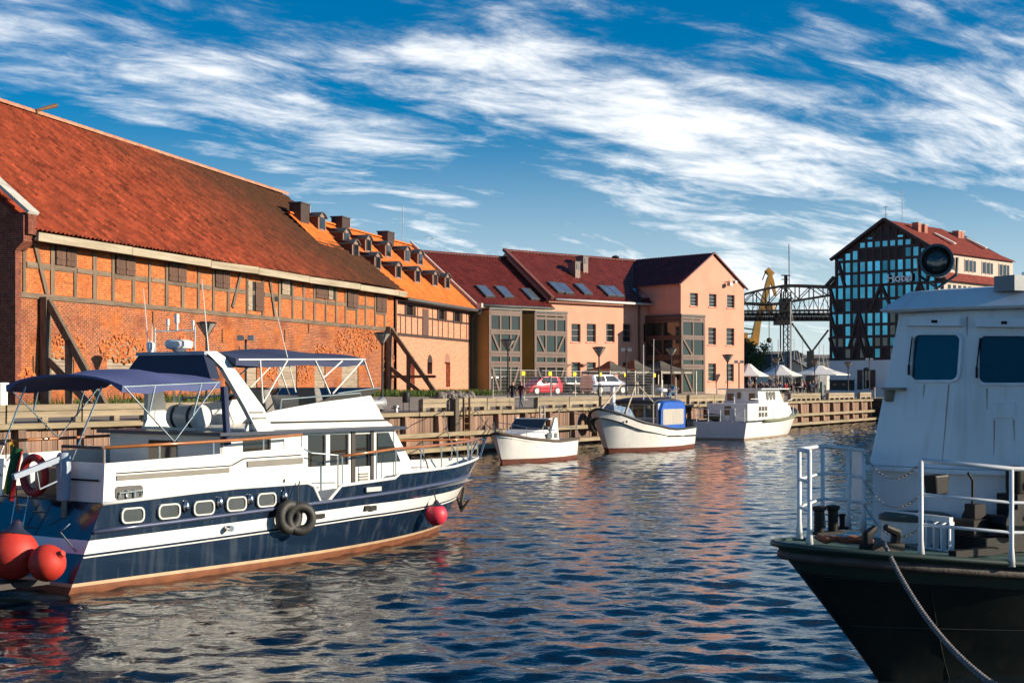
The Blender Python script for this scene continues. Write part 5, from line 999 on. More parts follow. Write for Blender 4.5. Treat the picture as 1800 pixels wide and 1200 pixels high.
for s in (1, -1):
    MB().prism(ct, s * 1.12 - .015, s * 1.12 + .015, 'xz').build('canopy_side', bluec, fb_)
    MB().prism(rrect((c0 + c1) / 2, (zc0 * .55 + zc1 * .45), (c1 - c0) * .84, (zc1 - zc0) * .58, .06), s * 1.14 - .012, s * 1.14 + .012, 'xz').build('clear_panel', mat('cloudy_vinyl_window', (.50, .46, .40), .3, (.34, .31, .27), 2, aniso=(5, 1, .4)), fb_)
MB().loft([[(x, -1.14, z - .02), (x, -.9, z + .12), (x, .9, z + .12), (x, 1.14, z - .02)] for x, z in ((c0 - .02, zc1 - .3), (c0 + .1, zc1 - .04), (c1 - .6, zc1), (c1 - .3, zc1 - .06), (c1 - .02, zc1 - .4))], closed=False).build('canopy_top', bluec, fb_, smooth=50)
MB().add([(c0, -1.12, zc0), (c0, 1.12, zc0), (c0, 1.12, zc1 - .2), (c0, -1.12, zc1 - .2)], [(0, 1, 2, 3)]).build('canopy_aft', bluec, fb_)
spar = mat('pale_spar', (.55, .45, .34), .5)
for a, b in (((7.6, 0, 1.95), (5.9, .2, 3.15)), ((6.4, .6, 1.75), (4.9, .3, 2.9)), ((4.2, .9, 1.0), (4.3, .95, 2.25)), ((4.3, .95, 2.25), (4.9, .3, 3.2)), ((.9, .5, 2.1), (.7, .4, 3.4))): MB().tube([a, b], .035, 6).build('spar', spar, fb_)
MB().lathe([(.12, 1.9), (.13, 2.2), (.11, 2.95), (.04, 3.0)], 10, (5.75, -.4, 0)).build('mast', white, fb_, smooth=40); MB().tube([(5.75, -1.4, 2.98), (5.75, 1.4, 3.02)], .03).build('crosstree', gunb, fb_)
MB().tube([(4.2, .4, 2.2), (4.2, .4, 4.9)], [.03, .015]).build('whip_antenna', white, fb_); MB().tube([(3.0, .3, 2.2), (2.9, .3, 5.2)], [.03, .012]).build('whip_antenna', white, fb_)
MB().hexa([(5.6, -.7, 1.5), (7.2, -.45, 1.8), (7.2, .45, 1.8), (5.6, .7, 1.5)], [(5.8, -.5, 2.0), (7.0, -.3, 2.15), (7.0, .3, 2.15), (5.8, .5, 2.0)]).build('net_heap', mat('blue_net', (.06, .14, .26), .9, (.28, .32, .36), 6, bump=.8), fb_)
MB().tube([(1.9, .2, 2.2), (1.9, .2, 2.75)], .03).lathe([(.1, 0), (.3, .02), (.3, .14), (.1, .2)], 14, (1.9, .2, 2.7)).lathe([(.16, 0), (.16, .2), (0, .24)], 10, (1.55, -.3, 2.2)).build('radar', white, fb_, smooth=40)
gal = MB()
for s in (-1, 1): gal.tube([(.35, s * .35, .8), (.45, s * .3, 2.9)], .05)
gal.tube([(.45, -.45, 2.85), (.45, .45, 2.85)], .06).lathe([(.06, -.1), (.24, -.08), (.24, .08), (.06, .1)], 16, (.42, .2, 2.75), 'y').lathe([(.05, -.08), (.17, -.06), (.17, .06), (.05, .08)], 14, (.4, -.1, 2.5), 'y').box(.2, .6, -.4, .4, .8, 1.4); gal.build('net_hauler', steel, fb_)
for k in range(5): MB().tube([(.2 + .35 * k, yy(.2 + .35 * k, 1) * .97, .95), (.2 + .35 * k, yy(.2 + .35 * k, 1) * .97, 1.3)], .02).build('stanchion', gunb, fb_)
# -- white work boat pointing away
C3 = Fr(0, 0, 62); dC = Vector((math.cos(R(62)), math.sin(R(62)))); nC = Vector((-dC.y, dC.x)); s3 = Vector((12.75, 81)) + nC * 1.45
C3 = Fr(s3.x, s3.y, 62); c3 = C3.thing('pilot_boat', 'white flat sterned work boat with tall wheelhouse moored farthest along the quay', 'work boat')
tp, yy, xx, st_ = simple_hull(C3, 13.2, 1.6, (1.02, 1.05, 1.25, 1.6), .05, c3, [boatw, mat('tan_boot', (.36, .27, .18), .7), gunb, deckg], rake=1.2, fine=2.3, start=.97, lower=.12, mids=.5)
rope = mat('mossy_rope_fender', (.22, .22, .15), .9, (.14, .16, .08), 5, bump=.6)
MB().tube([(xx(X, tp(X)), -(yy(X, tp(X)) + .08), tp(X) - .02) for X in st_ if 2 < X < 13.1], .09, 7).build('rope_fender', rope, c3, smooth=True)
m = MB(); m.box(1.2, 8.6, -1.2, 1.2, 1.0, 2.0); lc = m.build('lower_cabin', boatw, c3, bevel=.03)
wh = MB().loft([[(3.6, -1.05, 2.0), (8.2, -1.05, 2.0), (8.2, 1.05, 2.0), (3.6, 1.05, 2.0)], [(3.7, -.95, 2.78), (7.6, -.95, 2.78), (7.6, .95, 2.78), (3.7, .95, 2.78)]]).build('wheelhouse', boatw, c3, bevel=.03)
for y0, y1, z0, z1 in ((-.8, -.45, 2.15, 2.55), (.05, .25, 2.25, 2.6), (.5, .85, 2.15, 2.55)): MB().box(3.58, 3.66, y0, y1, z0, z1).build('aft_window', mat('brown_aft_glass', (.16, .10, .06), .2), wh)  # aft panes in one plain brown
for k in range(3): MB().prism(rrect(5.2 + k * .62, 2.4, .42, .5, .14), -1.045, -.95, 'xz').build('side_window', glass('grey_wheelhouse_glass', (.18, .18, .17), .06), wh)
for i in range(3):
    for j in range(2): MB().prism(rrect(3.3 + i * .55, 1.35 + j * .34, .4, .26, .07), -1.225, -1.19, 'xz').build('side_window', MATS['grey_wheelhouse_glass'], lc)
MB().box(1.17, 1.2, -.25, .15, 1.3, 1.85).build('aft_window', MATS['brown_aft_glass'], lc)
MB().box(3.3, 8.4, -1.3, 1.3, 2.78, 2.84).build('wheelhouse_roof', chalk, c3)
g2 = MB()
for z in (1.35, 1.7): g2.tube([(.1, -1.4, z), (.1, 1.4, z)], .022)
for y in (-1.4, -.7, 0, .7, 1.4): g2.tube([(.1, y, 1.0), (.1, y, 1.72)], .022)
g2.build('stern_rail', white, c3)
for k in range(6): x = 1.5 + k * 1.7; MB().tube([(x, -yy(x, 1) + .1, tp(x)), (x, -yy(x, 1) + .1, tp(x) + .55)], .02).build('stanchion', white, c3)
MB().tube([(9.2, -1.0, 2.1), (10.5, -.9, 2.2), (12.6, -.2, 2.5)], .022).build('bow_rail', white, c3)
MB().loft([[(8.6, -1.1, 1.05), (8.6, 1.1, 1.05), (8.6, 1.0, 1.75), (8.6, -1.0, 1.75)], [(11, -.7, 1.3), (11, .7, 1.3), (10.8, .6, 1.8), (10.8, -.6, 1.8)]]).build('fore_cabin', boatw, c3)
MB().box(-.05, .0, -.9, -.6, 1.35, 1.75).box(-.06, -.02, -.95, -.55, 1.05, 1.35).build('boarding_ladder', white, c3)
MB().tube([(2.4, 0, 2), (2.4, 0, 2.35), (3.4, .5, 2.35)], .03).tube([(2.0, -1.1, 2.25), (3.5, -1.1, 2.25)], .025).build('deck_rail', white, c3)
MB().tube([(1.2, .6, 1.1), (.6, .9, 1.3), (.7, .2, 1.25)], .16, 7).build('engine_kit', black, c3)
# ================================================================== DARK HULLED WORK SHIP IN THE RIGHT FOREGROUND
FW = Vector((-.85, -.53)).normalized(); bowp = Vector((2.67, 14.5)); LT = 12.
so = bowp - FW * LT
G = Fr(so.x, so.y, math.degrees(math.atan2(FW.y, FW.x)))
tg = G.thing('work_ship', 'dark hulled work ship with white wheelhouse and railings cut off at the right', 'ship')
hblack = mat('black_green_hull', (.008, .011, .011), .4, (.015, .020, .018), 1.2, bump=.25, bscale=2, streak=.45, dirt_or_sheen=(.05, .036, .028))
hgreen = mat('dark_green_strake', (.020, .045, .036), .5, (.03, .05, .042), 2.5, streak=.3, dirt_or_sheen=(.06, .04, .03)); hbrown = mat('scuffed_brown_rubbing_bar', (.10, .075, .065), .7, (.045, .035, .03), 5, bump=.4)
deckgr = mat('green_deck_paint', (.045, .105, .085), .6, (.03, .075, .062), 2.5, streak=.2, dirt_or_sheen=(.06, .06, .05), bump=.2)
twhite = mat('ship_white_paint', (.73, .76, .78), .42, (.64, .67, .69), .8, streak=.34, dirt_or_sheen=(.40, .33, .26), bump=.1, bscale=2.5)
tubew = mat('ship_rail_paint', (.72, .74, .76), .4, (.60, .62, .64), 5, streak=.3, dirt_or_sheen=(.35, .26, .2))
blk = mat('black_deck_iron', (.010, .010, .011), .5, (.018, .014, .012), 9, bump=.1, spec=.2)
aX = [0, .06, .2, .45, .9, 1.86, 2.6, 4, 6, 12]; aY = [0, .22, .42, .66, .93, 1.33, 1.55, 1.8, 1.95, 1.75]
def tyf(X, z):
    a = LT - X; d = lerp(a, aX, aY); w = lerp(max(0, a - .0) * .62, aX, aY) * .80 * min(1, .35 + a * .28)
    t = min(1, max(0, z) / ttop(X)); return w + (d - w) * t ** 1.15
ttop = lambda X: lerp(LT - X, [0, .9, 1.86, 4, 12], [1.47, 1.385, 1.29, 1.2, 1.2])
def txf(X, z): return X - 1.28 * (1 - max(-.3, z) / 1.47) * max(0, (X - 5) / 7) ** 1.5
tl = [ttop, lambda X: ttop(X) - .10, lambda X: ttop(X) - .30, lambda X: ttop(X) * .55, lambda X: .3, lambda X: 0, lambda X: -.5]
tst = [0, 2, 4, 5.5, 7, 8, 8.8, 9.4, 10, 10.5, 10.9, 11.2, 11.5, 11.7, 11.85, 11.94, 12]
th, _ = hull(tst, tl, tyf, txf, [1, 1, 0, 0, 0, 0, 0], 'hull', [hblack, hgreen], tg)
for dz, r, mm in ((-.13, .05, hbrown), (-.02, .03, hgreen)):
    pts = [(txf(X, ttop(X) + dz), -(tyf(X, ttop(X) + dz) + .02), ttop(X) + dz) for X in tst]; MB().tube(pts + [(x, -y, z) for x, y, z in pts[::-1]][1:], r, 8).build('rubbing_bar', mm, th, smooth=True)
for zf in (.78, .42):
    for s in (-1, 1): MB().tube([(txf(X, ttop(X) * zf), s * (tyf(X, ttop(X) * zf) + .0), ttop(X) * zf) for X in tst[:-1]], .007, 5).build('weld_seam', hblack, th, smooth=True)
for a_ in (.9, 2.0, 3.3):
    X = LT - a_; MB().tube([(txf(X, z), tyf(X, z), z) for z in (1.0, .8, .6, .4, .2, 0)], .006, 5).build('weld_seam', hblack, th)
dk = MB(); dk.loft([[(X, -tyf(X, ttop(X)) + .01, ttop(X) - .01), (X, tyf(X, ttop(X)) - .01, ttop(X) - .01)] for X in tst], closed=False); dk.build('deck', deckgr, tg, fix=False)
def gp(px, py, z): return G.hit(px, py, (0, 0, z), (0, 0, 1))
def gd(px, py, D):                     # point at a known distance from the camera
    x, y = (px - 900) / FPX * D - G.loc[0], D - G.loc[1]; return Vector((x * G.c + y * G.s, -x * G.s + y * G.c, CAMZ + (HORIZON - py) / FPX * D))
# wheelhouse: faceted plan, leaning walls
P1, P2_, P3 = gd(1580, 600, 17.3), gd(1697, 600, 16.6), gd(1872, 600, 16.15)
plan = [(P1.x, P1.y), (P2_.x, P2_.y), (P3.x, P3.y), (P3.x - 1.2, P3.y + .35), (P3.x - 3, P3.y + .35), (P3.x - 3, P1.y), (P1.x - 1.3, P1.y - .1)]
cxy = (sum(p[0] for p in plan) / len(plan), sum(p[1] for p in plan) / len(plan))
def off(d): return [(cxy[0] + (p[0] - cxy[0]) * (1 + d / 1.6), cxy[1] + (p[1] - cxy[1]) * (1 + d / 1.6)) for p in plan]
zE = CAMZ + (HORIZON - 549) / FPX * 17.2; zT = CAMZ + (HORIZON - 510) / FPX * 17.0; zLg = CAMZ + (HORIZON - 818) / FPX * 17.2
mk = lambda d, z: [(x, y, z) for x, y in off(d)]
whs = MB().loft([mk(.30, zLg), mk(.0, zE)]).build('wheelhouse', twhite, tg, bevel=.03)
MB().loft([mk(.37, zLg - .05), mk(.37, zLg)]).build('ledge', twhite, whs); MB().loft([mk(.26, 1.15), mk(.26, zLg - .05)]).build('deckhouse', twhite, tg)
MB().loft([mk(.16, zE), mk(.20, zE + .03), mk(-.10, zT), mk(-.4, zT + .03)]).build('roof', twhite, whs, bevel=.01)
def facet(i):
    a, b = Vector(mk(0, zE)[i]), Vector(mk(0, zE)[(i + 1) % 7]); c = Vector(mk(.30, zLg)[i]); n = (b - a).cross(c - a).normalized()
    cam_l = Vector(((0 - G.loc[0]) * G.c + (0 - G.loc[1]) * G.s, -(0 - G.loc[0]) * G.s + (0 - G.loc[1]) * G.c, CAMZ)); n = n if n.dot(cam_l - a) > 0 else -n; return a, n
tglass = mat('dark_blue_wheelhouse_glass', (.010, .018, .028), .05, (.02, .03, .04), 1.2, spec=.7)
def port(i, x0, y0, x1, y1, skew=0):
    P, N = facet(i)
    def poly(g, r):
        out = []
        for sx, sy, a0 in ((1, -1, 0), (-1, -1, 90), (-1, 1, 180), (1, 1, 270)):
            for k in range(6):
                a = R(a0 + 18 * k); px = (x0 + x1) / 2 + sx * ((x1 - x0) / 2 + g - r) + r * math.cos(a); py = (y0 + y1) / 2 + sy * ((y1 - y0) / 2 + g - r) - r * math.sin(a)
                out.append(G.hit(px + skew * ((y0 + y1) / 2 - py), py, P, N))
        return out
    A_, B_, n = poly(4.5, 15), poly(0, 11), 24; m = MB(); V = [p + N * .03 for p in A_] + [p + N * .03 for p in B_] + [p - N * .01 for p in A_] + [p - N * .02 for p in B_]
    m.add(V, [(k, (k + 1) % n, n + (k + 1) % n, n + k) for k in range(n)] + [(k, (k + 1) % n, 2 * n + (k + 1) % n, 2 * n + k) for k in range(n)] + [(n + k, n + (k + 1) % n, 3 * n + (k + 1) % n, 3 * n + k) for k in range(n)])
    w = m.build('window', tubew, whs, smooth=30)
    m = MB(); m.add([p + N * .004 for p in B_], [tuple(range(n))]); m.build('pane', tglass, w)
    # wiper and visor box above
    a, b = G.hit(x0 + 2, y0 + 4, P, N) + N * .05, G.hit(x0 - 4, (y0 + y1) / 2 + 14, P, N) + N * .05; MB().tube([a, b], .008).tube([b, G.hit(x0 - 4, y1 - 8, P, N) + N * .05], .014).build('wiper', blk, w)
    q = [G.hit(x, y, P, N) for x, y in ((x0 - 6, y0 - 15), (x1 + 8, y0 - 14), (x1 + 8, y0 - 29), (x0 - 6, y0 - 30))]; MB().hexa([p for p in q], [p + N * .09 for p in q]).build('visor_box', twhite, w)
    q = [G.hit(x, y, P, N) for x, y in ((x0 + 40, y0 - 19), (x0 + 50, y0 - 19), (x0 + 50, y0 - 24), (x0 + 40, y0 - 24))]; MB().hexa([p + N * .09 for p in q], [p + N * .1 for p in q]).build('catch', blk, w)
port(0, 1606, 589, 1687, 668, .07); port(1, 1722, 591, 1808, 673, 0)
Pn, Nn = facet(1); q = [G.hit(x, y, Pn, Nn) for x, y in ((1744, 735), (1786, 735), (1786, 708), (1744, 708))]; MB().hexa(q, [p + Nn * .02 for p in q]).build('step_plate', twhite, whs, bevel=.008)
p = G.hit(1580, 690, *facet(0)); MB().lathe([(.05, -.1), (.06, -.08), (.07, .02), (.05, .03)], 12, p + Vector((.03, -.12, 0))).box(p.x - .08, p.x + .08, p.y - .2, p.y + .1, p.z + .03, p.z + .06).build('side_lamp', mat('dull_lamp', (.20, .17, .13), .5), whs)
p = G.hit(1778, 524, *facet(1)); MB().box(p.x - .16, p.x + .12, p.y - .14, p.y + .14, zT - .05, zT + .12).build('roof_lamp', mat('grey_blue_lamp', (.16, .19, .21), .4), whs)
p = gd(1800, 500, 17.5); MB().tube([(p.x - .1, p.y, zT), (p.x - .1, p.y, zT + .25)], .09, 8).build('roof_mast', twhite, whs)
for px, y0, y1, dx in ((1668, 676, 815, -12), (1625, 676, 700, -2), (1748, 738, 800, -1), (1782, 738, 775, 1), (1700, 556, 590, 0), (1735, 682, 720, 0)):
    P_f, N_f = facet(0 if px < 1697 else 1); MB().tube([G.hit(px, y0, P_f, N_f) + N_f * .0, G.hit(px + dx * .5, (y0 + y1) / 2, P_f, N_f), G.hit(px + dx, y1, P_f, N_f)], [.010, .007, .003], 5).build('rust_run', mat('rust_run', (.30, .20, .13), .8, (.42, .36, .30), 5), whs)
a_, b2_ = G.hit(1697, 556, *facet(1)), G.hit(1697, 814, *facet(1)); MB().tube([a_, b2_], .008, 5).build('weld_seam', twhite, whs)
# searchlight
c = gd(1648, 461, 17.2); aim = Vector((.8, .62, .05)).normalized(); sl = MB(); ux = aim.orthogonal().normalized(); uy = aim.cross(ux)
sl.loft([[c + aim * h + (ux * math.cos(t) + uy * math.sin(t)) * r for t in [2 * math.pi * k / 24 for k in range(24)]] for r, h in ((.10, -.22), (.165, -.15), (.18, .0), (.18, .12), (.195, .13), (.195, .17), (.165, .17), (.155, .12))]); s_o = sl.build('searchlight', mat('dark_teal_lamp_housing', (.012, .030, .042), .35, coat=.3), whs, smooth=40)
MB().loft([[c + aim * h + (ux * math.cos(t) + uy * math.sin(t)) * r for t in [2 * math.pi * k / 24 for k in range(24)]] for r, h in ((.16, .10), (.16, .13), (.06, .15), (.001, .152))]).build('lens', mat('lamp_lens', (.03, .035, .03), .08, spec=.8), s_o, smooth=True)
yk = MB(); side_ = Vector((-aim.y, aim.x, 0)); yk.tube([c + side_ * .22 + Vector((0, 0, .05)), c + side_ * .21 - Vector((0, 0, .15)), c - Vector((0, 0, .3)), c - side_ * .21 - Vector((0, 0, .15)), c - side_ * .22 + Vector((0, 0, .05))], .018, 6); yk.tube([c - Vector((0, 0, .3)), (c.x, c.y, zT - .05)], .03); yk.build('yoke', MATS['dark_teal_lamp_housing'], s_o)
# railings
def rail(pts, h=.88, mids=(.30, .59), posts=True, r=.023):
    n = MB(); base = [Vector(p) for p in pts]
    n.tube([p + Vector((0, 0, h)) for p in base], r, 8)
    for mz in mids: n.tube([p + Vector((0, 0, mz)) for p in base], r * .75, 7)
    n.build('rail', tubew, tg, smooth=True)
    for p in base: MB().tube([p - Vector((0, 0, .03)), p + Vector((0, 0, .16)), p + Vector((0, 0, h))], [r * 1.7, r * 1.02, r], 8).build('rail_post', tubew, tg, smooth=True)
def edge(a, s, ins=.06): X = LT - a; return (txf(X, ttop(X)), s * (tyf(X, ttop(X)) - ins), ttop(X) - .01)
f1, f2 = gp(1423, 951, 1.46), gp(1405, 941, 1.45)
rail([f1, f2, gp(1446, 922, 1.43), gp(1491, 926, 1.40), gp(1518, 930, 1.38)], .9)
pA = gp(1518, 930, 1.38); pB = gp(1497, 926, 1.38)
MB().hexa([pB + Vector((0, 0, .25)), pA + Vector((0, 0, .25)), pA + Vector((0, .02, .25)), pB + Vector((0, .02, .25))], [pB + Vector((0, 0, .88)), pA + Vector((0, 0, .88)), pA + Vector((0, .02, .88)), pB + Vector((0, .02, .88))]).build('rail_panel', tubew, tg)
n1 = gp(1619, 976, 1.38); rail([n1, gp(1778, 990, 1.29), edge(2.9, 1), edge(3.9, 1), edge(5.5, 1)], .92)
rail([gp(1578, 905, 1.32), gp(1665, 950, 1.27)], .74, ()); rail([edge(3.0, -1), edge(4.2, -1), edge(6, -1)], .9)
chm = mat('galvanised_chain', (.42, .42, .42), .5, metal=.5)
for za_, zb_ in ((.87, .90), (.57, .60), (.30, .28)):
    ch = MB(); A_, B_ = pA + Vector((0, 0, za_)), n1 + Vector((0, 0, zb_)); NL = 34; L_ = (B_ - A_).length
    P = lambda u: A_.lerp(B_, u) - Vector((0, 0, .22 * 4 * u * (1 - u)))
    for i in range(NL):
        a, b = P(i / NL), P((i + 1.25) / NL); d = (b - a); w_ = d.cross(Vector((0, 0, 1)) if i % 2 else Vector((.3, .6, .2))).normalized() * .013
        ch.tube([a + w_ * .3, a.lerp(b, .3) + w_, a.lerp(b, .7) + w_, b, a.lerp(b, .7) - w_, a.lerp(b, .3) - w_], .0055, 4, closed=True)
    ch.build('chain', chm, tg)
# deck gear
hc = gp(1583, 948, 1.33)
MB().lathe([(.37, -.02), (.37, .22)], 28, (hc.x - .28, hc.y - .05, 1.32), m=0).build('hatch', twhite, tg, smooth=35)
MB().lathe([(.36, .21), (.395, .215), (.395, .265), (.33, .29), (0, .30)], 28, (hc.x - .28, hc.y - .05, 1.32)).build('hatch_lid', hgreen, tg, smooth=35)
def bollard(p, s=1):
    m = MB(); m.box(p.x - .16 * s, p.x + .16 * s, p.y - .07 * s, p.y + .07 * s, p.z, p.z + .03)
    for d in (-.08, .08): m.lathe([(.045 * s, 0), (.045 * s, .20 * s), (.06 * s, .21 * s), (.06 * s, .24 * s), (0, .25 * s)], 12, (p.x + d * s, p.y, p.z))
    m.build('bollard', blk, tg, smooth=35)
bollard(gp(1452, 938, 1.43), 1.25); bollard(gp(1474, 930, 1.42), .7)
fp = gp(1546, 962, 1.40)
fl_ = MB(); fl_.box(fp.x - .25, fp.x + .2, fp.y - .08, fp.y + .10, 1.36, 1.44)
for d in (-.14, .10): fl_.tube([(fp.x + d * 1.6, fp.y, 1.42), (fp.x + d * 1.7, fp.y, 1.54), (fp.x + d * .6, fp.y, 1.60)], [.06, .055, .035], 8)
fl_.build('fairlead', blk, tg, smooth=40)
hs1 = [gp(x, y, z) for x, y, z in ((1436, 944, 1.47), (1452, 948, 1.47), (1470, 946, 1.46), (1484, 949, 1.46), (1498, 947, 1.45), (1520, 951, 1.44), (1532, 949, 1.44))]
MB().tube(hs1, [.03, .045, .03, .035, .045, .035, .03], 8).build('orange_hose', mat('orange_red_hose', (.34, .12, .06), .8, (.18, .06, .04), 9, bump=.6), tg, smooth=True)  # orange-red hose lying along the bow deck
wl = gp(1735, 965, 1.27); wi = MB(); wi.box(wl.x - .5, wl.x + .28, wl.y - .22, wl.y + .22, 1.25, 1.42)
wi.lathe([(.16, -.3), (.16, -.26), (.09, -.24), (.09, .24), (.16, .26), (.16, .3)], 18, (wl.x - .1, wl.y, 1.55), 'y'); wi.box(wl.x - .55, wl.x - .32, wl.y - .14, wl.y + .14, 1.42, 1.85); wi.box(wl.x - .05, wl.x + .12, wl.y - .2, wl.y - .06, 1.42, 1.75); wi.tube([(wl.x + .05, wl.y - .15, 1.7), (wl.x + .05, wl.y - .15, 2.0), (wl.x + .12, wl.y - .15, 2.08)], .016)
wi.lathe([(.09, 0), (.1, .05), (.1, .25), (.06, .3)], 12, (wl.x - .45, wl.y, 1.85)).box(wl.x + .1, wl.x + .32, wl.y - .2, wl.y + .1, 1.42, 1.6).tube([(wl.x - .3, wl.y + .25, 1.5), (wl.x - .3, wl.y + .36, 1.65)], .03); wi.build('windlass', blk, tg, smooth=35)
tr = gp(1710, 978, 1.28); MB().box(tr.x - .33, tr.x + .3, tr.y - .05, tr.y + .05, 1.29, 1.36).build('deck_tray', blk, tg)
fn = MB(); a, b = gd(1556, 930, 16.6), gd(1672, 940, 15.6); z0 = 1.22
for k in range(10): p = a.lerp(b, k / 9.); fn.box(p.x - .035, p.x + .035, p.y - .012, p.y + .012, z0, z0 + .36)
fn.beam((a.x, a.y, z0 + .38), (b.x, b.y, z0 + .38), .05, .06).beam((a.x, a.y, z0 + .03), (b.x, b.y, z0 + .03), .04, .06); fn.build('slatted_guard', twhite, tg)
p = gd(1648, 850, 15.6); MB().hexa([(p.x - .1, p.y - .1, p.z - .11), (p.x + .08, p.y - .1, p.z - .12), (p.x + .08, p.y + .06, p.z - .12), (p.x - .1, p.y + .06, p.z - .11)], [(p.x - .12, p.y - .11, p.z + .1), (p.x + .1, p.y - .11, p.z + .09), (p.x + .1, p.y + .06, p.z + .09), (p.x - .12, p.y + .06, p.z + .1)]).build('black_bag', blk, tg, bevel=.02)  # small black bag above the slatted guard
# mooring rope
r0 = G.w(fp.x, fp.y + .05, 1.47); r1 = Vector(((1742 - 900) / FPX * 9.4, 9.4, CAMZ - 523 / FPX * 9.4)); r2 = Vector((3.3, 5.0, 1.35)); pts = []
for i in range(61):
    u = i / 60; p = r0.lerp(r1, u) - Vector((0, 0, .16 * 4 * u * (1 - u))); pts.append(p)
pts += [r1.lerp(r2, u) for u in (.3, .6, 1)]
rm = mat('grey_laid_rope', (.17, .155, .155), .9, (.09, .082, .082), 16, bump=.8, bscale=30)
ro_ = MB()
for s in range(3):                     # three laid strands
    sp_ = []
    for i, p in enumerate(pts[:-3]):
        for k in range(3):
            q = p.lerp(pts[i + 1], k / 3.); a = (i * 3 + k) * .8 + s * 2.094; sp_.append(q + Vector((math.cos(a) * .011, 0, math.sin(a) * .011)))
    ro_.tube(sp_ + pts[-3:], .0135, 6)
tag(ro_.build('mooring_rope', rm, None, smooth=True), 'thick grey laid mooring rope running down from the dark ship bow', 'rope')
# ================================================================== QUAYSIDE THINGS
def qpos(px, y, z=None):
    p = Q.hit(px, HORIZON, (0, y, 0), (0, 1, 0)); zz = z if z is not None else lerp(y, [0, .33, 3, 7, 13], [1.87, 1.83, 1.90, 2.42, 2.45]); return Q.w(p.x, y, zz)
def ztop_at(w, py): return CAMZ + (HORIZON - py) / FPX * w.y
# ---- lamps
pole_m = mat('dark_lamp_post', (.035, .035, .036), .5, metal=.2); glow = mat('frosted_lamp_glass', (.35, .33, .30), .4)
def lamp(px, py, yo, lab, s=1.):
    w = qpos(px, yo); H = ztop_at(w, py) - w.z; o = thing('street_lamp', w, 0, lab, 'street lamp', 'street lamps along the quay')
    MB().lathe([(.11, 0), (.11, .25), (.065, .3), (.05, .5), (.042, H - .55), (.06, H - .5), (.07, H - .42)], 10).build('pole', pole_m, o, smooth=40)
    MB().lathe([(.07, H - .44), (.10, H - .38), (.34 * s, H - .04), (.37 * s, H)], 14).build('lamp_glass', glow, o, smooth=40)
    hd = MB(); hd.lathe([(.38 * s, H - .015), (.40 * s, H + .02), (.22, H + .06), (0, H + .07)], 14)
    for k in range(6): t = k * math.pi / 3; hd.tube([(.075 * math.cos(t), .075 * math.sin(t), H - .46), (.37 * s * math.cos(t), .37 * s * math.sin(t), H)], .014, 5)
    hd.build('lamp_head', pole_m, o)
for a in ((363, 568, 2.6, 'funnel shaped street lamp seen just above the yacht radar dome'), (672, 586, 2.2, 'funnel shaped street lamp beside the timber shore at the warehouse corner'), (893, 598, 2.2, 'funnel shaped street lamp in front of the left glazed bay'),
          (1053, 611, 2.2, 'funnel shaped street lamp in front of the silver car'), (1180, 613, 2.4, 'funnel shaped street lamp at the right end of the dark tents'), (1279, 624, 2.2, 'funnel shaped street lamp before the salmon gable windows'),
          (1364, 629, 2.4, 'funnel shaped street lamp between the two left white parasols'), (1432, 633, 2.4, 'funnel shaped street lamp before the rightmost white parasol'), (1491, 637, 2.6, 'funnel shaped street lamp standing against the white hotel wall')): lamp(*a)
def flood(px, py, yo, lab):
    w = qpos(px, yo); H = ztop_at(w, py) - w.z; o = thing('floodlight_post', w, 0, lab, 'lamp post'); MB().tube([(0, 0, 0), (0, 0, H)], .045, 7).build('pole', pole_m, o)
    for s in (-1, 1): MB().box(s * .2 - .12, s * .2 + .12, -.1, .1, H - .05, H + .15).build('lamp_head', greymetal, o)
flood(1299, 637, 2.0, 'slim post with two small floodlights at the salmon house corner'); flood(1528, 632, 3, 'slim dark post before the arched hotel window'); flood(1101, 616, 3.2, 'slim post with silver lamp behind the dark tents'); flood(432, 596, 2.4, 'short post with camera head above the yacht arch')
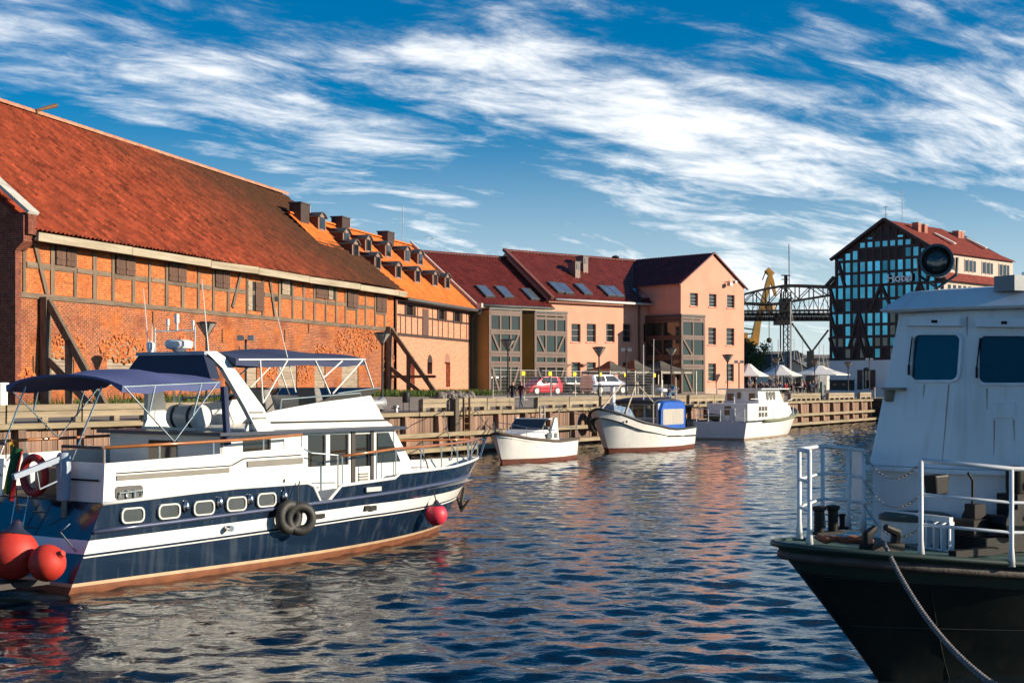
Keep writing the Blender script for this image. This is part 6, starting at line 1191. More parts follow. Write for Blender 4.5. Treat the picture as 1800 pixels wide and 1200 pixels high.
# ---- cars
def car(px, yo, head, col_, lab, L, Wd, H, van=False):
    w = qpos(px, yo); o = thing('parked_car', w, head, lab, 'car'); h = H
    body = mat(col_[0], col_[1], .25, [c * .9 for c in col_[1]], 2, coat=.6, metal=col_[2]); cg = glass('car_glass', (.03, .035, .035), .04)
    if van: pr = [(-.5, .22, .70), (-.49, .55, .93), (-.42, .62, .98), (-.2, .62, 1.), (.1, .62, .99), (.3, .60, .70), (.42, .55, .62), (.49, .42, .5), (.5, .25, .45)]
    else: pr = [(-.5, .25, .50), (-.485, .50, .62), (-.42, .58, .93), (-.25, .60, 1.), (.0, .60, .99), (.14, .60, .90), (.30, .58, .62), (.44, .48, .52), (.5, .25, .40)]
    rings = []
    for x, belt, tp_ in pr:
        e = 1 - 1.1 * max(0, abs(x) - .4) ; X = x * L; b_ = Wd / 2 * e; zt = tp_ * h; zb2 = min(belt * h, zt - .01); tw = b_ * (.78 if tp_ > .75 else .92)
        rings.append([(X, -b_ * .92, .14 * h), (X, -b_, .3 * h), (X, -b_, zb2), (X, -tw, zt - .02), (X, 0, zt), (X, tw, zt - .02), (X, b_, zb2), (X, b_, .3 * h), (X, b_ * .92, .14 * h)])
    MB().loft(rings).build('body', body, o, smooth=30)
    x0, x1 = (-.42, .12) if van else (-.34, .08); xf_ = (.30 if van else .24)
    for s in (-1, 1):
        for (a, b, top_b) in ((x0, (x0 + x1) / 2 - .01, 0), ((x0 + x1) / 2 + .01, x1, 1)):
            a_, b2 = a * L, b * L; y0, y1 = s * (Wd / 2 + .004), s * (Wd / 2 * .80 + .012)
            MB().add([(a_, y0, .63 * h), (b2 + (.10 * L if top_b else 0), y0, .63 * h), (b2, y1, .92 * h), (a_ + (.02 * L if not top_b else 0), y1, .92 * h)], [(0, 1, 2, 3)]).build('side_window', cg, o)
        MB().sphere((L * .47, s * Wd * .34, .42 * h), (.07, .1, .06), 8, 6).build('headlight', silver, o, smooth=True); MB().box(-L * .495, -L * .47, s * Wd * .40 - .06, s * Wd * .40 + .06, .45 * h, .66 * h).build('tail_light', mat('tail_red', (.45, .02, .015), .3), o)
        for xx_ in (-.31, .32):
            wl_ = MB().lathe([(.06, -.07), (.2 * h, -.07), (.22 * h, -.04), (.22 * h, .04), (.2 * h, .07), (.06, .07)], 16, (xx_ * L, s * Wd * .46, .22 * h), 'y').build('wheel', black, o, smooth=40); MB().lathe([(.0, -.01), (.14 * h, -.01), (.14 * h, .01), (0, .01)], 14, (xx_ * L, s * (Wd * .46 + .072), .22 * h), 'y').build('rim', silver, wl_)
    MB().box(.06 * L, .10 * L, Wd * .5, Wd * .5 + .1, .62 * h, .7 * h).build('mirror', body, o)
    MB().add([(xf_ * L * 1.05, -Wd * .40, .66 * h), (xf_ * L * 1.05, Wd * .40, .66 * h), (.11 * L, Wd * .36, .95 * h), (.11 * L, -Wd * .36, .95 * h)], [(0, 1, 2, 3)]).build('windscreen', cg, o)
car(950, 8.2, K.a + R(180), ('red_car_paint', (.58, .018, .045), 0), 'small red hatchback parked behind the wire fence', 2.75, 1.25, 1.16)
car(1062, 7.6, K.a, ('silver_car_paint', (.34, .35, .42), .4), 'silver minivan parked behind the wire fence facing right', 3.3, 1.35, 1.32, True)
car(1010, 10.2, K.a, ('black_car_paint', (.012, .012, .014), 0), 'dark estate car parked left of the silver minivan', 3.2, 1.3, 1.2, True)
# ---- temporary fence
wire = mat('fence_wire', (.42, .42, .40), .5, metal=.4); yel = mat('yellow_plate', (.75, .58, .01), .5)
fx = [866, 921, 968, 1011, 1056, 1100, 1151]
for i, (a, b) in enumerate(zip(fx[:-1], fx[1:])):
    A_, B_ = qpos(a, 5.4, 2.25), qpos(b, 5.4, 2.25); d = B_ - A_; L = d.length; nm = ordn[i]
    o = thing('fence_panel', A_, math.atan2(d.y, d.x), f'wire mesh site fence panel before the houses, {nm} from the left', 'fence panel', 'wire fence panels before the houses'); H = 1.62
    fr = MB(); fr.tube([(0.03, 0, 0), (0.03, 0, H), (L - .03, 0, H), (L - .03, 0, 0)], .022, 5).tube([(.03, 0, .12), (L - .03, 0, .12)], .02, 5).build('frame', wire, o)
    ms = MB()
    for k in range(1, int(L / .16)): ms.box(k * .16 - .003, k * .16 + .003, -.003, .003, .12, H)
    for k in range(1, 8): ms.box(.03, L - .03, -.0035, .0035, .12 + k * .19 - .003, .12 + k * .19 + .003)
    ms.build('mesh', wire, o); MB().box(L - .32, L + .08, -.035, -.02, H - .30, H - .06).build('clamp_plate', yel, o)
    MB().box(L - .25, L + .25, -.12, .12, -.15, .0).build('foot', mat('concrete_foot', (.3, .29, .27), .9), o)
# ---- dark tents
tent = mat('khaki_tent_canvas', (.10, .085, .065), .85, (.07, .06, .05), 2); torange = mat('orange_tent_panel', (.50, .13, .03), .8); lett = mat('pale_tent_print', (.42, .38, .32), .8)
for i, (c, hw, yo, py, lab) in enumerate(((1072, 27, 8.6, 634, 'dark peaked market tent nearest the silver minivan'), (1115, 27, 7.6, 632, 'dark peaked market tent with orange panel in the middle of the row'), (1160, 35, 6.4, 634, 'khaki peaked market tent in front of the corner bay'))):
    w = qpos(c, yo); o = thing('market_tent', w, K.a, lab, 'market tent', 'market tents before the salmon house'); s_ = hw / FPX * w.y / .78; zp_ = ztop_at(w, py) - w.z; ze_ = ztop_at(w, 652) - w.z
    prof_t = [(1., ze_), (.62, ze_ + (zp_ - ze_) * .22), (.3, ze_ + (zp_ - ze_) * .55), (.1, zp_ - .06), (.0, zp_)]
    for q in range(4):
        m = MB(); rr = []
        for r_, z in prof_t: a = [(r_, -r_), (r_, r_)]; rr.append([(x * s_ * math.cos(q * math.pi / 2) - y * s_ * math.sin(q * math.pi / 2), x * s_ * math.sin(q * math.pi / 2) + y * s_ * math.cos(q * math.pi / 2), z) for x, y in a])
        m.loft(rr, closed=False); m.build('canopy_panel', torange if (q == 2 and i < 2) else tent, o)
    v = MB()
    for q in range(4): a, b = (R(45 + 90 * q), R(135 + 90 * q)); v.add([(s_ * 1.415 * math.cos(t), s_ * 1.415 * math.sin(t), z) for t, z in ((a, ze_), (b, ze_), (b, ze_ - .22), (a, ze_ - .22))], [(0, 1, 2, 3)])
    v.build('valance', tent, o, fix=False)
    for k in range(3): MB().box(-s_ + .12 + k * s_ * .62, -s_ + .12 + k * s_ * .62 + s_ * .42, -s_ - .01, -s_ - .004, ze_ - .16, ze_ - .07).build('valance_print', lett, o)
    for sx in (-1, 1):
        for sy in (-1, 1): MB().box(sx * s_ - .03, sx * s_ + .03, sy * s_ - .03, sy * s_ + .03, -.1, ze_).build('leg', palem, o)
    MB().box(-s_ * .7, s_ * .7, -.3, .3, 0, .75).build('stall_table', dark, o)
# ---- parasols
par = mat('white_parasol_cloth', (.80, .79, .76), .8)
for (c, hw, yo, py, rim, lab) in ((1316, 32, 8.5, 639, 660, 'white cafe parasol half hidden by the salmon house'), (1372, 34, 9.5, 641, 659, 'white cafe parasol in the middle of the three'), (1440, 48, 7.5, 642, 658, 'widest white cafe parasol, rightmost beside the hotel')):
    w = qpos(c, yo); o = thing('parasol', w, R(20), lab, 'parasol', 'white cafe parasols'); s_ = hw * 1.13 / FPX * w.y; zt = ztop_at(w, py) - w.z; zr_ = ztop_at(w, rim) - w.z
    m = MB(); n = 8
    rings = [[(r_ * s_ * math.cos(2 * math.pi * k / n), r_ * s_ * math.sin(2 * math.pi * k / n), z) for k in range(n)] for r_, z in ((1, zr_ - .08), (1, zr_), (.5, zr_ + (zt - zr_) * .42), (.12, zt - .04), (.01, zt))]
    m.loft(rings, caps=False); m.build('canopy', par, o, fix=False); MB().tube([(0, 0, 0), (0, 0, zt)], .035).build('pole', palem, o)
    MB().lathe([(.35, 0), (.35, .08), (.1, .1)], 12).build('base', greymetal, o)
# ---- people
skin = mat('skin', (.48, .26, .18), .6); hairs = [mat('dark_hair', (.03, .02, .015), .7), mat('brown_hair', (.10, .05, .025), .7), mat('fair_hair', (.35, .22, .10), .7)]
def body(name, J, E_, root=0):
    me = bpy.data.meshes.new(name); me.from_pydata([j[:3] for j in J], E_, []); o = bpy.data.objects.new(name, me); col.objects.link(o)
    m = o.modifiers.new('s', 'SKIN'); 
    for i, j in enumerate(J): me.skin_vertices[0].data[i].radius = (j[3], j[4] if len(j) > 4 else j[3]); me.skin_vertices[0].data[i].use_root = (i == root)
    o.modifiers.new('d', 'SUBSURF').levels = 1
    dg = bpy.context.evaluated_depsgraph_get(); dg.update(); out_ = bpy.data.meshes.new_from_object(o.evaluated_get(dg)); bpy.data.objects.remove(o); return out_
def figure(pose):
    """joints for a 1.75 m body facing +x"""
    J = [(0, 0, .95, .14, .10), (0, 0, 1.15, .13, .10), (0, 0, 1.38, .17, .11), (0, 0, 1.50, .06), (.02, 0, 1.62, .09, .085), (.01, 0, 1.72, .075)]; E_ = [(0, 1), (1, 2), (2, 3), (3, 4), (4, 5)]
    sit = pose == 'sit'; k = 6
    for s in (-1, 1):
        st_ = .16 * s if pose == 'walk' else 0
        leg = [(0, s * .10, .88, .09), (.42, s * .12, .90, .07), (.44, s * .12, .50, .055), (.44, s * .12, .46, .04), (.54, s * .12, .44, .04)] if sit else [(st_ * .4, s * .10, .88, .09), (st_ + .03, s * .10, .50, .062), (st_ * 1.7 - .03, s * .10, .09, .042), (st_ * 1.7 + .13, s * .11, .035, .04)]
        J += leg; E_ += [(0, k)] + [(k + i, k + i + 1) for i in range(len(leg) - 1)]; k += len(leg)
        arm = [(0, s * .20, 1.40, .06), (.06, s * .25, 1.15, .045), (.28, s * .20, 1.10, .036), (.37, s * .18, 1.12, .03)] if sit else [(0, s * .20, 1.40, .06), (-st_ * .3 - .02, s * .25, 1.14, .045), (-st_ * .8 + .06, s * .25, .90, .036), (-st_ * .9 + .1, s * .245, .80, .032)]
        J += arm; E_ += [(2, k)] + [(k + i, k + i + 1) for i in range(3)]; k += 4
    me = body('person', J, E_)
    if sit:
        for v in me.vertices: v.co.z -= .42
    return me
meshes = {p: figure(p) for p in ('walk', 'stand', 'sit')}
def person(w, rz, pose, topc, botc, hair, lab, S=.80, grp=None):
    me = meshes[pose].copy(); me.name = 'person'
    for mt in (skin, topc, botc, hairs[hair], mat('dark_shoes', (.03, .028, .026), .6)): me.materials.append(mt)
    dz = -.42 if pose == 'sit' else 0
    for p in me.polygons:
        c = p.center; z = c.z - dz; r = math.hypot(c.x, c.y); i = 1
        if z > 1.66 or (z > 1.56 and c.x < -.01): i = 3
        elif z > 1.47: i = 0
        elif pose == 'sit': i = 2 if z < .99 else (0 if c.x > .16 else 1)
        else: i = 4 if z < .09 else (2 if z < .93 and abs(c.y) < .19 else (0 if abs(c.y) > .205 and z < 1.12 else 1))
        p.material_index = i; p.use_smooth = True
    o = bpy.data.objects.new('person', me); col.objects.link(o); o.location = w; o.rotation_euler = (0, 0, rz); o.scale = (S, S, S); return tag(o, lab, 'person', grp)
cl = {k: mat('cloth_' + k, v, .85) for k, v in dict(black=(.02, .02, .022), navy=(.02, .03, .07), maroon=(.08, .02, .035), grey=(.16, .16, .17), white=(.62, .60, .56), red=(.45, .03, .03), blue=(.05, .12, .28), denim=(.06, .08, .13), teal=(.03, .14, .16), tan=(.34, .24, .15)).items()}
person(qpos(901, .75, 1.84), Q.a + R(185), 'walk', cl['black'], cl['denim'], 0, 'person in black walking on the quay edge, left of the two')
person(qpos(916, .62, 1.84), Q.a + R(170), 'walk', cl['maroon'], cl['denim'], 1, 'person in a dark maroon top walking on the quay edge, right of the two')
rp = random.Random(11); keys = list(cl)
chairm = mat('dark_wicker', (.045, .035, .03), .8)
crowd = []
for i in range(22):
    px = 1318 + i * 6.1 + rp.uniform(-2, 2); yo = 4.6 + rp.uniform(0, 3.2); pose = 'sit' if rp.random() < .72 else 'stand'; crowd.append((px, yo, pose, rp.choice(keys), rp.choice(('black', 'navy', 'denim', 'grey', 'tan')), rp.randrange(3), rp.uniform(0, 6.28)))
for i, (px, yo, pose, t_, b_, h_, rz) in enumerate(crowd):
    w = qpos(px, yo); nm = ordn[i] if i < 20 else 'twenty-' + ordn[i - 20]
    person(w, rz, pose, cl[t_], cl[b_], h_, f'{"seated" if pose == "sit" else "standing"} cafe guest in {t_} top under the parasols, {nm} from the left', .80, 'cafe guests')
    if pose == 'sit':
        o = thing('cafe_chair', w, rz, f'dark cafe chair under the {nm} guest from the left', 'chair', 'cafe chairs'); MB().box(-.16, .18, -.18, .18, .26, .32).build('seat', chairm, o); MB().box(-.19, -.15, -.18, .18, .3, .72).build('backrest', chairm, o)
        for sx in (-.13, .15):
            for sy in (-.15, .15): MB().box(sx - .015, sx + .015, sy - .015, sy + .015, 0, .26).build('leg', chairm, o)
for i in range(7):
    w = qpos(1326 + i * 19, 5.2 + (i % 3)); o = thing('cafe_table', w, 0, f'round cafe table under the white parasols, {ordn[i]} from the left', 'table', 'cafe tables'); MB().lathe([(.32, .55), (.32, .59)], 14).build('top', palem, o); MB().lathe([(.22, 0), (.22, .03), (.03, .05), (.03, .55)], 10).build('pedestal', pole_m, o)
# ---- bins, posts, hire kit
w = qpos(714, .9); o = thing('litter_bin', w, 0, 'black round litter bin on thin legs at the quay edge', 'bin'); MB().lathe([(.15, .42), (.17, .45), (.17, .85), (.14, .87)], 14).build('drum', mat('black_bin', (.025, .026, .028), .5), o, smooth=40)
for s in (-1, 1): MB().box(s * .13 - .015, s * .13 + .015, -.02, .02, 0, .6).build('leg', pole_m, o)
w = qpos(696, .55); o = thing('mooring_bollard', w, 0, 'small silver mooring bollard on the quay left of the litter bin', 'bollard'); MB().lathe([(.12, 0), (.09, .05), (.08, .22), (.14, .26), (.13, .32), (0, .35)], 14).build('post', greymetal, o, smooth=40); MB().tube([(-.2, 0, .2), (.2, 0, .2)], .03).build('cross_pin', greymetal, o)
w = qpos(1480, 8); o = thing('waste_container', w, T.a, 'dark double waste container with orange marks beside the hotel wall', 'waste container'); MB().box(-1.1, 1.1, -.5, .5, .1, 1.05).build('box', mat('dark_green_bin', (.02, .025, .022), .6), o); MB().box(-1.15, 1.15, -.55, .55, 1.05, 1.13).build('lid', dark, o)
for s in (-1, 1): MB().box(s * .5 - .17, s * .5 + .17, -.515, -.502, .6, .75).build('orange_mark', mat('orange_mark', (.55, .16, .05), .6), o)
w = qpos(1444, .9); o = thing('marker_post', w, 0, 'green and white marker post at the gap in the quay rail', 'post'); MB().box(-.12, .02, -.1, .1, 0, 1.45).build('green_half', mat('green_paint', (.01, .09, .045), .5), o); MB().box(.03, .17, -.1, .1, -.1, 1.5).build('white_half', white, o)
w = qpos(3, .7); o = thing('service_pillar', w, Q.a, 'white service pillar on the quay at the far left edge', 'service pillar'); MB().box(-.15, .12, -.12, .12, 0, 1.2).build('cabinet', white, o); MB().box(-.18, .15, -.15, .15, 1.2, 1.26).build('cap', white, o)
def bike(px, yo, lab):
    w = qpos(px, yo); o = thing('bicycle', w, Q.a, lab, 'bicycle'); 
    for x in (-.42, .42): MB().loft([[(p[0], p[2], p[1]) for p in r_] for r_ in tor(.26, .015, 18, 5)], caps=False).build('wheel', black, o).location = (x, 0, .27)
    MB().tube([(-.42, 0, .27), (-.1, 0, .6), (.3, 0, .62), (.42, 0, .27)], .015).tube([(-.1, 0, .62), (0, 0, .27), (.3, 0, .6)], .015).tube([(-.42, 0, .27), (0, 0, .27)], .012).build('frame', silver, o); MB().box(-.2, .0, -.05, .05, .66, .7).build('saddle', black, o); MB().tube([(.28, -.2, .78), (.3, 0, .75), (.28, .2, .78)], .014).build('handlebar', pole_m, o)
bike(1168, 1.2, 'bicycle leaning on the rail behind the fishing boat canopy')
# a tyre hung on the quay between two boats
qx_ = Q.hit(1044, 735, (0, -.62, 0), (0, 1, 0)); o = thing('tyre_fender', Q.w(qx_.x, -.62, 1.15), Q.a, 'big black tyre fender hung on the quay wall beside the fishing boat bow', 'tyre'); MB().loft([[(p[0], p[2], p[1]) for p in r_] for r_ in tor(.42, .2, 20, 9)], caps=False).build('tyre', black, o, smooth=True); MB().tube([(0, .1, .4), (0, .25, .75)], .02).build('rope', MATS['dark_rope'], o)
# ---- grass bank and rubble at the warehouse foot
gm = mat('bank_grass', (.085, .13, .02), .9, (.05, .085, .015), 2)
rr_ = np.random.default_rng(8); m = MB()
for _ in range(9000):
    if rr_.random() < .62: x = rr_.uniform(LW - 7, LW + 9); y = -rr_.uniform(.1, 4.6)
    else: x = rr_.uniform(-2, LW); y = -rr_.uniform(.1, 2.2)
    w = W.w(x, y); ql = Q.hit(900 + FPX * w.x / w.y, HORIZON, (0, 0, 0), (0, 1, 0)); dq = (w.x - Q.loc[0]) * -Q.s + (w.y - Q.loc[1]) * Q.c
    if dq < 1.2: continue
    z = lerp(dq, [0, .33, 3, 7, 13], [1.87, 1.83, 1.90, 2.42, 2.45]); h_ = rr_.uniform(.12, .42); a = rr_.uniform(0, 6.28); t_ = rr_.normal(0, .12, 2); wd_ = .03
    m.add([(w.x - wd_ * math.cos(a), w.y - wd_ * math.sin(a), z - .02), (w.x + wd_ * math.cos(a), w.y + wd_ * math.sin(a), z - .02), (w.x + t_[0], w.y + t_[1], z + h_)], [(0, 1, 2)])
tag(m.build('grass', gm, fix=False), 'green grass growing on the bank at the warehouse foot', 'grass', kind='stuff')
m = MB()
for _ in range(120):
    px = rr_.uniform(772, 832); w = qpos(px, rr_.uniform(5.4, 7.2)); s_ = rr_.uniform(.08, .22); m.sphere((w.x, w.y, w.z + rr_.uniform(0, .25)), (s_ * rr_.uniform(.7, 1.4), s_, s_ * .7), 6, 4)
tag(m.build('rubble', mat('grey_rubble', (.26, .23, .20), .9, (.12, .10, .09), 4, bump=.5)), 'heap of grey rubble before the orange roofed house', 'rubble', kind='stuff')
for px, py, i in ((1503, 764, 0), (1545, 766, 1)):
    D = CAMZ * FPX / (py - HORIZON); o = thing('gull', ((px - 900) / FPX * D, D, 0.02), R(160), ('white gull floating on the water, left of the two', 'white gull floating on the water, right of the two')[i], 'gull', 'gulls on the water')
    gb = mat('gull_white', (.78, .77, .74), .8)
    MB().loft([[(x, r_ * math.cos(t), .08 + zc + r_ * .8 * math.sin(t)) for t in [2 * math.pi * k / 10 for k in range(10)]] for x, r_, zc in ((-.28, .015, .06), (-.18, .06, .03), (0, .10, .0), (.12, .085, .02), (.17, .05, .10), (.2, .045, .18), (.25, .04, .2), (.29, .015, .19))]).build('body', gb, o, smooth=True); MB().tube([(.28, 0, .27), (.35, 0, .255)], [.014, .004], 5).build('beak', yel, o); MB().hexa([(-.3, -.1, .1), (.05, -.1, .08), (.05, .1, .08), (-.3, .1, .1)], [(-.34, -.05, .16), (.0, -.06, .19), (.0, .06, .19), (-.34, .05, .16)]).build('folded_wings', mat('gull_grey', (.40, .41, .43), .8), o)
for px, py, i in ((751, 417, 0), (760, 421, 1)):
    D = 110.; o = thing('flying_gull', ((px - 900) / FPX * D, D, CAMZ + (HORIZON - py) / FPX * D), R(30), ('tiny dark gull in flight above the red roof, left of the two', 'tiny dark gull in flight above the red roof, right of the two')[i], 'gull', 'gulls in flight')
    o.scale = (.6, .6, .6)
    MB().loft([[(x, r_ * math.cos(t), r_ * math.sin(t)) for t in [2 * math.pi * k / 6 for k in range(6)]] for x, r_ in ((-.2, .01), (0, .06), (.15, .05), (.22, .01))]).build('body', gb, o)
    for s in (-1, 1): MB().add([(.08, 0, .02), (-.06, 0, .02), (-.08, s * .3, .12), (-.02, s * .55, .05), (.06, s * .3, .13)], [(0, 1, 2, 3, 4)]).build('wing', MATS['gull_grey'], o)
# ================================================================== BEYOND THE QUAY: gantry, crane, sheds, masts
girder = mat('dark_girder_steel', (.020, .017, .016), .7, (.035, .026, .022), 3); ycr = mat('yellow_crane_paint', (.62, .33, .06), .5, (.52, .26, .05), 1)
D = 172.; o = thing('lattice_gantry', (0, D, 2.2), 0, 'dark steel lattice gantry spanning between the salmon house and the hotel', 'gantry')
gx = lambda px: (px - 900) / FPX * D
gz = lambda py: CAMZ + (HORIZON - py) / FPX * D - 2.2
topc = [(1290, 521), (1308, 517), (1330, 511), (1352, 506), (1381, 501), (1405, 501), (1430, 502), (1455, 503), (1480, 504)]
botc = [(1290, 533), (1308, 532), (1330, 533), (1352, 534), (1381, 532), (1405, 527), (1430, 523), (1455, 519), (1480, 516)]
for yy_ in (0, 2.6):
    for c_ in (topc, botc):
        m = MB()
        for a, b in zip(c_[:-1], c_[1:]): m.beam((gx(a[0]), yy_, gz(a[1])), (gx(b[0]), yy_, gz(b[1])), .18, .2)
        m.build('chord', girder, o)
    for i, (t_, b_) in enumerate(zip(topc, botc)):
        MB().beam((gx(t_[0]), yy_, gz(t_[1])), (gx(b_[0]), yy_, gz(b_[1])), .12, .12, up=(0, 1, 0)).build('upright', girder, o)
        if i: a, b = (topc[i - 1], botc[i]) if i % 2 else (botc[i - 1], topc[i]); MB().beam((gx(a[0]), yy_, gz(a[1])), (gx(b[0]), yy_, gz(b[1])), .1, .1, up=(0, 1, 0)).build('diagonal', girder, o)
for i, (t_, b_) in enumerate(zip(topc, botc)): MB().beam((gx(t_[0]), 0, gz(t_[1])), (gx(t_[0]), 2.6, gz(t_[1])), .1, .1).beam((gx(b_[0]), 0, gz(b_[1])), (gx(b_[0]), 2.6, gz(b_[1])), .1, .1).build('cross_member', girder, o)
pts = np.linspace(1290, 1480, 24)
MB().box(gx(1290), gx(1480), .1, 2.4, gz(563), gz(556)).build('deck_girder', girder, o); MB().box(gx(1290), gx(1480), .4, 2.2, gz(554), gz(549)).build('conveyor', mat('grey_conveyor', (.12, .11, .10), .8), o)
m = MB()
for i, (a, b) in enumerate(zip(pts[:-1], pts[1:])):
    m.beam((gx(a), 0, gz(562)), (gx(b), 0, gz(546 if i % 2 else 548)), .07, .07, up=(0, 1, 0)).beam((gx(a), 0, gz(546)), (gx(b), 0, gz(562)), .06, .06, up=(0, 1, 0)).beam((gx(a), .05, gz(562)), (gx(a), .05, gz(lerp(a, [p[0] for p in botc], [p[1] for p in botc]))), .06, .06, up=(0, 1, 0))
m.build('web_lattice', girder, o); MB().beam((gx(1290), 0, gz(547)), (gx(1480), 0, gz(545)), .2, .25).build('lower_chord', girder, o)
for px, bow_ in ((1312, 0),): pass
a = MB()
for i in range(9): p0, p1 = (1300 + i * 20, 548), (1310 + i * 20, 533 - i * 1.5); a.beam((gx(p0[0]), 0, gz(p0[1])), (gx(p1[0]), 0, gz(p1[1])), .08, .08, up=(0, 1, 0)).beam((gx(p1[0]), 0, gz(p1[1])), (gx(p0[0] + 20), 0, gz(548)), .08, .08, up=(0, 1, 0))
a.build('hanger', girder, o)
tw = MB()
for sx in (1378, 1391):
    for yy_ in (.3, 2.2): tw.beam((gx(sx), yy_, -.3), (gx(sx), yy_, gz(512)), .14, .14)
zz_ = -.3; k = 0
while zz_ < gz(515):
    tw.beam((gx(1378), .3, zz_), (gx(1391), .3, zz_ + .9), .07, .07, up=(0, 1, 0)).beam((gx(1391), .3, zz_), (gx(1378), .3, zz_ + .9), .07, .07, up=(0, 1, 0)); zz_ += .9
tw.build('tower', girder, o); MB().box(gx(1366), gx(1390), .0, 2.5, gz(570), gz(553)).box(gx(1376), gx(1392), .0, 2.5, gz(552), gz(524)).build('cabin', girder, o)
MB().beam((gx(1384), 1, gz(512)), (gx(1384), 1, gz(482)), .35, .35).beam((gx(1376), 1, gz(490)), (gx(1390), 1, gz(490)), .1, .1).beam((gx(1376), 1, gz(483)), (gx(1392), 1, gz(483)), .12, .12).build('head_frame', girder, o)
MB().tube([(gx(1389.5), .8, gz(500)), (gx(1389), .8, gz(427))], .05, 5).build('mast', girder, o)
for p, q in (((1392, 568), (1426, 617)), ((1456, 580), (1428, 617))): MB().beam((gx(p[0]), 0, gz(p[1])), (gx(q[0]), 0, gz(q[1])), .2, .2, up=(0, 1, 0)).build('stay', girder, o)
MB().box(gx(1424), gx(1430), -.3, 2, -.3, gz(616)).build('stay_foot', girder, o)
# yellow level luffing crane far behind
D2 = 260.; o = thing('harbour_crane', (0, D2, 2.2), 0, 'tall yellow harbour crane jib rising behind the lattice gantry', 'crane')
hx = lambda px: (px - 900) / FPX * D2
hz_ = lambda py: CAMZ + (HORIZON - py) / FPX * D2 - 2.2
def band(pl, name, th_=.9):
    m = MB(); rings = []
    for (cx_, cy_, hw) in pl: rings.append([(hx(cx_ - hw), -th_, hz_(cy_)), (hx(cx_ + hw), -th_, hz_(cy_)), (hx(cx_ + hw), th_, hz_(cy_)), (hx(cx_ - hw), th_, hz_(cy_))])
    m.loft(rings); return m.build(name, ycr, o)
band([(1325, 607, 7), (1331, 570, 5), (1341, 535, 4.5), (1349, 500, 3.6), (1352, 486, 2.5)], 'boom')
band([(1347, 475, 2), (1352, 480, 3.5), (1357, 495, 3), (1361, 512, 2), (1363, 520, 1.6)], 'jib', .6)
MB().beam((hx(1347), 0, hz_(474)), (hx(1358), 0, hz_(484)), 1.1, .5, up=(0, 1, 0)).build('jib_head', ycr, o)
MB().box(hx(1296), hx(1323), -2, 2, hz_(606), hz_(594)).box(hx(1300), hx(1312), -1.5, 1.5, hz_(594), hz_(585)).build('machine_house', ycr, o); MB().box(hx(1300), hx(1320), -1.5, 1.5, -1, hz_(606)).build('pedestal', girder, o)
MB().lathe([(.01, -1), (.9, -.5), (.9, .5), (.01, 1)], 10, (hx(1354), 0, hz_(541))).build('counterweight', mat('tan_weight', (.36, .22, .10), .7), o)
MB().tube([(hx(1352), 0, hz_(560)), (hx(1352), 0, hz_(596))], .07, 4).build('cable', girder, o); MB().sphere((hx(1352), 0, hz_(598)), .5, 8, 6).build('hook_block', girder, o)
MB().tube([(hx(1296), 0, hz_(575)), (hx(1330), 0, hz_(580))], .12, 4).tube([(hx(1296), 0, hz_(590)), (hx(1328), 0, hz_(585))], .1, 4).tube([(hx(1345), 0, hz_(480)), (hx(1340), 0, hz_(492))], .1, 4).build('stays', girder, o)
# sheds
D3 = 200.; sxp = lambda px: (px - 900) / FPX * D3
szp = lambda py: CAMZ + (HORIZON - py) / FPX * D3 - 2.0
def shed(name, x0, x1, eave, ridge, D_, wallm, roofm, lab, gable=False, depth=12):
    f = D_ / D3; o = thing(name, (0, D_, 2.0), 0, lab, 'shed'); X = lambda p: sxp(p) * f; Z = lambda p: CAMZ + (HORIZON - p) / FPX * D_ - 2.0; a, b = X(x0), X(x1)
    if gable:
        MB().prism([(a, -.5), (b, -.5), (b, Z(eave)), ((a + b) / 2, Z(ridge)), (a, Z(eave))], 0, depth, 'xz').build('wall', wallm, o)
        for s, (p, q) in ((0, ((a + b) / 2, a)), (1, ((a + b) / 2, b))): MB().add([(p, -.3, Z(ridge) + .12), (q + (q - p) * .08, -.3, Z(eave) + .02), (q + (q - p) * .08, depth, Z(eave) + .02), (p, depth, Z(ridge) + .12)], [(0, 1, 2, 3)]).build('roof', roofm, o)
        for k in range(4): xx = a + (b - a) * (.15 + .2 * k); MB().box(xx, xx + (b - a) * .1, -.06, -.005, .6, 2.0).build('window', dark, o)
    else:
        MB().box(a, b, 0, depth, -.5, Z(eave)).build('wall', wallm, o); MB().hexa([(a - .2, -.3, Z(eave)), (b + .2, -.3, Z(eave)), (b + .2, depth, Z(eave)), (a - .2, depth, Z(eave))], [(a - .2, depth * .45, Z(ridge)), (b + .2, depth * .45, Z(ridge)), (b + .2, depth * .5, Z(ridge)), (a - .2, depth * .5, Z(ridge))]).build('roof', roofm, o)
    return o
corr = mat('dark_blue_cladding', (.055, .07, .085), .7, (.04, .05, .06), 2, aniso=(8, 1, .3)); tinr = mat('tan_tin_roof', (.24, .19, .15), .7); crm = mat('cream_boarding', (.60, .55, .47), .8, (.52, .47, .40), 2, aniso=(6, 1, .3)); gry = mat('grey_boarding', (.30, .28, .27), .8, (.24, .22, .21), 2, aniso=(6, 1, .3))
shed('long_shed', 1311, 1412, 622, 616, 212, corr, tinr, 'long dark blue shed behind the masts'); shed('gabled_shed', 1388, 1413, 628, 617, 206, gry, tinr, 'grey gabled shed end rising behind the cream shed', True, 10)
shed('cream_shed', 1352, 1438, 660, 634, 180, crm, tinr, 'wide low cream gabled shed behind the parasols', True, 9); shed('far_shed', 1408, 1470, 629, 622, 230, gry, tinr, 'low grey shed at the foot of the gantry stays')
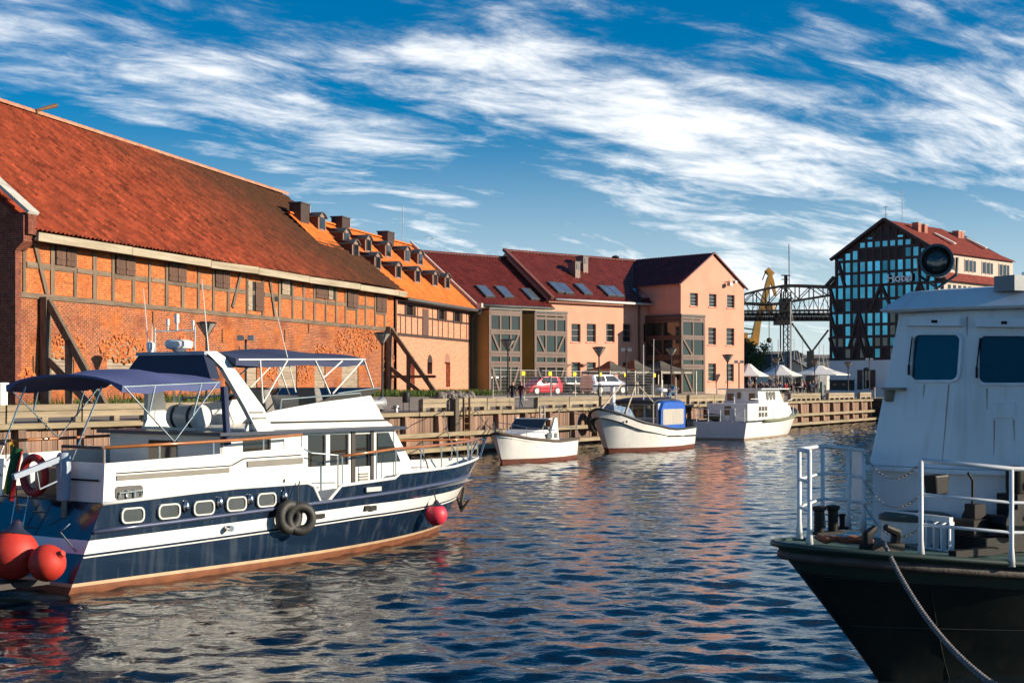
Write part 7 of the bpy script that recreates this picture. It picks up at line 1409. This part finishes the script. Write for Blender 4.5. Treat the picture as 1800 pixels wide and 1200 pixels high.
# white motor cruiser ashore between shed and hotel
F9 = Fr((1436 - 900) / FPX * 190, 190, 0, 2.4); o = F9.thing('far_cruiser', 'white motor cruiser laid up between the cream shed and the hotel', 'motor cruiser')
MB().loft([[(-3, -1.2, 0), (-3, 1.2, 0), (-3, 1.4, 1.6), (-3, -1.4, 1.6)], [(1, -1.2, 0), (1, 1.2, 0), (1, 1.4, 1.8), (1, -1.4, 1.8)], [(3.6, -.1, .6), (3.6, .1, .6), (3.9, .1, 2.1), (3.9, -.1, 2.1)]]).build('hull', white, o); MB().hexa([(-2, -1, 1.7), (1.8, -1, 1.7), (1.8, 1, 1.7), (-2, 1, 1.7)], [(-1.8, -.9, 3.0), (.4, -.9, 3.0), (.4, .9, 3.0), (-1.8, .9, 3.0)]).build('cabin', white, o)
MB().box(-1.6, .6, -1.01, -.97, 2.1, 2.6).build('window', darkglass, o); MB().box(-1.9, .2, -1, 1, 3.4, 3.5).box(-1.7, -1.6, -.9, .9, 3, 3.4).build('hard_top', white, o)
# marina masts
mm_ = mat('pale_mast', (.55, .52, .48), .5); i = 0
for px, top_, D_, r_ in ((1313, 612, 150, .05), (1323, 612, 150, .05), (1333, 615, 160, .05), (1357, 602, 160, .06), (1368, 597, 165, .06), (1378, 612, 160, .05), (1389.5, 530, 140, .08), (1411, 588, 200, .05), (1440, 600, 200, .05), (1448, 605, 210, .05), (1396, 600, 190, .05)):
    w = Vector(((px - 900) / FPX * D_, D_, 1.9)); H = CAMZ + (HORIZON - top_) / FPX * D_ - 1.9; o = thing('yacht_mast', w, 0, f'thin yacht mast behind the cafe, {ordn[i]} in the list from near to far' if 0 else f'thin pale yacht mast behind the cafe parasols, {["first","second","third","fourth","fifth","sixth","tall seventh","ninth","tenth","eleventh","eighth"][i]} from the left', 'mast', 'yacht masts behind the cafe'); i += 1
    MB().tube([(0, 0, -.5), (0, 0, H)], [r_, r_ * .7], 6).build('spar', mm_, o)
    if H > 2.5: MB().tube([(0, 0, H * .95), (1.6, .3, .3)], .012, 3).build('stay', mm_, o); MB().tube([(-.4, 0, H * .6), (.4, 0, H * .6)], .02, 4).build('spreader', mm_, o)
# trees beyond (small pieces of crown showing)
def tree(px, py, D_, rx, rz, lab, seed):
    c = Vector(((px - 900) / FPX * D_, D_, CAMZ + (HORIZON - py) / FPX * D_)); o = thing('leafy_tree', (c.x, c.y, 2.0), 0, lab, 'tree'); H = c.z - 2.0; r_ = np.random.default_rng(seed)
    t_ = MB().tube([(0, 0, -.3), (.1, 0, H * .5), (0, .1, H)], [.25, .18, .08], 7)
    for k in range(5): a = k * 1.3; t_.tube([(0, 0, H * (.5 + .08 * k)), (rx * .6 * math.cos(a), rx * .6 * math.sin(a), H + rz * .3)], [.08, .03], 5)
    t_.build('trunk', mat('bark', (.08, .06, .045), .9), o); m = MB()
    cl_ = [(r_.normal(0, .45, 3) * (rx, rx, rz)) for _ in range(22)]
    for _ in range(3800):
        q = cl_[r_.integers(22)]; p = Vector(q) + Vector(r_.normal(0, .17, 3) * (rx, rx, rz)); a = Vector(r_.normal(0, 1, 3)).normalized() * .14; b = a.orthogonal().normalized() * .09
        m.add([p - a + Vector((0, 0, H)), p + b + Vector((0, 0, H)), p + a + Vector((0, 0, H)), p - b + Vector((0, 0, H))], [(0, 1, 2, 3)])
    tag(m.build('crown', mat('leaves', (.06, .10, .025), .7, (.035, .065, .018), 3, rnd=.1), o, fix=False), kind='stuff')
tree(1312, 632, 150, 1.6, 2.0, 'green leafy tree peeping out behind the salmon house', 4)
# ================================================================== MOORING LINES
def line(a, b, sag, lab):
    pts = [Vector(a).lerp(Vector(b), u) - Vector((0, 0, sag * 4 * u * (1 - u))) for u in [i / 14 for i in range(15)]]
    tag(MB().tube(pts, .02, 5).build('mooring_line', mat('pale_line', (.30, .27, .22), .9), None), lab, 'rope', 'mooring lines to the quay')
line(A.w(5.3, .2, 1.2), Q.w(qx(830), -.2, 1.9), .25, 'thin mooring line from the cabin boat bow to the quay'); line(A.w(.2, -.8, .9), Q.w(qx(980), -.2, 1.9), .3, 'thin mooring line from the cabin boat stern to the quay')
line(Bf.w(7.9, -.1, 2.0), Q.w(qx(985), -.2, 1.9), .3, 'thin mooring line from the fishing boat bow to the quay'); line(C3.w(.3, 1.2, 1.1), Q.w(qx(1225), -.2, 1.9), .2, 'thin mooring line from the work boat stern to the quay')
line(Y.w(11.9, .2, 1.45), Q.w(qx(770), -.3, 1.9), .5, 'long mooring line from the yacht bow to the quay')
